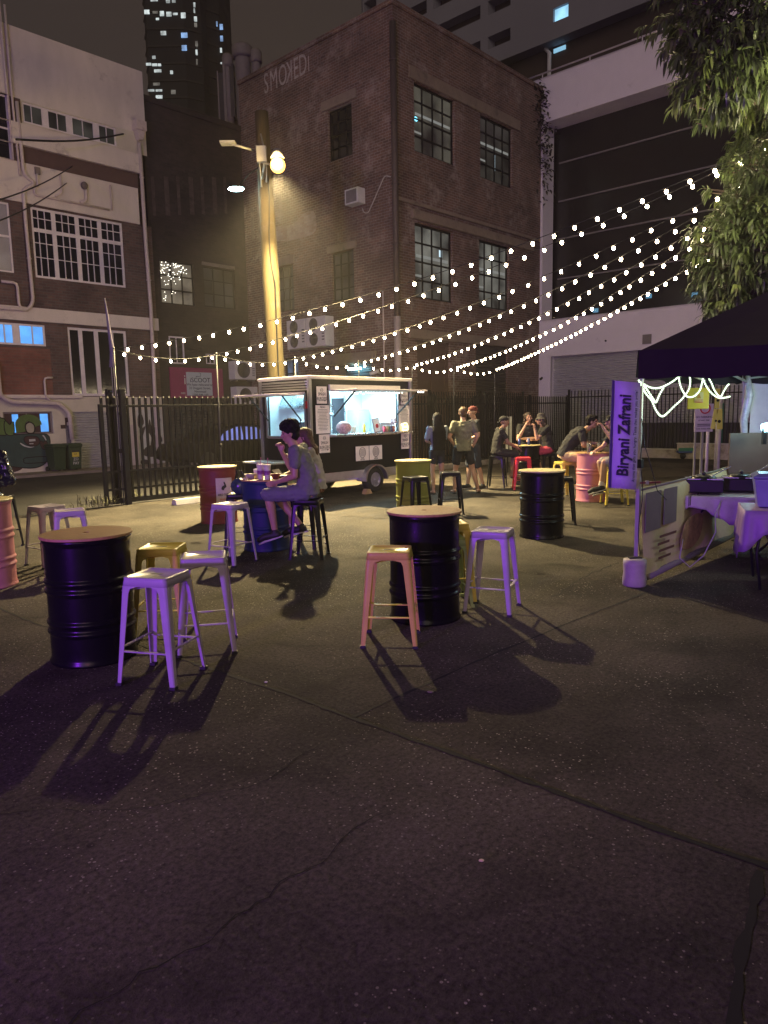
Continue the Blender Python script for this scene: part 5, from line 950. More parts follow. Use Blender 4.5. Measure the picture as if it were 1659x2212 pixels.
bowl(T5+Vector((-.17, -.06, 0)), .07, .06, CUPW, 'pale takeaway bowl of salad at the left side of the navy drum top', mat('salad', (.16, .16, .06), .6, var=.6, vscale=30)); bowl(T5+Vector((.15, -.1, 0)), .06, .06, mat('bowl_brown', (.2, .06, .04), .5), 'brown takeaway bowl right of the cups on the navy drum')
m_ = MB(); m_.box(-.13, -.0, -.09, .09, 0, .03); m2 = MB(); M_ = Matrix.Rotation(R(-50), 4, 'Y'); m2.box(0, .13, -.09, .09, 0, .006, 0, M_)
item('clamshell_box', 'open dark takeaway box on the right side of the navy drum top', 'box', [('tray', m_, mat('box_dark', (.04, .03, .035), .5)), ('box_lid', m2, mat('box_lid_grey', (.2, .18, .17), .5))], T5+Vector((.2, .05, 0)), R(160))
item('napkin', 'crumpled yellow and white napkin on the left edge of the navy drum', 'napkin', [('paper', (lambda m_: ([m_.ball((random.uniform(-.04, .04), random.uniform(-.03, .03), .012), (.03, .02, .014), 7, 4) for _ in range(5)], m_)[1])(MB()), mat('napkin_paper', (.6, .55, .35), .7, var=.3, vscale=20))], T5+Vector((-.2, -.14, 0)))
bg = MB(); bg.ball((0, 0, .1), (.12, .08, .11)); bg2 = MB(); bg2.tube([(-.06, 0, .18), (-.03, 0, .3), (.03, 0, .3), (.06, 0, .18)], .008, 6)
item('shoulder_bag', 'dark shiny bag with a blue trim resting on the black stool behind the navy drum', 'bag', [('bag_body', bg, mat('bag_leather', (.03, .05, .08), .2, var=.6, vscale=20)), ('strap', bg2, BRACK)], SP[7]+Vector((0, 0, .68)))
for k, (dx, dy, c, lab) in enumerate(((-.2, -.12, (.03, .05, .2), 'blue drink can at the left of the furthest black drum top'), (.02, -.05, (.06, .08, .2), 'dark blue drink can nearer the middle of the furthest black drum top'))):
    m_ = cyl(.033, .15, 14); m2 = MB(); m2.lathe([(.031, .15), (.024, .162), (.001, .162)], 14); item('drink_can', lab, 'can', [('can_body', m_, mat('can_blue%d' % k, c, .3, metal=.5)), ('can_top', m2, ALU)], DP[8]+Vector((dx, dy, .89)))
BEER = mat('beer', (.6, .36, .05), .1); FOAM = mat('foam', (.75, .7, .6), .7); PINT = bpy.data.materials.new('pint_glass'); t_, N_, L_, P_ = nt(PINT); P_.inputs['Base Color'].default_value = (.9, .92, .92, 1); P_.inputs['Transmission Weight'].default_value = .9; P_.inputs['Roughness'].default_value = .05
for dx, lab in ((-.1, 'left one of two pint glasses of beer on the pink drum'), (.09, 'right one of two pint glasses of beer on the pink drum')):
    g1 = MB(); g1.lathe([(.034, 0), (.036, .003), (.047, .17), (.045, .17), (.034, .006), (.001, .006)], 20); g2 = MB(); g2.lathe([(.032, .008), (.0405, .115), (.001, .115)], 20); g3 = MB(); g3.lathe([(.0405, .116), (.042, .13), (.001, .13)], 20)
    item('beer_glass', lab, 'glass', [('glass', g1, PINT), ('beer', g2, BEER), ('foam', g3, FOAM)], DP[7]+Vector((dx, -.1, .89)))
# small litter
for k, (u, v, lab, c) in enumerate(((1040, 1863, 'tiny yellowish pebble on the dark foreground paving', (.7, .62, .3)), (575, 1476, 'tiny pale scrap on the joint in the middle foreground', (.7, .68, .6)), (930, 1497, 'small pale stain-like flattened wad on the shadowed paving', (.2, .17, .12)), (1233, 1508, 'small dark leaf on the paving at right', (.02, .015, .012)), (1145, 1080, 'small pale scrap of paper near the lone black drum', (.6, .55, .45)))):
    m_ = MB(); m_.ball((0, 0, .005), (.011 if k != 2 else .022, .008 if k != 2 else .018, .004), 8, 5); tag(m_.build('litter', mat('litter_%d' % k, c, .6), loc=atz(u, v)+Vector((0, 0, .004))), lab, 'litter')
# ------------------------------------------------------------------ market tent
C0 = Vector((2.38, 6.83, 0)); DA = Vector((*AX, 0)); DN = Vector((-BX[0], -BX[1], 0))
TYW = math.atan2(DN.y, DN.x)          # local x runs along the near side, local y away from the camera along the open front
TT = thing('market_tent', 'dark pop up market gazebo at the right edge over the food stall', 'tent', C0, TYW)
NAVY = mat('tent_canvas', (.022, .017, .020), .9, spec=.05, var=.12, vscale=2, bump=.3, bscale=6); FR = mat('tent_frame', (.42, .42, .4), .4, metal=.5)
S_ = 3.0; pk = Vector((1.5, 1.5, 3.12)); mb = MB(); n = 8
for (a, b) in (((0, 0), (S_, 0)), ((S_, 0), (S_, S_)), ((S_, S_), (0, S_)), ((0, S_), (0, 0))):
    g_ = [[None]*(n+1) for _ in range(n+1)]
    for i in range(n+1):
        for j in range(n+1):
            e = Vector((a[0]+(b[0]-a[0])*i/n, a[1]+(b[1]-a[1])*i/n, 2.2-.035*math.sin(math.pi*i/n))); p = e.lerp(pk, j/n); p.z -= .09*math.sin(math.pi*i/n)*math.sin(math.pi*j/n)*.8; g_[i][j] = p
    for i in range(n):
        for j in range(n): mb.add([g_[i][j], g_[i+1][j], g_[i+1][j+1], g_[i][j+1]], [(0, 1, 2, 3)], 0, True)
mb.build('canopy', NAVY, TT)
mb = MB()
for (a, b) in (((0, 0), (S_, 0)), ((S_, 0), (S_, S_)), ((S_, S_), (0, S_)), ((0, S_), (0, 0))):
    n = 40; d = Vector((b[0]-a[0], b[1]-a[1], 0)).normalized(); o_ = Vector((d.y, -d.x, 0)); vs = []
    for z in (2.205, 1.95):
        for i in range(n+1):
            f = i/n; wv = .012*math.sin(i*1.3)+.008*math.sin(i*.7); vs.append((a[0]+(b[0]-a[0])*f+o_.x*(.015+(wv if z < 2 else 0)), a[1]+(b[1]-a[1])*f+o_.y*(.015+(wv if z < 2 else 0)), z-.035*math.sin(math.pi*f)-(.01*math.sin(i*.9) if z < 2 else 0)))
    mb.add(vs, [(i, i+1, n+2+i, n+1+i) for i in range(n)], 0, True)
mb.build('valance', NAVY, TT)
for x, y in ((0, 0), (S_, 0), (0, S_), (S_, S_)):
    mb = MB(); sx = .02 if x == 0 else -.02; sy = .02 if y == 0 else -.02; mb.box(x+sx-.018, x+sx+.018, y+sy-.018, y+sy+.018, 0, 1.2); mb.box(x+sx-.014, x+sx+.014, y+sy-.014, y+sy+.014, 1.2, 2.18); l = mb.build('leg', FR, TT); mb = MB(); mb.box(x+sx-.03, x+sx+.03, y+sy-.03, y+sy+.03, 1.12, 1.2); mb.box(x+sx-.05, x+sx+.05, y+sy-.05, y+sy+.05, 0, .01); mb.build('leg_collar', BRACK, l)
mb = MB()
for (a, b) in (((0, 0), (S_, 0)), ((S_, 0), (S_, S_)), ((S_, S_), (0, S_)), ((0, S_), (0, 0))):
    A_, B_ = Vector((*a, 0)), Vector((*b, 0)); M2 = (A_+B_)/2
    inn = (Vector((1.5, 1.5, 0))-M2).normalized()*.07
    for p, q in ((A_+inn, M2+inn), (M2+inn, B_+inn)): mb.bar(tuple(p)[:2]+(2.12,), tuple(q)[:2]+(1.86 if False else 2.0,), .02); mb.bar(tuple(p)[:2]+(1.95,), tuple(q)[:2]+(2.15,), .02)
for x, y in ((0, 0), (S_, 0), (0, S_), (S_, S_)): mb.bar((x, y, 2.15), (pk.x, pk.y, 3.05), .02)
mb.build('truss', FR, TT)
CW = mat('curtain_white', (.5, .5, .44), .7, var=.08, bump=.4, bscale=5)
mb = MB(); n = 50; vs = [(.09+i/n*2.86, S_+.03+.03*math.sin(i*.9)+.012*math.sin(i*2.3), z) for z in (1.28, 2.1) for i in range(n+1)]; mb.add(vs, [(i, i+1, n+2+i, n+1+i) for i in range(n)], 0, True); mb.build('side_curtain', CW, TT)
mb = MB(); mb.tube([(.05, S_-.05, 2.1), (.1, S_-.08, 1.8), (.04, S_-.05, 1.5), (.08, S_-.06, 1.15), (-.05, S_-.1, .7), (-.12, S_-.15, .45)], [.03, .05, .045, .035, .02, .01], 8); mb.build('plastic_wrap', mat('clear_plastic', (.42, .45, .44), .2, var=.3, vscale=15), TT)
tl = lambda x, y, z: C0+DN*x+DA*y+Vector((0, 0, z))
m_ = MB(); m_.lathe([(.105, 0), (.112, .01), (.11, .08), (.103, .13), (.11, .2), (.107, .25), (.08, .262), (.05, .265)], 28); m2 = MB(); m2.box(-.06, .06, -.03, .03, .262, .275)
item('leg_weight', 'round white weight on the near front leg of the market tent', 'weight', [('weight_body', m_, mat('weight_white', (.36, .32, .32), .6, var=.12)), ('clamp', m2, BRACK)], C0+Vector((-.0, -.04, 0)))
# purple banner on the tent leg
BT = thing('vertical_banner', 'tall purple banner with dark lettering tied to the near leg of the tent', 'banner', C0+Vector((0, -.05, 0)), 0)
TLb, TRb, BLb, BRb = [aty(u, v, 6.70)-BT.location for u, v in ((1328, 822), (1384, 827), (1320, 1054), (1374, 1058))]
PUR = mat('banner_purple', (.46, .36, .66), .55, var=.04); PURD = mat('banner_edge', (.04, .01, .14), .6); PINK_ = mat('banner_ink', (.015, .008, .05), .6)
mb = MB(); nn = 10; vs = []
for i in range(nn+1):
    for j in (0, 1): p = TLb.lerp(TRb, j).lerp(BLb.lerp(BRb, j), i/nn); vs.append(p+Vector((0, .012*math.sin(i*.8)*(1-j), 0)))
mb.add(vs, [(2*i, 2*i+2, 2*i+3, 2*i+1) for i in range(nn)], 0, True); b_ = mb.build('cloth', PUR, BT); so = b_.modifiers.new('s', 'SOLIDIFY'); so.thickness = .004
mb = MB(); e1 = (TLb-TRb).normalized()*.022; mb.add([TLb+e1, TLb, BLb, BLb+e1, TLb+e1+Vector((0, .02, 0)), BLb+e1+Vector((0, .02, 0))], [(0, 3, 2, 1), (0, 4, 5, 3)]); mb.build('side_hem', PURD, BT)
up_ = (TLb-BLb).normalized(); rt_ = up_; u2 = -(TRb-TLb).normalized()
mid = (TLb+BRb)/2
text('Biryani Zafrani', .15, PINK_, up_, u2, mid-(TRb-TLb)*.0+u2*.02+Vector((0, -.026, 0)), BT, xs=.84, bold=.004); text('Aroma that gets you hungry. Taste that makes you smile!', .036, PINK_, up_, u2, mid-u2*.078+Vector((0, -.026, 0)), BT, xs=1.0)
t = thing('red_clamp', 'small dark red clamp sticking out from the tent leg', 'clamp', C0+Vector((.03, -.03, .98))); mb = MB(); mb.bar((0, 0, 0), (.19, 0, .005), .022, .016); mb.build('clamp_bar', mat('clamp_red', (.12, .02, .02), .4), t); mb = MB(); mb.box(.05, .08, -.012, .012, -.014, .02); mb.build('clamp_ring', ALU, t)
# long cloth banner along the open front, seen from behind
FB = thing('counter_banner', 'long pale cream banner hung along the front of the food stall, seen from behind', 'banner', C0, TYW)
CB_ = mat('counter_cloth', (.46, .39, .24), .7, var=.15, vscale=3, dirt=((.3, .2, .1), 2.0, .62)); n = 30; mb = MB(); vs = []
for z, dx in ((.1, .1), (.3, .07), (.6, .05), (.86, .03), (.92, -.02)):
    for i in range(n+1): f = i/n; vs.append((dx+.02*math.sin(i*.8)*(z < .8), .05+f*2.75, z-.0+(.05*f if z > .5 else .06*f)-.03*math.sin(math.pi*f)*(z > .8)))
mb.add(vs, [(k*(n+1)+i, k*(n+1)+i+1, (k+1)*(n+1)+i+1, (k+1)*(n+1)+i) for k in range(4) for i in range(n)], 0, True); mb.build('cloth', CB_, FB)
mb = MB(); [mb.box(.075+.0*k, .08, y0, y1, z0, .88) for k, (y0, y1, z0) in enumerate(((.06, .42, .50), (.5, .82, .52)))]; mb.build('grey_print', mat('print_grey', (.14, .12, .13), .7), FB)
text('insdeL\'', .24, mat('print_dark', (.1, .08, .06), .7), (0, 1, 0), (0, 0, 1), (.095, 1.35, .72), FB, xs=.8)
mb = MB(); mb.prism(blob([(.5, .25), (.8, .2), (1.05, .3), (1.1, .5), (.9, .55), (.6, .48)], 3), lambda a, b: (.125, a+.35, b), lambda a, b: (.12, a+.35, b)); mb.build('food_print', mat('print_food', (.3, .19, .1), .7, var=.5, vscale=12), FB)
mb = MB(); rnd = random.Random(2); [mb.box(.125, .128, .25+rnd.uniform(0, .05), .62+rnd.uniform(-.1, .1), .42-.07*k, .435-.07*k+.01) for k in range(4)]; mb.build('small_print', mat('print_brown', (.12, .05, .04), .7), FB)
mb = MB(); mb.tube([(0, 0, .9), (0, S_, .95)], .012, 6); mb.tube([(.1, .1, .07), (.1, 2.6, .14)], .035, 8); mb.build('rail', mat('rail_grey', (.15, .14, .13), .6), FB)
# tables in the stall
CLOTH = mat('table_cloth', (.34, .28, .33), .5, var=.2, vscale=5, bump=.8, bscale=14); CLOTH2 = mat('table_cloth_purple', (.26, .16, .34), .5, var=.1, bump=.5, bscale=9)
def table(P, rz, L, W, m, label, seed, skirt=.3, knot=True):
    t = thing('trestle_table', label, 'table', P, rz); mb = MB(); mb.box(0, L, 0, W, .70, .735); mb.build('table_top', mat('table_white', (.5, .5, .48), .5), t, bevel=.008)
    for x in (.15, L-.15):
        mb = MB(); mb.tube([(x, .08, .7), (x-.04, .05, .35), (x, .02, .02)], .014, 6); mb.tube([(x, W-.08, .7), (x-.04, W-.05, .35), (x, W-.02, .02)], .014, 6); mb.tube([(x, .04, .3), (x, W-.04, .3)], .012, 6); mb.tube([(x, W/2, .32), (x+(.35 if x < L/2 else -.35), W/2, .69)], .012, 6); mb.build('leg', BRACK, t)
    c = MB(); rnd = random.Random(seed); per = []
    N = 90
    for i in range(N):
        f = i/N*(2*L+2*W)
        if f < L: q = (f, 0); nrm = (0, -1)
        elif f < L+W: q = (L, f-L); nrm = (1, 0)
        elif f < 2*L+W: q = (2*L+W-f, W); nrm = (0, 1)
        else: q = (0, 2*L+2*W-f); nrm = (-1, 0)
        per.append((q, nrm, .012*math.sin(i*1.7+seed)+.01*rnd.uniform(-1, 1), skirt*(.75+.35*math.sin(i*.35+seed)+rnd.uniform(-.06, .06))))
    rg = []
    for k in range(6):
        g = k/5; rg.append([(q[0]+nr[0]*(.012+(.025+w*1.6)*g), q[1]+nr[1]*(.012+(.025+w*1.6)*g), .742-s*g-.0) for q, nr, w, s in per])
    c.rings([[(q[0]*.999, q[1]*.999, .745) for q, nr, w, s in per]]+rg, caps=False, smooth=True); c.add([(q[0]*.999, q[1]*.999, .745) for q, nr, w, s in per], [tuple(range(N))], 0, False)
    o = c.build('table_cloth', m, None, P+Vector((0, 0, .0)), rz); tag(o, label.replace('trestle table', 'crumpled cloth over the trestle table').replace('folding', ''), 'tablecloth'); so = o.modifiers.new('s', 'SOLIDIFY'); so.thickness = .004
    return t
T1 = atz(1440, 1070, .745); T1.z = 0; RZ1 = TYW+R(20)
table(T1, RZ1, 1.8, .72, CLOTH, 'folding trestle table holding the black food warmers, behind the cream banner', 3)
T2 = atz(1572, 1092, .745)+Vector((0, -.35, 0)); T2.z = 0; table(T2, TYW+R(22), 1.6, .6, CLOTH2, 'folding trestle table with the lilac plastic tub, at the right edge', 9, .42)
tp = lambda x, y, z: T1+Vector((math.cos(RZ1)*x-math.sin(RZ1)*y, math.sin(RZ1)*x+math.cos(RZ1)*y, z))
def warmer(P, rz, label):
    m_ = MB(); m_.box(-.2, .2, -.14, .14, .02, .16); m2 = MB(); m2.lathe([(.001, .2), (.11, .195), (.135, .17), (.135, .16)], 20); m3 = MB(); m3.ball((0, 0, .22), (.022, .022, .02)); m3.tube([(-.22, 0, .12), (-.25, 0, .12)], .03, 8); m4 = MB(); m4.box(-.19, .19, -.13, .13, .161, .17); m5 = MB(); m5.bar((.05, -.08, .18), (.26, -.02, .30), .016, .008)
    item('food_warmer', label, 'food warmer', [('warmer_body', m_, mat('warmer_black', (.006, .006, .006), .35, spec=.3), .012), ('pot_rim', m4, STEEL), ('pot_lid', m2, mat('warmer_black', (0, 0, 0))), ('knob', m3, INK), ('ladle', m5, STEEL)], P, rz)
warmer(tp(.36, .26, .745), RZ1, 'black electric food warmer nearest the left end of the stall table'); warmer(tp(.74, .5, .745), RZ1, 'black electric food warmer behind the first one, ladle resting in it'); warmer(tp(1.15, .55, .745), RZ1, 'furthest black electric food warmer beside the lilac tub')
m_ = MB(); f = lambda w, d, z: [(-w/2, -d/2, z), (w/2, -d/2, z), (w/2, d/2, z), (-w/2, d/2, z)]
m_.rings([f(.38, .28, 0), f(.46, .36, .26)], smooth=False); m2 = MB(); m2.rings([f(.48, .38, .262), f(.48, .38, .285), f(.38, .28, .31)], smooth=False)
item('plastic_tub', 'large lilac grey plastic storage tub with its lid on, at the right edge', 'tub', [('tub_body', m_, mat('tub_lilac', (.22, .22, .42), .35), .01), ('tub_lid', m2, mat('tub_lid', (.12, .12, .3), .3), .008)], T2+Vector((.42, .22, .75)), TYW+R(20))
m_ = MB(); m_.box(0, .62, 0, .03, 0, .62); p = aty(1574, 1015, 8.6)
item('metal_splash_back', 'tall brown grey metal splash guard standing on the stall table', 'splash guard', [('sheet', m_, mat('bronze_sheet', (.10, .07, .05), .5, metal=.2))], Vector((p.x, 8.6, .74)), R(-4))
p = aty(1648, 925, 8.2); m_ = MB(); m_.tube([(0, 0, 0), (.22, 0, .04)], .05, 12); m2 = MB(); m2.box(0, .04, -.02, .02, -.18, 0)
item('led_work_light', 'dazzling cold white work light at the right edge inside the tent', 'work light', [('light_head', m_, emis('led_cold', (.45, .9, 1), 9)), ('light_stem', m2, BRACK)], p)
mb = MB(); mb.tube([tuple(aty(u, v, y)) for u, v, y in ((1558, 1082, 7.5), (1545, 1110, 7.4), (1546, 1150, 7.3), (1520, 1200, 7.3), (1490, 1225, 7.3), (1468, 1205, 7.35), (1475, 1165, 7.4))], .007, 6); tag(mb.build('power_cable', mat('cable_grey', (.3, .27, .3), .5)), 'grey power cable looping down under the stall table', 'cable')
mb = MB(); mb.tube([tuple(aty(u, v, 6.75)) for u, v in ((1386, 905), (1392, 960), (1404, 1000), (1420, 1060), (1440, 1080))], .004, 5); tag(mb.build('thin_cable', BRACK), 'thin black cable hanging from the fairy rope across the banner', 'cable')
mb = MB(); mb.tube([tuple(C0+Vector((.04+.015*math.sin(z*9), -.04, z))) for z in [.3+k*.1 for k in range(12)]], .004, 5); tag(mb.build('thin_cable', BRACK), 'thin black cable running down the near tent leg', 'cable')
m_ = MB(); m_.box(-.35, .35, -.25, .25, 0, .32); m2 = MB(); m2.box(-.37, .37, -.27, .27, .32, .36)
item('storage_crate', 'dark blue crate on the ground under the right hand table', 'crate', [('crate_body', m_, mat('crate_blue', (.01, .02, .2), .5), .02), ('crate_lid', m2, mat('crate_lid', (.02, .02, .1), .5), .01)], tl(2.2, .9, 0), TYW+R(20))
m_ = MB(); m_.box(-.3, .3, -.2, .2, 0, .3); item('storage_box', 'black box on the ground between the two stall tables', 'box', [('box_body', m_, mat('box_black', (.015, .014, .018), .6), .01), ('handle', (lambda m_: (m_.tube([(-.08, -.205, .22), (-.08, -.23, .24), (.08, -.23, .24), (.08, -.205, .22)], .008, 6), m_)[1])(MB()), BRACK)], tl(1.3, 1.2, 0), TYW)
item('steel_bowl', 'shiny steel bowl on the ground behind the table leg', 'bowl', [('bowl', (lambda m_: (m_.lathe([(.05, 0), (.12, .06), (.125, .062), (.115, .055), (.04, .006), (.001, .006)], 20), m_)[1])(MB()), STEEL), ('rim', (lambda m_: (m_.lathe([(.122, .06), (.128, .064), (.122, .066)], 20, caps=False), m_)[1])(MB()), STEEL)], atz(1483, 1146, .3)*1.0-Vector((0, 0, .3)))
# glowing rope light draped from the tent
RL = thing('rope_light', 'glowing white fairy rope light draped in loops under the tent edge', 'rope light', C0)
zq = lambda x, y: (1269+x*.235, 783+y*.235)
def rp(pts, yy): return [aty(*zq(x, y), yy+.0016*(x-480))-C0 for x, y in pts]
ROPE = emis('rope_glow', (.75, 1, .68), 2.4)
for pts in ([(470, 160), (500, 220), (540, 290), (590, 350), (625, 430), (665, 485), (700, 492), (740, 460), (800, 400), (870, 335), (930, 250), (945, 180), (940, 130)],
            [(500, 190), (580, 230), (650, 235), (710, 215), (790, 170), (850, 120)], [(700, 230), (660, 300), (630, 365), (600, 330), (540, 240), (490, 180)],
            [(840, 130), (850, 200), (880, 270), (920, 315), (980, 310), (1030, 260), (1050, 200), (1060, 140), (1040, 110)], [(1060, 150), (1100, 230), (1150, 290), (1210, 325), (1270, 322), (1310, 312)],
            [(1100, 120), (1140, 190), (1170, 260), (1220, 315), (1250, 270), (1280, 220), (1300, 200)], [(850, 125), (950, 115), (1060, 105), (1100, 115)]):
    q = rp(pts, 6.8); pp = []
    for i in range(len(q)-1):
        p0, p1, p2, p3 = q[max(i-1, 0)], q[i], q[i+1], q[min(i+2, len(q)-1)]
        pp += [.5*((2*p1)+(p2-p0)*t_+(2*p0-5*p1+4*p2-p3)*t_*t_+(3*p1-3*p2+p3-p0)*t_**3) for t_ in (0, .125, .25, .375, .5, .625, .75, .875)]
    pp.append(q[-1]); mb = MB(); mb.tube(pp, [.004+.006*(i % 2) for i in range(len(pp))], 7); mb.build('glowing_rope', ROPE, RL)
# signs, posts and a trolley near the far wall
def zr(x, y): return (1377+x*.1706, 891+y*.1706)
p = aty(1508, 925, 10.2); YS = mat('sign_yellow', (.62, .5, .03), .5)
t = thing('safety_sign', 'yellow plastic safety board hanging inside the tent opening', 'sign', p, 0); mb = MB(); mb.box(-.155, .155, 0, .012, -.02, .5); 
tlp, brp = aty(*zq(925, 235), 8.4), aty(*zq(1115, 425), 8.4); t.location = tlp; mb = MB(); mb.box(0, brp.x-tlp.x, 0, .012, brp.z-tlp.z, 0); mb.build('board', YS, t, bevel=.01); w_ = brp.x-tlp.x; h_ = tlp.z-brp.z
mb = MB(); mb.box(w_*.3, w_*.72, -.004, -.001, -h_*.68, -h_*.2); pq = mb.build('notice', mat('sign_pale', (.6, .55, .2), .5), t); mb = MB(); mb.add([(w_*.51, -.006, -h_*.25), (w_*.4, -.006, -h_*.5), (w_*.62, -.006, -h_*.5)], [(0, 1, 2)]); mb.build('warning_triangle', mat('sign_orange', (.5, .25, .02), .5), t); mb = MB(); [mb.box(w_*.32, w_*.7, -.007, -.005, -h_*(.56+k*.06)-.006, -h_*(.56+k*.06)) for k in range(3)]; mb.build('sign_lines', RED, t)
mb = MB(); mb.bar((w_*.2, .01, 0), (w_*.2, .01, .3), .01); mb.bar((w_*.8, .01, 0), (w_*.8, .01, .3), .01); mb.build('hanger', BRACK, t)
a, b = aty(*zq(990, 420), 14), aty(*zq(1150, 635), 14)
t = thing('parking_sign', 'white NO PARKING sign with red symbol on a stand behind the tent', 'sign', (a.x, 14, 0)); w_ = b.x-a.x
mb = MB(); mb.box(0, w_, 0, .02, b.z, a.z+.08); mb.build('sign_panel', mat('sign_white', (.52, .48, .48), .5), t); mb = MB(); mb.box(.02, .05, .02, .05, .05, a.z+.5); mb.box(w_-.2, w_-.16, .02, .06, .05, a.z+.5); mb.build('stand', mat('galvanised', (0, 0, 0)), t)
hh = a.z-b.z; text('NO PARKING', hh*.12, INK, (1, 0, 0), (0, 0, 1), (w_/2, -.004, b.z+hh*.62), t, xs=1.0); text('AT ANY TIME', hh*.08, INK, (1, 0, 0), (0, 0, 1), (w_/2, -.004, b.z+hh*.48), t); text('TOW AWAY AREA', hh*.08, INK, (1, 0, 0), (0, 0, 1), (w_/2, -.004, b.z+hh*.12), t)
mb = MB(); [mb.box(w_*.15, w_*.85, -.006, -.002, b.z+hh*(.23+.07*k), b.z+hh*(.25+.07*k)+.005) for k in range(2)]; mb.build('sign_bar', INK, t); mb = MB(); mb.tube([(w_*.55+.09*math.cos(k*math.pi/10), -.006, b.z+hh*.98+.09*math.sin(k*math.pi/10)) for k in range(21)], .014, 5); mb.build('red_ring', RED, t)
for k, (x0, y0, x1, y1, dn) in enumerate(((1165, 425, 1195, 610, 0), (1190, 430, 1232, 615, 1), (1180, 240, 1215, 420, 2))):
    a, b = aty(*zq(x0, y0), 9.6), aty(*zq(x1, y1), 9.6); t = thing('hanging_tag', ('yellow hanging card with a black circle, lower left of three', 'yellow hanging card with a black circle, lower right of three', 'yellow hanging card with a black circle, highest of three')[k], 'card', a, 0, 'yellow cards hanging by the tent post'); w_ = b.x-a.x; h_ = a.z-b.z
    mb = MB(); mb.box(0, w_, 0, .004, -h_, 0); c_ = mb.build('card', mat('card_yellow', (.6, .42, .12), .6), t); c_.rotation_euler = (0, R((8, -3, 2)[k]), 0); mb = MB(); mb.tube([(w_/2, -.006, -h_*.6), (w_/2, -.003, -h_*.6)], w_*.28, 14); mb.build('circle', INK, t)
a = aty(*zq(1200, 700), 15.5); t = thing('white_post', 'white upright post behind the hanging yellow cards', 'post', (a.x, 15.5, 0)); mb = MB(); mb.tube([(0, 0, 0), (0, 0, 1.9)], .06, 12); mb.build('post_tube', mat('sign_white', (0, 0, 0)), t); mb = MB(); mb.tube([(-.22, 0, 0), (-.22, 0, 1.5)], .035, 10); mb.build('side_tube', mat('sign_white', (0, 0, 0)), t)
t = thing('platform_trolley', 'flat hand trolley with green frame and blue deck by the low wall', 'trolley', atz(1512, 990)+Vector((0, 0, 0)), R(-8)); mb = MB(); mb.box(-.75, .85, -.3, .3, .2, .26); mb.build('deck', mat('deck_blue', (.03, .06, .2), .5), t); mb = MB(); mb.tube([(.55, -.28, .26), (.55, -.28, 1.75), (.55, .28, 1.75), (.55, .28, .26)], .035, 8); mb.build('push_handle', mat('frame_green', (.02, .16, .09), .5), t)
mb = MB(); mb.box(-.75, .6, -.31, -.29, .26, .36); mb.build('green_rail', mat('frame_green', (0, 0, 0)), t)
for x in (-.6, .7):
    for y in (-.25, .25): mb = MB(); mb.tube([(x, y-.02, .09), (x, y+.02, .09)], .09, 12); mb.build('wheel', TYRE, t)
t = thing('cable_heap', 'dark tangle of bags and cables at the foot of the white post', 'heap', atz(1556, 985)); mb = MB(); [mb.ball((random.uniform(-.3, .3), random.uniform(-.2, .2), random.uniform(.05, .2)), (.16, .14, .1), 8, 5) for _ in range(9)]; mb.build('bags', mat('bag_dark', (.03, .02, .03), .5, var=.5, vscale=10), t); mb = MB(); mb.ball((.1, -.2, .3), (.1, .06, .05)); mb.build('red_scrap', RED, t)
t = thing('white_board', 'narrow white board standing behind the seated man in the black cap', 'board', aty(1098, 935, 19.5)*1-Vector((0, 0, aty(1098, 935, 19.5).z)), R(10)); a_, b_ = aty(1094, 900, 19.5), aty(1104, 978, 19.5); mb = MB(); mb.box(-.06, .0, 0, .03, b_.z, a_.z); mb.box(.04, .1, 0, .03, b_.z-.1, a_.z); mb.build('board_strip', mat('curtain_white', (0, 0, 0)), t); mb = MB(); mb.bar((0, .05, 0), (0, .05, b_.z+.1), .03); mb.build('foot_post', BRACK, t)
HAZE = .001
# ------------------------------------------------------------------ people
SKIN = mat('skin_light', (.42, .24, .17), .5, var=.06, vscale=12); SKIN2 = mat('skin_tan', (.3, .17, .11), .5, var=.06, vscale=12)
def cloth(n, c): return mat(n, c, .85, var=.12, vscale=8, bump=.5, bscale=14)
HB = mat('hair_black', (.008, .007, .007), .7, spec=.2, var=.4, vscale=40, bump=.8, bscale=60, stretch=(1, 1, .3)); HBR = mat('hair_brown', (.085, .045, .02), .6, var=.4, vscale=40, bump=.8, bscale=60, stretch=(1, 1, .3)); HD_ = mat('hair_dark_brown', (.035, .02, .014), .6, var=.4, vscale=40, bump=.8, bscale=60)
def V(*a): return Vector(a)
STAND = dict(pel=V(0, 0, .93), wai=V(0, .0, 1.1), che=V(0, 0, 1.3), nec=V(0, -.015, 1.47), hea=V(0, .02, 1.63), sh=(V(-.185, -.01, 1.42), V(.185, -.01, 1.42)), el=(V(-.235, -.03, 1.13), V(.235, -.03, 1.13)), wr=(V(-.24, .05, .89), V(.24, .05, .89)),
             hi=(V(-.09, 0, .92), V(.09, 0, .92)), kn=(V(-.11, .02, .5), V(.11, .02, .5)), an=(V(-.12, -.03, .09), V(.12, -.03, .09)), toe=(V(-.14, .13, .035), V(.14, .13, .035)))
SIT = dict(pel=V(0, 0, .79), wai=V(0, .0, .95), che=V(0, .02, 1.14), nec=V(0, .03, 1.31), hea=V(0, .06, 1.46), sh=(V(-.18, .02, 1.27), V(.18, .02, 1.27)), el=(V(-.22, .05, 1.0), V(.22, .05, 1.0)), wr=(V(-.15, .28, .92), V(.15, .28, .92)),
           hi=(V(-.09, .02, .77), V(.09, .02, .77)), kn=(V(-.13, .42, .73), V(.13, .42, .73)), an=(V(-.12, .34, .31), V(.12, .34, .31)), toe=(V(-.13, .5, .25), V(.13, .5, .25)))
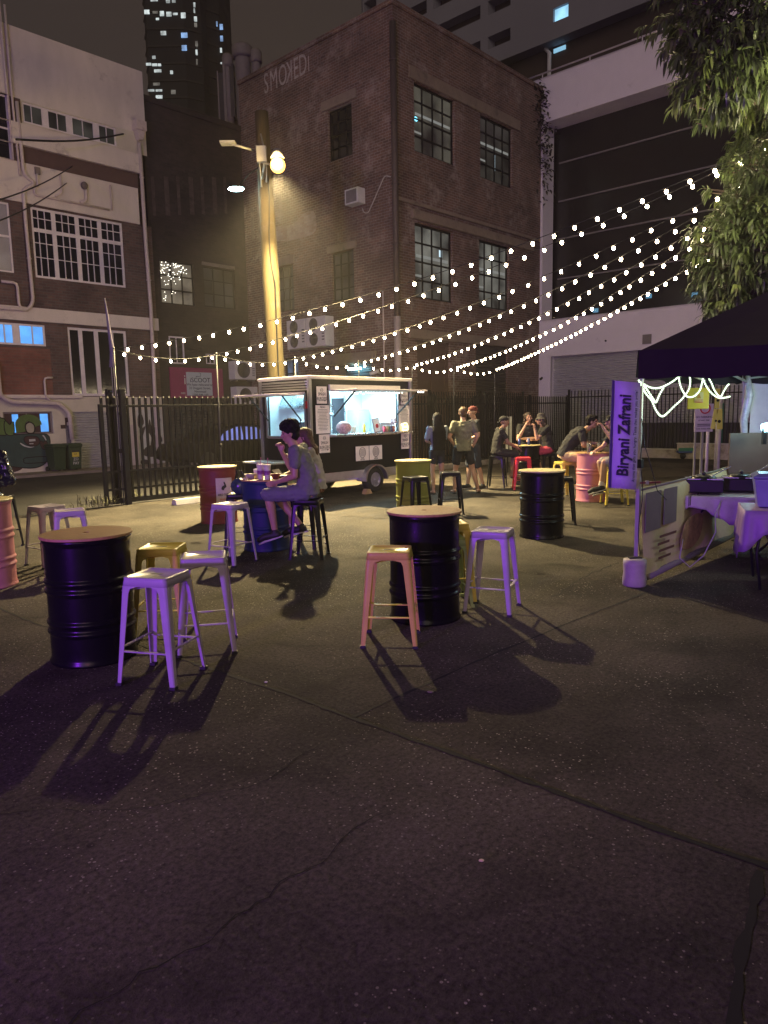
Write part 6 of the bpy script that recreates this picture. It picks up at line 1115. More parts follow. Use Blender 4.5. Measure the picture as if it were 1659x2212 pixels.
def loft(mb, secs, n=16):     # secs: centre, rx, ry, yaw
    rg = []
    def ring(c, rx, ry, rot): return [c+rot @ Vector((rx*math.cos(2*math.pi*k/n), ry*math.sin(2*math.pi*k/n), 0)) for k in range(n)]
    out = []
    for i, (c, rx, ry, yw) in enumerate(secs):
        d = (secs[min(i+1, len(secs)-1)][0]-secs[max(i-1, 0)][0]).normalized(); x = Vector((math.cos(yw), math.sin(yw), 0)); x = (x-d*x.dot(d)).normalized(); y = d.cross(x)
        out.append([c+x*rx*math.cos(2*math.pi*k/n)+y*ry*math.sin(2*math.pi*k/n) for k in range(n)])
    mb.rings(out)
def person(label, P, yaw, base, J=None, s=1.0, w=1.0, skin=SKIN, shirt=None, short=None, hair=None, hairkind='short', cap=None, shoes=None, look=(0, 0, 0), sleeve=.55, leg=.85, fem=False, hands=((0, 0), (0, 0)), longpants=False, extra=None, socks=None, sandals=False, curl=(.7, .7), shirt_len=.04, group=None):
    Q = {k: (v.copy() if isinstance(v, Vector) else tuple(x.copy() for x in v)) for k, v in base.items()}
    for k, v in (J or {}).items(): Q[k] = v
    q = Q; ty = q.get('tw', 0.0)
    body = MB(); c = body
    # torso
    sy = math.atan2((q['sh'][1]-q['sh'][0]).y, (q['sh'][1]-q['sh'][0]).x); hy = math.atan2((q['hi'][1]-q['hi'][0]).y, (q['hi'][1]-q['hi'][0]).x)
    def torso(mb, g, low=0.0, top=True):
        p, wa, ch, ne = q['pel'], q['wai'], q['che'], q['nec']; u = (wa-p).normalized()
        sec = [(p-u*(.07+low), .135*w+g, .10*w+g, hy), (p, (.160 if fem else .150)*w+g, .115*w+g, hy), (p.lerp(wa, .6), .138*w+g, .105*w+g, hy), (wa, (.118 if fem else .138)*w+g, .098*w+g, (sy+hy)/2), (wa.lerp(ch, .6), .15*w+g, .108*w+g, sy), (ch, .168*w+g, .112*w+g, sy), (ch.lerp(ne, .55), .165*w+g*.9, .095*w+g, sy)]
        if g: sec[:2] = [(p-u*low, .172*w+.008, .134*w+.008, hy), (p+u*.06, .160*w+.010, .122*w+.010, hy)]
        if top: sec += [(ch.lerp(ne, .85), .105*w+g*.6, .068*w+g*.6, sy), (ne, .06+g*.4, .058+g*.4, sy)]
        loft(mb, sec)
    torso(body, 0)
    hs = q['hea']; nk = q['nec']; c.cap(nk-V(0, 0, .03), hs-V(0, -.0, .05), .058, .052, 12)
    # head in its own frame
    hyaw, hpit, hrol = look; HR = Matrix.Rotation(hyaw, 3, 'Z') @ Matrix.Rotation(hpit, 3, 'X') @ Matrix.Rotation(hrol, 3, 'Y'); H = lambda x, y, z: hs+HR @ Vector((x, y, z))
    c.ball(H(0, -.012, .03), (.074, .092, .088), 16, 12, 0, HR); c.ball(H(0, .018, -.035), (.056, .066, .078), 14, 10, 0, HR); c.ball(H(0, .05, -.082), (.026, .024, .022), 10, 7, 0, HR)
    c.cap(H(0, .082, .02), H(0, .104, -.022), .010, .015, 8); c.ball(H(0, .082, -.053), (.024, .012, .011), 10, 6, 0, HR); c.cap(H(-.04, .078, .036), H(.04, .078, .036), .011, .011, 8)
    for sx in (-1, 1): c.ball(H(sx*.077, -.008, -.004), (.010, .020, .030), 10, 8, 0, HR); c.ball(H(sx*.042, .055, -.012), (.024, .022, .024), 10, 7, 0, HR)
    # arms, hands
    for i, sx in ((0, -1), (1, 1)):
        s_, e, wv = q['sh'][i], q['el'][i], q['wr'][i]; aw = (.85 if fem else 1)*w**.5
        c.cap(q['che'].lerp(q['nec'], .6)+(s_-q['nec'])*.35, s_, .06*aw, .054*aw); c.cap(s_, s_.lerp(e, .45), .052*aw, .047*aw); c.cap(s_.lerp(e, .45), e, .047*aw, .037*aw); c.cap(e, e.lerp(wv, .35), .038*aw, .038*aw); c.cap(e.lerp(wv, .35), wv, .038*aw, .025*aw)
        fd = (wv-e).normalized(); hb, ht = hands[i]
        side = fd.cross(Vector((0, 0, 1))); side = side.normalized() if side.length > .2 else Vector((1, 0, 0)); nrm = side.cross(fd).normalized()
        side = Matrix.Rotation(ht, 3, fd) @ side; nrm = Matrix.Rotation(ht, 3, fd) @ nrm
        fd2 = Matrix.Rotation(hb, 3, side) @ fd; n2 = Matrix.Rotation(hb, 3, side) @ nrm
        pm = wv+fd2*.05; MM = Matrix((side, fd2, n2)).transposed(); c.cap(wv, wv+fd2*.03, .025, .026, 10)
        vs = MB(); c.ball(pm, (.039, .05, .017), 12, 8, 0, MM)
        cl = curl[i]
        for k, (off, l) in enumerate(((-.028, .066), (-.0095, .074), (.0095, .070), (.028, .056))):
            b = wv+fd2*.088+side*off; d1 = (fd2*math.cos(cl*.6)-n2*math.sin(cl*.6)+side*off*2).normalized(); m_ = b+d1*l*.45; d2 = (fd2*math.cos(cl*1.4)-n2*math.sin(cl*1.4)).normalized(); m2 = m_+d2*l*.32; d3 = (fd2*math.cos(cl*2.2)-n2*math.sin(cl*2.2)).normalized()
            c.cap(b-d1*.02, m_, .0105, .0098, 7); c.cap(m_, m2, .0098, .0092, 7); c.cap(m2, m2+d3*l*.24, .0092, .0082, 7)
        ts = -1 if i == 1 else 1; b = wv+fd2*.03+side*ts*.03; d1 = (fd2*.7+side*ts*.65-n2*.25).normalized(); c.cap(b, b+d1*.035, .0135, .0115, 7); c.cap(b+d1*.035, b+d1*.035+(fd2*.9+side*ts*.1-n2*.4).normalized()*.03, .0115, .0095, 7)
    # legs
    for i in (0, 1):
        h, k, a, t_ = q['hi'][i], q['kn'][i], q['an'][i], q['toe'][i]; lw = w**.5
        c.cap(h, h.lerp(k, .5), .085*lw, .072*lw, 12); c.cap(h.lerp(k, .5), k, .072*lw, .053*lw, 12); kd = (a-k); cm = k+kd*.32; back = ((h+a)/2-k); back = back.normalized()*.012 if back.length > .02 else Vector((0, -.012, 0))
        c.cap(k, cm+back, .052*lw, .056*lw, 12); c.cap(cm+back, a, .054*lw, .034*lw, 12); c.cap(a, a+(t_-a)*.1-V(0, 0, .03), .034, .034); f0 = a-V(0, 0, .045)-(t_-a).normalized()*.03; c.cap(f0, t_-V(0, 0, 0), .03, .025); c.cap(t_, t_+(t_-a).normalized()*.04, .026, .02)
    for v in range(len(body.v)): pass
    sc = Matrix.Scale(s, 4)
    def fin(mb, name, m, vox=.0085, sm=3, parent=None, disp=0, dscale=.03):
        me = solid_of(mb, name, m, vox, sm, disp, dscale); me.transform(sc); return link(name, me, parent)
    o = fin(body, 'person', skin, .0075, 2); o.location = P; o.rotation_euler = (0, 0, yaw); tag(o, label, 'person', group)
    if shirt:
        mb = MB(); torso(mb, .016, shirt_len)
        for i in (0, 1):
            s_, e, wv = q['sh'][i], q['el'][i], q['wr'][i]; mb.cap(q['che'].lerp(q['nec'], .6)+(s_-q['nec'])*.35, s_, .074*w, .068*w)
            if sleeve <= 1: mb.cap(s_, s_.lerp(e, sleeve), .066*w, .064*w)
            else: mb.cap(s_, e, .066*w, .055*w); mb.cap(e, e.lerp(wv, .88), .055*w, .042)
        fin(mb, 'shirt', shirt, .0095, 3, o, .034, .07)
    if short:
        mb = MB(); p, wa = q['pel'], q['wai']; u = (wa-p).normalized(); loft(mb, [(p-u*.09, .12*w, .1*w, hy), (p, .168*w, .128*w, hy), (p+u*.09, .155*w, .118*w, hy)])
        for i in (0, 1):
            h, k, a = q['hi'][i], q['kn'][i], q['an'][i]; e = h.lerp(k, leg); mb.cap(h, e, .099*w, .083*w, 12)
            if longpants: mb.cap(k, k.lerp(a, .9), .073, .056, 12)
        fin(mb, 'trousers' if longpants else 'shorts', short, .0095, 3, o, .024, .07)
    if hair:
        mb = MB()
        if hairkind != 'none':
            mb.ball(H(0, -.024, .048), (.087, .098, .084), 16, 12, 0, HR); mb.ball(H(0, -.05, -.01), (.076, .062, .07), 14, 10, 0, HR)
        if hairkind == 'bushy':
            mb.ball(H(0, -.02, .07), (.102, .112, .09), 16, 12, 0, HR); mb.ball(H(0, .05, .1), (.075, .06, .045), 12, 8, 0, HR); rnd = random.Random(3)
            for k in range(46):
                d_ = Vector((rnd.gauss(0, 1), rnd.gauss(0, 1), abs(rnd.gauss(0, 1))*.9)).normalized(); mb.ball(H(d_.x*.1, d_.y*.11-.015, d_.z*.095+.07), .024, 7, 5)
        if hairkind == 'short': mb.ball(H(0, .03, .092), (.066, .055, .034), 12, 8, 0, HR)
        if hairkind in ('long', 'verylong'):
            L = .62 if hairkind == 'verylong' else .26
            secs = [(H(0, -.03, .06), .092, .09, sy), (H(0, -.05, -.04), .105, .078, sy), (H(0, -.075, -.12)*1.0, .125, .06, sy)]
            e = H(0, -.075, -.12); bd = V(math.sin(sy)*.0, 0, 0); back = -(Matrix.Rotation(sy, 3, 'Z') @ V(0, 1, 0)); 
            for f in (.35, .7, 1.0): secs.append((e+back*.05*(1 if f > .3 else .5)-V(0, 0, L*f-.06), .145-.05*f*(L < .4)+.035*f*(L > .4)*(1.6-1.6*f), .055-.015*f, sy))
            loft(mb, secs)
        if hairkind == 'curly':
            rnd = random.Random(4)
            for k in range(34):
                a = rnd.uniform(0, 6.28); z = rnd.uniform(-.17, .1); rr_ = .088 if z > -.05 else .105; x, y = rr_*math.cos(a), rr_*math.sin(a)-.03
                if y > .035 and z < .085: continue
                mb.ball(H(x, y, z), .03, 8, 6)
        if hairkind == 'bun': mb.ball(H(0, -.12, .03), (.04, .04, .04), 10, 8)
        fin(mb, 'hair', hair, .009, 2, o, .022, .022)
    for sx in (-1, 1):
        mb = MB(); mb.ball(H(sx*.03, .0745, .014)*s, (.010, .008, .006), 8, 6, 0, HR); mb.build('eye', INK, o)
        mb = MB(); mb.cap(H(sx*.018, .088, .033)*s, H(sx*.045, .078, .034)*s, .004, .003, 6); mb.build('eyebrow', hair or HB, o)
    if cap:
        kind, cm_ = cap; mb = MB()
        if kind in ('back', 'front'):
            d = -1 if kind == 'back' else 1
            mb.ball(H(0, -.015, .065), (.088, .102, .072), 18, 12, 0, HR); mb.cap(H(-.04, d*.09-.01, .035-.02*(d < 0)), H(.04, d*.09-.01, .035-.02*(d < 0)), .012, .012); mb.cap(H(-.03, d*.13-.01, .028-.03*(d < 0)), H(.03, d*.13-.01, .028-.03*(d < 0)), .012, .012); mb.cap(H(-.02, d*.10-.01, .03-.02*(d < 0)), H(.02, d*.145-.01, .026-.03*(d < 0)), .012, .012)
        else:
            mb.lathe([(.001, .15), (.06, .148), (.085, .12), (.096, .05), (.135, .01), (.138, .002), (.09, .03), (.001, .04)], 24); 
            for i_, v in enumerate(mb.v): mb.v[i_] = tuple(H(v[0], v[1]-.012, v[2]+.01))
        fin(mb, 'bucket_hat' if kind == 'bucket' else 'cap', cm_, .008, 2, o)
    for i in (0, 1):
        a, t_ = q['an'][i], q['toe'][i]; d = (t_-a); d = (d).normalized(); hl = a-V(0, 0, .045)-Vector((d.x, d.y, 0))*.035
        if shoes:
            mb = MB(); mb.cap(hl, t_-d*.02, .046, .044); mb.cap(t_-d*.02, t_+d*.055, .044, .034); mb.cap(a-V(0, 0, .03), a-V(0, 0, .01), .046, .045); so = fin(mb, 'shoe', shoes, .008, 2, o)
            mb = MB(); up = Vector((0, 0, 1)); sd = d.cross(up).normalized(); nn = sd.cross(d).normalized()
            pl_ = [hl-d*.045, (hl+t_)/2, t_+d*.085]; poly = [(pl_[0]+sd*.03), (pl_[1]+sd*.045), (t_+sd*.045), (pl_[2]+sd*.015), (pl_[2]-sd*.015), (t_-sd*.045), (pl_[1]-sd*.045), (pl_[0]-sd*.03)]
            mb.add([(p_-nn*.036)*s for p_ in poly]+[(p_-nn*.05)*s for p_ in poly], [tuple(range(8)), tuple(range(15, 7, -1))]+[(k, k+8, (k+1) % 8+8, (k+1) % 8) for k in range(8)]); mb.build('sole', mat('sole_white', (.45, .43, .42), .6), so, fix=True)
        if socks: mb = MB(); k = q['kn'][i]; mb.cap(a, a.lerp(k, .14), .043, .043); fin(mb, 'sock', socks, .008, 1, o)
        if sandals: mb = MB(); mb.cap(hl-V(0, 0, .035), t_+d*.05-V(0, 0, .02), .012, .012); mb.cap(hl-V(0, 0, .035)+V(.02, 0, 0), t_+d*.05-V(-.02, 0, .02), .012, .012); mb.cap(hl-V(0, 0, .035)-V(.02, 0, 0), t_+d*.05-V(.02, 0, .02), .012, .012); fin(mb, 'sandal', INK, .008, 1, o)
    return o
def face(dx, dy): return math.atan2(dy, dx)-math.pi/2     # yaw that turns local +y to (dx, dy)
GREYT = cloth('tee_grey', (.15, .15, .155)); OLIVE = cloth('tee_olive_grey', (.15, .148, .11)); BLK = cloth('tee_black', (.014, .014, .016)); NAVYS = cloth('shorts_black', (.012, .013, .02)); SHG = cloth('shorts_grey', (.14, .14, .18)); BEI = cloth('trousers_beige', (.46, .34, .19)); REDS = cloth('shorts_pink_red', (.42, .05, .08)); BLUET = cloth('top_blue_grey', (.17, .2, .24)); SHOE = mat('shoe_black', (.012, .012, .014), .6)
# man in grey at the navy drum: faces left, nearer arm resting on his thigh, far hand to the mouth
s8 = SP[8]
m1 = person('young man in grey T-shirt with bushy dark hair sitting at the navy drum', V(s8.x, s8.y, 0), face(-1, .12), SIT, dict(wai=V(0, .0, .97), che=V(0, .07, 1.15), nec=V(0, .13, 1.30), hea=V(0, .19, 1.45), sh=(V(-.17, .10, 1.27), V(.18, .08, 1.27)), el=(V(-.2, .1, .98), V(.2, .24, 1.04)), wr=(V(-.1, .34, .90), V(.07, .31, 1.24)), hi=(V(-.09, .02, .77), V(.09, .02, .77)), kn=(V(-.14, .44, .76), V(.1, .43, .74)), an=(V(-.12, .38, .33), V(.1, .12, .36)), toe=(V(-.13, .52, .25), V(.1, .27, .29))), shirt=GREYT, short=SHG, hair=HB, hairkind='bushy', shoes=SHOE, look=(.25, -.12, 0), leg=1.0, hands=((.2, 1.2), (.4, .3)), curl=(.35, 1.2), w=1.02)
s9 = SP[9]
person('brown haired woman in a pale sleeveless top sitting behind the man in grey', V(s9.x+.14, s9.y+.02, 0), face(-1, -.1), SIT, dict(che=V(0, .06, 1.13), nec=V(0, .1, 1.27), hea=V(0, .15, 1.41), sh=(V(-.16, .06, 1.24), V(.16, .06, 1.24)), el=(V(-.24, .16, 1.0), V(.24, .2, 1.02)), wr=(V(-.1, .32, 1.15), V(.05, .4, .94)), kn=(V(-.1, .42, .72), V(.1, .42, .72)), an=(V(-.1, .36, .3), V(.1, .44, .2)), toe=(V(-.1, .5, .24), V(.1, .56, .12))), s=.98, skin=SKIN, shirt=cloth('top_pale', (.4, .36, .34)), short=cloth('shorts_rust', (.16, .06, .035)), hair=HBR, hairkind='long', sleeve=.05, fem=True, look=(.0, -.15, 0), curl=(1.2, .5), shoes=mat('shoe_pale', (.5, .45, .42), .6), w=.93)
# three standing in front of the trailer
p = atz(945, 1067); person('woman with very long dark hair and blue grey top standing with her back turned', p, face(-.35, 1), STAND, dict(el=(V(-.23, .04, 1.16), V(.21, .06, 1.15)), wr=(V(-.06, .24, 1.1), V(.08, .25, 1.08)), an=(V(-.1, -.02, .09), V(.08, -.05, .09)), toe=(V(-.12, .13, .035), V(.1, .1, .035))), s=.94, w=.95, skin=SKIN, shirt=BLUET, short=NAVYS, hair=HB, hairkind='verylong', fem=True, look=(.1, 0, 0), leg=.5, sleeve=.75, sandals=True, shirt_len=-.03)
p = atz(1001, 1065); person('man in olive grey T-shirt and black shorts standing with his back to the camera', p, face(-.08, 1), STAND, dict(hi=(V(-.1, 0, .9), V(.1, 0, .9)), kn=(V(-.16, .02, .49), V(.19, .0, .49)), an=(V(-.19, -.03, .09), V(.29, -.05, .09)), toe=(V(-.22, .12, .035), V(.36, .09, .035)), el=(V(-.29, -.02, 1.15), V(.28, -.03, 1.15)), wr=(V(-.17, .13, 1.0), V(.2, .08, .92)), pel=V(0, 0, .91)), s=1.0, w=1.08, skin=SKIN, shirt=OLIVE, short=NAVYS, hair=HBR, hairkind='short', leg=.62, sandals=True, look=(-.05, 0, 0))
p = atz(1024, 1056); person('man in a red backwards cap and black T-shirt standing side on', p, face(-1, -.25), STAND, dict(el=(V(-.24, .0, 1.14), V(.23, .02, 1.14)), wr=(V(-.12, .2, 1.05), V(.1, .22, 1.06)), an=(V(-.1, -.16, .09), V(.12, .1, .09)), toe=(V(-.13, .0, .035), V(.14, .27, .035)), kn=(V(-.1, -.05, .5), V(.11, .07, .5)), hea=V(0, .035, 1.63)), s=1.01, w=1.04, skin=SKIN, shirt=BLK, short=cloth('shorts_navy', (.02, .024, .04)), hair=HD_, hairkind='none', cap=('back', mat('cap_red', (.10, .012, .015), .8)), shoes=SHOE, leg=.95, curl=(1.2, 1.2))
beard = MB()
# seated man, black backwards cap
s16 = SP[16]; person('seated young man in a black backwards cap and black T-shirt, side on', V(s16.x, s16.y, 0), face(1, .1), SIT, dict(che=V(0, .05, 1.13), nec=V(0, .1, 1.28), hea=V(0, .16, 1.42), sh=(V(-.16, .06, 1.25), V(.17, .06, 1.25)), el=(V(-.2, .18, .98), V(.19, .2, .98)), wr=(V(-.12, .44, .91), V(.1, .42, .86)), kn=(V(-.1, .4, .73), V(.12, .42, .72)), an=(V(-.1, .38, .28), V(.12, .3, .3)), toe=(V(-.1, .53, .22), V(.12, .46, .22))), s=1.0, w=.95, skin=SKIN2, shirt=BLK, short=BLK, hair=HB, hairkind='none', cap=('back', mat('cap_black', (.012, .012, .014), .8)), leg=.92, sandals=True, curl=(.4, .4))
c8 = DP[8]
person('man with shoulder length curly hair and black T-shirt, hand on his chin, facing the camera', V(c8.x+.12, c8.y+.62, 0), face(-.02, -1), SIT, dict(che=V(0, .08, 1.16), nec=V(0, .1, 1.33), hea=V(.0, .14, 1.49), sh=(V(-.19, .08, 1.29), V(.19, .08, 1.29)), el=(V(.30, .0, 0), V(0, 0, 0)), wr=(V(0, 0, 0), V(0, 0, 0))) | dict(el=(V(-.24, .30, 1.02), V(.27, .32, 1.0)), wr=(V(.13, .38, 1.02), V(.09, .27, 1.32))), skin=SKIN, shirt=BLK, short=NAVYS, hair=HD_, hairkind='curly', look=(.1, -.02, .05), curl=(.3, 1.3), w=1.02, shoes=SHOE)
person('person in a bucket hat, black T-shirt and pink red shorts sitting side on', V(c8.x+.50, c8.y+.10, 0), face(-1, -.12), SIT, dict(wai=V(0, .02, .97), che=V(0, .06, 1.15), nec=V(0, .12, 1.31), hea=V(0, .19, 1.44), sh=(V(-.17, .08, 1.27), V(.17, .08, 1.27)), el=(V(-.2, .34, 1.02), V(.2, .2, 1.0)), wr=(V(-.15, .38, 1.26), V(.05, .4, 1.0)), kn=(V(-.14, .36, .72), V(.12, .40, .74)), an=(V(-.1, .2, .3), V(.1, .34, .3)), toe=(V(-.1, .34, .24), V(.1, .5, .24))), skin=SKIN, shirt=BLK, short=REDS, hair=HD_, hairkind='long', cap=('bucket', mat('hat_dark', (.06, .055, .05), .85)), curl=(1.3, .5), leg=.8, shoes=SHOE)
s20 = SP[20]
person('man in black T-shirt and beige trousers leaning far over towards the pink drum', V(s20.x, s20.y, 0), face(1, -.30), SIT, dict(wai=V(.0, .06, .96), che=V(0, .2, 1.12), nec=V(0, .34, 1.24), hea=V(0, .46, 1.36), sh=(V(-.19, .27, 1.2), V(.2, .30, 1.2)), el=(V(-.24, .36, .98), V(.27, .32, .96)), wr=(V(-.2, .6, .96), V(.12, .46, .94)), kn=(V(-.14, .40, .74), V(.2, .32, .74)), an=(V(-.13, .40, .32), V(.3, .28, .3)), toe=(V(-.14, .54, .25), V(.38, .40, .24)), pel=V(0, 0, .79)), s=1.05, w=1.08, skin=SKIN2, shirt=BLK, short=BEI, longpants=True, hair=HB, hairkind='short', shoes=SHOE, look=(-.0, -.05, .0), curl=(.5, 1.0), leg=1.0)
s19 = SP[19]
person('person in a dark cap drinking at the pink drum, half hidden by the purple banner', V(s19.x+.16, s19.y+.03, 0), face(-1, -.12), SIT, dict(che=V(0, .1, 1.14), nec=V(0, .17, 1.3), hea=V(0, .25, 1.43), sh=(V(-.18, .12, 1.26), V(.18, .12, 1.26)), el=(V(-.22, .3, 1.12), V(.22, .3, 1.0)), wr=(V(-.1, .43, 1.35), V(.15, .46, .94)), kn=(V(-.14, .42, .76), V(.13, .38, .74)), an=(V(-.12, .46, .36), V(.1, .3, .3)), toe=(V(-.12, .62, .28), V(.1, .45, .23))), skin=SKIN, shirt=BLK, short=cloth('shorts_pale', (.3, .27, .25)), hair=HB, hairkind='short', cap=('front', mat('cap_black', (0, 0, 0))), shoes=SHOE, socks=mat('sock_white', (.55, .5, .48), .8), leg=.85, curl=(1.3, .9), w=1.05)
s21 = SP[21]; p21 = DP[9]+V(-.08, .62, 0)
person('person in a shiny dark jacket at the left edge behind the pink drum', V(p21.x-.24, p21.y+.1, 0), face(.2, -1), SIT, dict(sh=(V(-.2, .06, 1.28), V(.2, .06, 1.28)), el=(V(-.3, .15, 1.02), V(.32, .14, 1.04)), wr=(V(-.12, .34, .96), V(.14, .34, .96))), skin=SKIN, shirt=mat('jacket_leather', (.012, .013, .018), .22, var=.3, bump=.8, bscale=16), short=NAVYS, longpants=True, hair=HB, hairkind='long', sleeve=2, shoes=SHOE, w=1.1)
# ------------------------------------------------------------------ mango tree
LEAF = mat('mango_leaf', (.07, .10, .032), .42, var=.45, vscale=3.5, spec=.6); LEAFY = mat('young_leaf', (.13, .17, .045), .45, var=.3, vscale=4); BARK = mat('bark', (.09, .065, .045), .9, var=.3, bump=1, bscale=25)
TRP = Vector((7.4, 11.2, 0)); tr = thing('mango_tree', 'leafy tree with long drooping leaves overhanging the tent on the right', 'tree', TRP)
E1 = aty(1680, 20, 9.4)-TRP; E1b = aty(1560, 130, 9.3)-TRP; E2 = aty(1790, 470, 10.8)-TRP; E3 = aty(1640, 590, 10.6)-TRP
crown = [(E1, (1.55, 1.3, 1.0), 230), (E1b, (.62, .8, .72), 100), (aty(1650, 150, 9.4)-TRP, (.8, .9, .62), 120), (E2, (1.75, 1.5, 1.55), 330), (aty(1590, 545, 10.6)-TRP, (.72, .9, .85), 130), (aty(1640, 350, 10.6)-TRP, (.5, .7, .6), 70), (aty(1580, 655, 10.5)-TRP, (.42, .5, .28), 34), (aty(1900, 200, 10.5)-TRP, (1.3, 1.3, 1.6), 140)]
mb = MB(); br = MB(); rnd = random.Random(11)
trunk = [V(0, 0, 0), V(-.1, -.05, 1.5), V(-.2, -.1, 2.8), V(-.3, -.2, 4.0)]; br.tube(trunk, [.28, .24, .2, .16], 12)
for c_, r_, n_ in crown:
    br.tube([V(-.3, -.2, 3.4), (V(-.3, -.2, 3.8)+c_)/2+V(0, 0, .2), c_], [.12, .07, .03], 8)
    for k in range(int(n_*2.7)):
        d = Vector((rnd.gauss(0, 1), rnd.gauss(0, 1), rnd.gauss(0, 1))).normalized(); f = rnd.uniform(.35, 1)**.45*rnd.uniform(.8, 1.08)
        p = c_+Vector((d.x*r_[0]*f, d.y*r_[1]*f, d.z*r_[2]*f)); base = p-Vector((d.x*.3, d.y*.3, .05))
        if k % 3 == 0: br.tube([base, p], [.012, .006], 4, caps=False)
        out = (d+Vector((rnd.uniform(-.5, .5), rnd.uniform(-.5, .5), rnd.uniform(-.3, .4)))).normalized(); young = rnd.random() < .2
        for q in range(rnd.randint(8, 12)):
            a = q*2.4+rnd.uniform(-.3, .3); sd = out.cross(Vector((.3, .2, 1))).normalized(); s2_ = out.cross(sd)
            ld = (out*rnd.uniform(.2, .8)+(sd*math.cos(a)+s2_*math.sin(a))*rnd.uniform(.5, .9)-Vector((0, 0, rnd.uniform(.1, .8)))).normalized()
            leafmesh(mb, p-out*rnd.uniform(0, .12), ld, rnd.uniform(.09, .165), rnd.uniform(.03, .044), rnd.uniform(.2, .7), 1 if young else 0)
mb.build('crown', [LEAF, LEAFY], tr); br.build('trunk', BARK, tr)
# ------------------------------------------------------------------ light
def lamp(name, kind, loc, energy, col, size=.1, aim=None, size_y=None, spot=None, blend=.5, spread=None):
    l = bpy.data.lights.new(name, kind); l.energy = energy; l.color = col
    if kind == 'AREA':
        l.size = size
        if size_y: l.shape = 'RECTANGLE'; l.size_y = size_y
        if spread: l.spread = spread
    elif kind in ('POINT', 'SPOT'): l.shadow_soft_size = size
    if spot: l.spot_size = spot; l.spot_blend = blend
    o = bpy.data.objects.new(name, l); COL.objects.link(o); o.location = loc
    if aim is not None: o.rotation_euler = (Vector(aim)-Vector(loc)).to_track_quat('-Z', 'Y').to_euler()
    return o
lamp('street_light', 'SPOT', LP+Vector((0, -.05, -.2)), 26000, (1, .78, .38), .09, aim=LP+Vector((.08, -.36, -1.2)), spot=R(106), blend=1.0)
lamp('street_glow', 'POINT', LP+Vector((0, -.22, .0)), 800, (1, .68, .25), .1)
lamp('cold_street_light', 'POINT', L2+Vector((0, 0, -.12)), 60, (.6, .9, 1), .08)
for x, y, e in ((.9, .75, 85), (2.1, .7, 95)): lamp('trailer_light', 'AREA', TL(x, y, 2.22), e, (.55, .88, 1), .9, aim=TL(x, y, 0), size_y=.3)
lamp('hatch_light', 'AREA', TL(1.6, -.4, 2.08), 5, (.75, .93, 1), 1.8, aim=TL(1.6, -.4, 0), size_y=.05)
lamp('purple_stall_light', 'AREA', (-7.0, -5.8, 1.75), 1250, (.30, .035, 1.0), .5, aim=(0.2, 5, .5), size_y=.4)
lamp('pink_stall_light', 'AREA', (-2.0, -5.4, 2.8), 50, (1.0, .2, .45), .6, aim=(0, 5, .4), size_y=.4)
lamp('tree_fill_light', 'POINT', (4.1, 9.5, 4.0), 45, (1, .85, .55), .3)  # two unseen fill lamps added to brighten the tree's leaves
lamp('tree_fill_light', 'POINT', (4.5, 8.2, 4.9), 130, (1, .85, .55), .3)
lamp('tent_light', 'POINT', tl(1.6, 2.2, 1.9), 40, (.9, 1, .8), .12)
lamp('work_light', 'POINT', aty(1648, 925, 8.2)+Vector((-.1, -.08, .12)), 10, (.45, .9, 1), .05)
lamp('rope_light_glow', 'POINT', C0+Vector((.35, .25, 1.75)), 7, (.8, 1, .7), .25)
lamp('purple_uplight', 'AREA', (1.6, 4.0, 1.9), 3, (.5, .15, 1.0), .4, aim=tuple(T1))
sun = bpy.data.lights.new('city_glow', 'SUN'); sun.energy = .5; sun.color = (1, .87, .75); sun.angle = R(35); so = bpy.data.objects.new('city_glow', sun); COL.objects.link(so); so.rotation_euler = (R(90-17), 0, R(-4))
w = bpy.data.worlds.new('World'); scene.world = w; w.use_nodes = True; N = w.node_tree.nodes; L = w.node_tree.links; bg = N['Background']
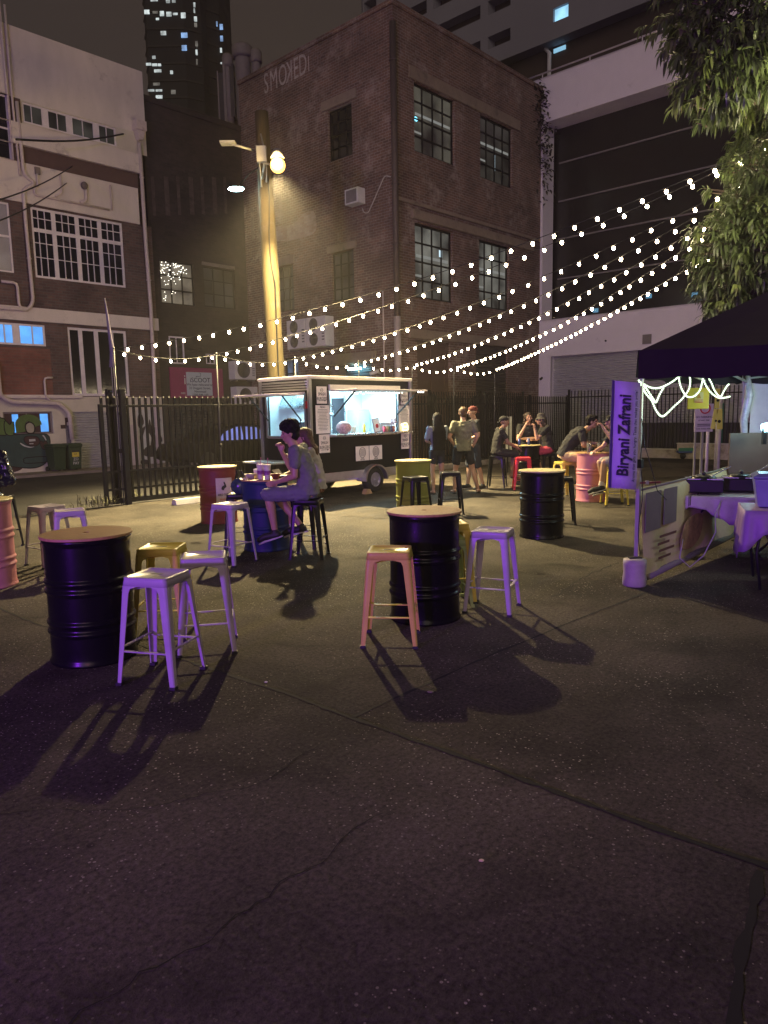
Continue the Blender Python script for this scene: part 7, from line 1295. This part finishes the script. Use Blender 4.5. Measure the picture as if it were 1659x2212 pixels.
sky = N.new('ShaderNodeTexSky'); sky.sky_type = 'NISHITA'; sky.sun_disc = False; sky.sun_elevation = R(24); sky.sun_rotation = R(180)
mx = N.new('ShaderNodeMix'); mx.data_type = 'RGBA'; mx.blend_type = 'ADD'; mx.inputs[0].default_value = 1; mx.inputs[6].default_value = (.040, .029, .024, 1)
sc_ = N.new('ShaderNodeVectorMath'); sc_.operation = 'SCALE'; sc_.inputs['Scale'].default_value = .0006; L.new(sky.outputs[0], sc_.inputs[0]); L.new(sc_.outputs[0], mx.inputs[7]); L.new(mx.outputs[2], bg.inputs[0]); bg.inputs[1].default_value = 1
hz = MB(); hz.box(-320, 320, -140, 440, -1.3, 125); hm = bpy.data.materials.new('haze'); hm.use_nodes = True; hn = hm.node_tree.nodes; hn.remove(hn['Principled BSDF']); pv = hn.new('ShaderNodeVolumePrincipled'); pv.inputs['Color'].default_value = (.9, .85, .8, 1); pv.inputs['Density'].default_value = HAZE; pv.inputs['Anisotropy'].default_value = .3
hm.node_tree.links.new(pv.outputs[0], hn['Material Output'].inputs['Volume']); tag(hz.build('haze', hm), 'thin haze volume added to give the lamps a veil of glow', 'haze', kind='stuff')  # volume added so lens glare around the lamps shows as glow
# ------------------------------------------------------------------ camera
cam = bpy.data.cameras.new('Camera'); co = bpy.data.objects.new('Camera', cam); COL.objects.link(co); scene.camera = co
cam.sensor_fit = 'VERTICAL'; cam.sensor_height = 24; cam.lens = 24*F_/2212; cam.clip_end = 3000; cam.clip_start = .05
Rr, Uu, Ff = Vector((1, 0, 0)), Vector((0, math.sin(PT), math.cos(PT))), Vector((0, math.cos(PT), -math.sin(PT)))
X = Rr*math.cos(RO)+Uu*math.sin(RO); Y = -Rr*math.sin(RO)+Uu*math.cos(RO)
M = Matrix((X, Y, -Ff)).transposed().to_4x4(); M.translation = Vector((0, 0, HC)); co.matrix_world = M
for l_ in bpy.data.lights: pass
scene.render.resolution_x = 768; scene.render.resolution_y = 1024
vs = scene.view_settings; vs.view_transform = 'Standard'; vs.look = 'None'; vs.exposure = 0; vs.gamma = 1
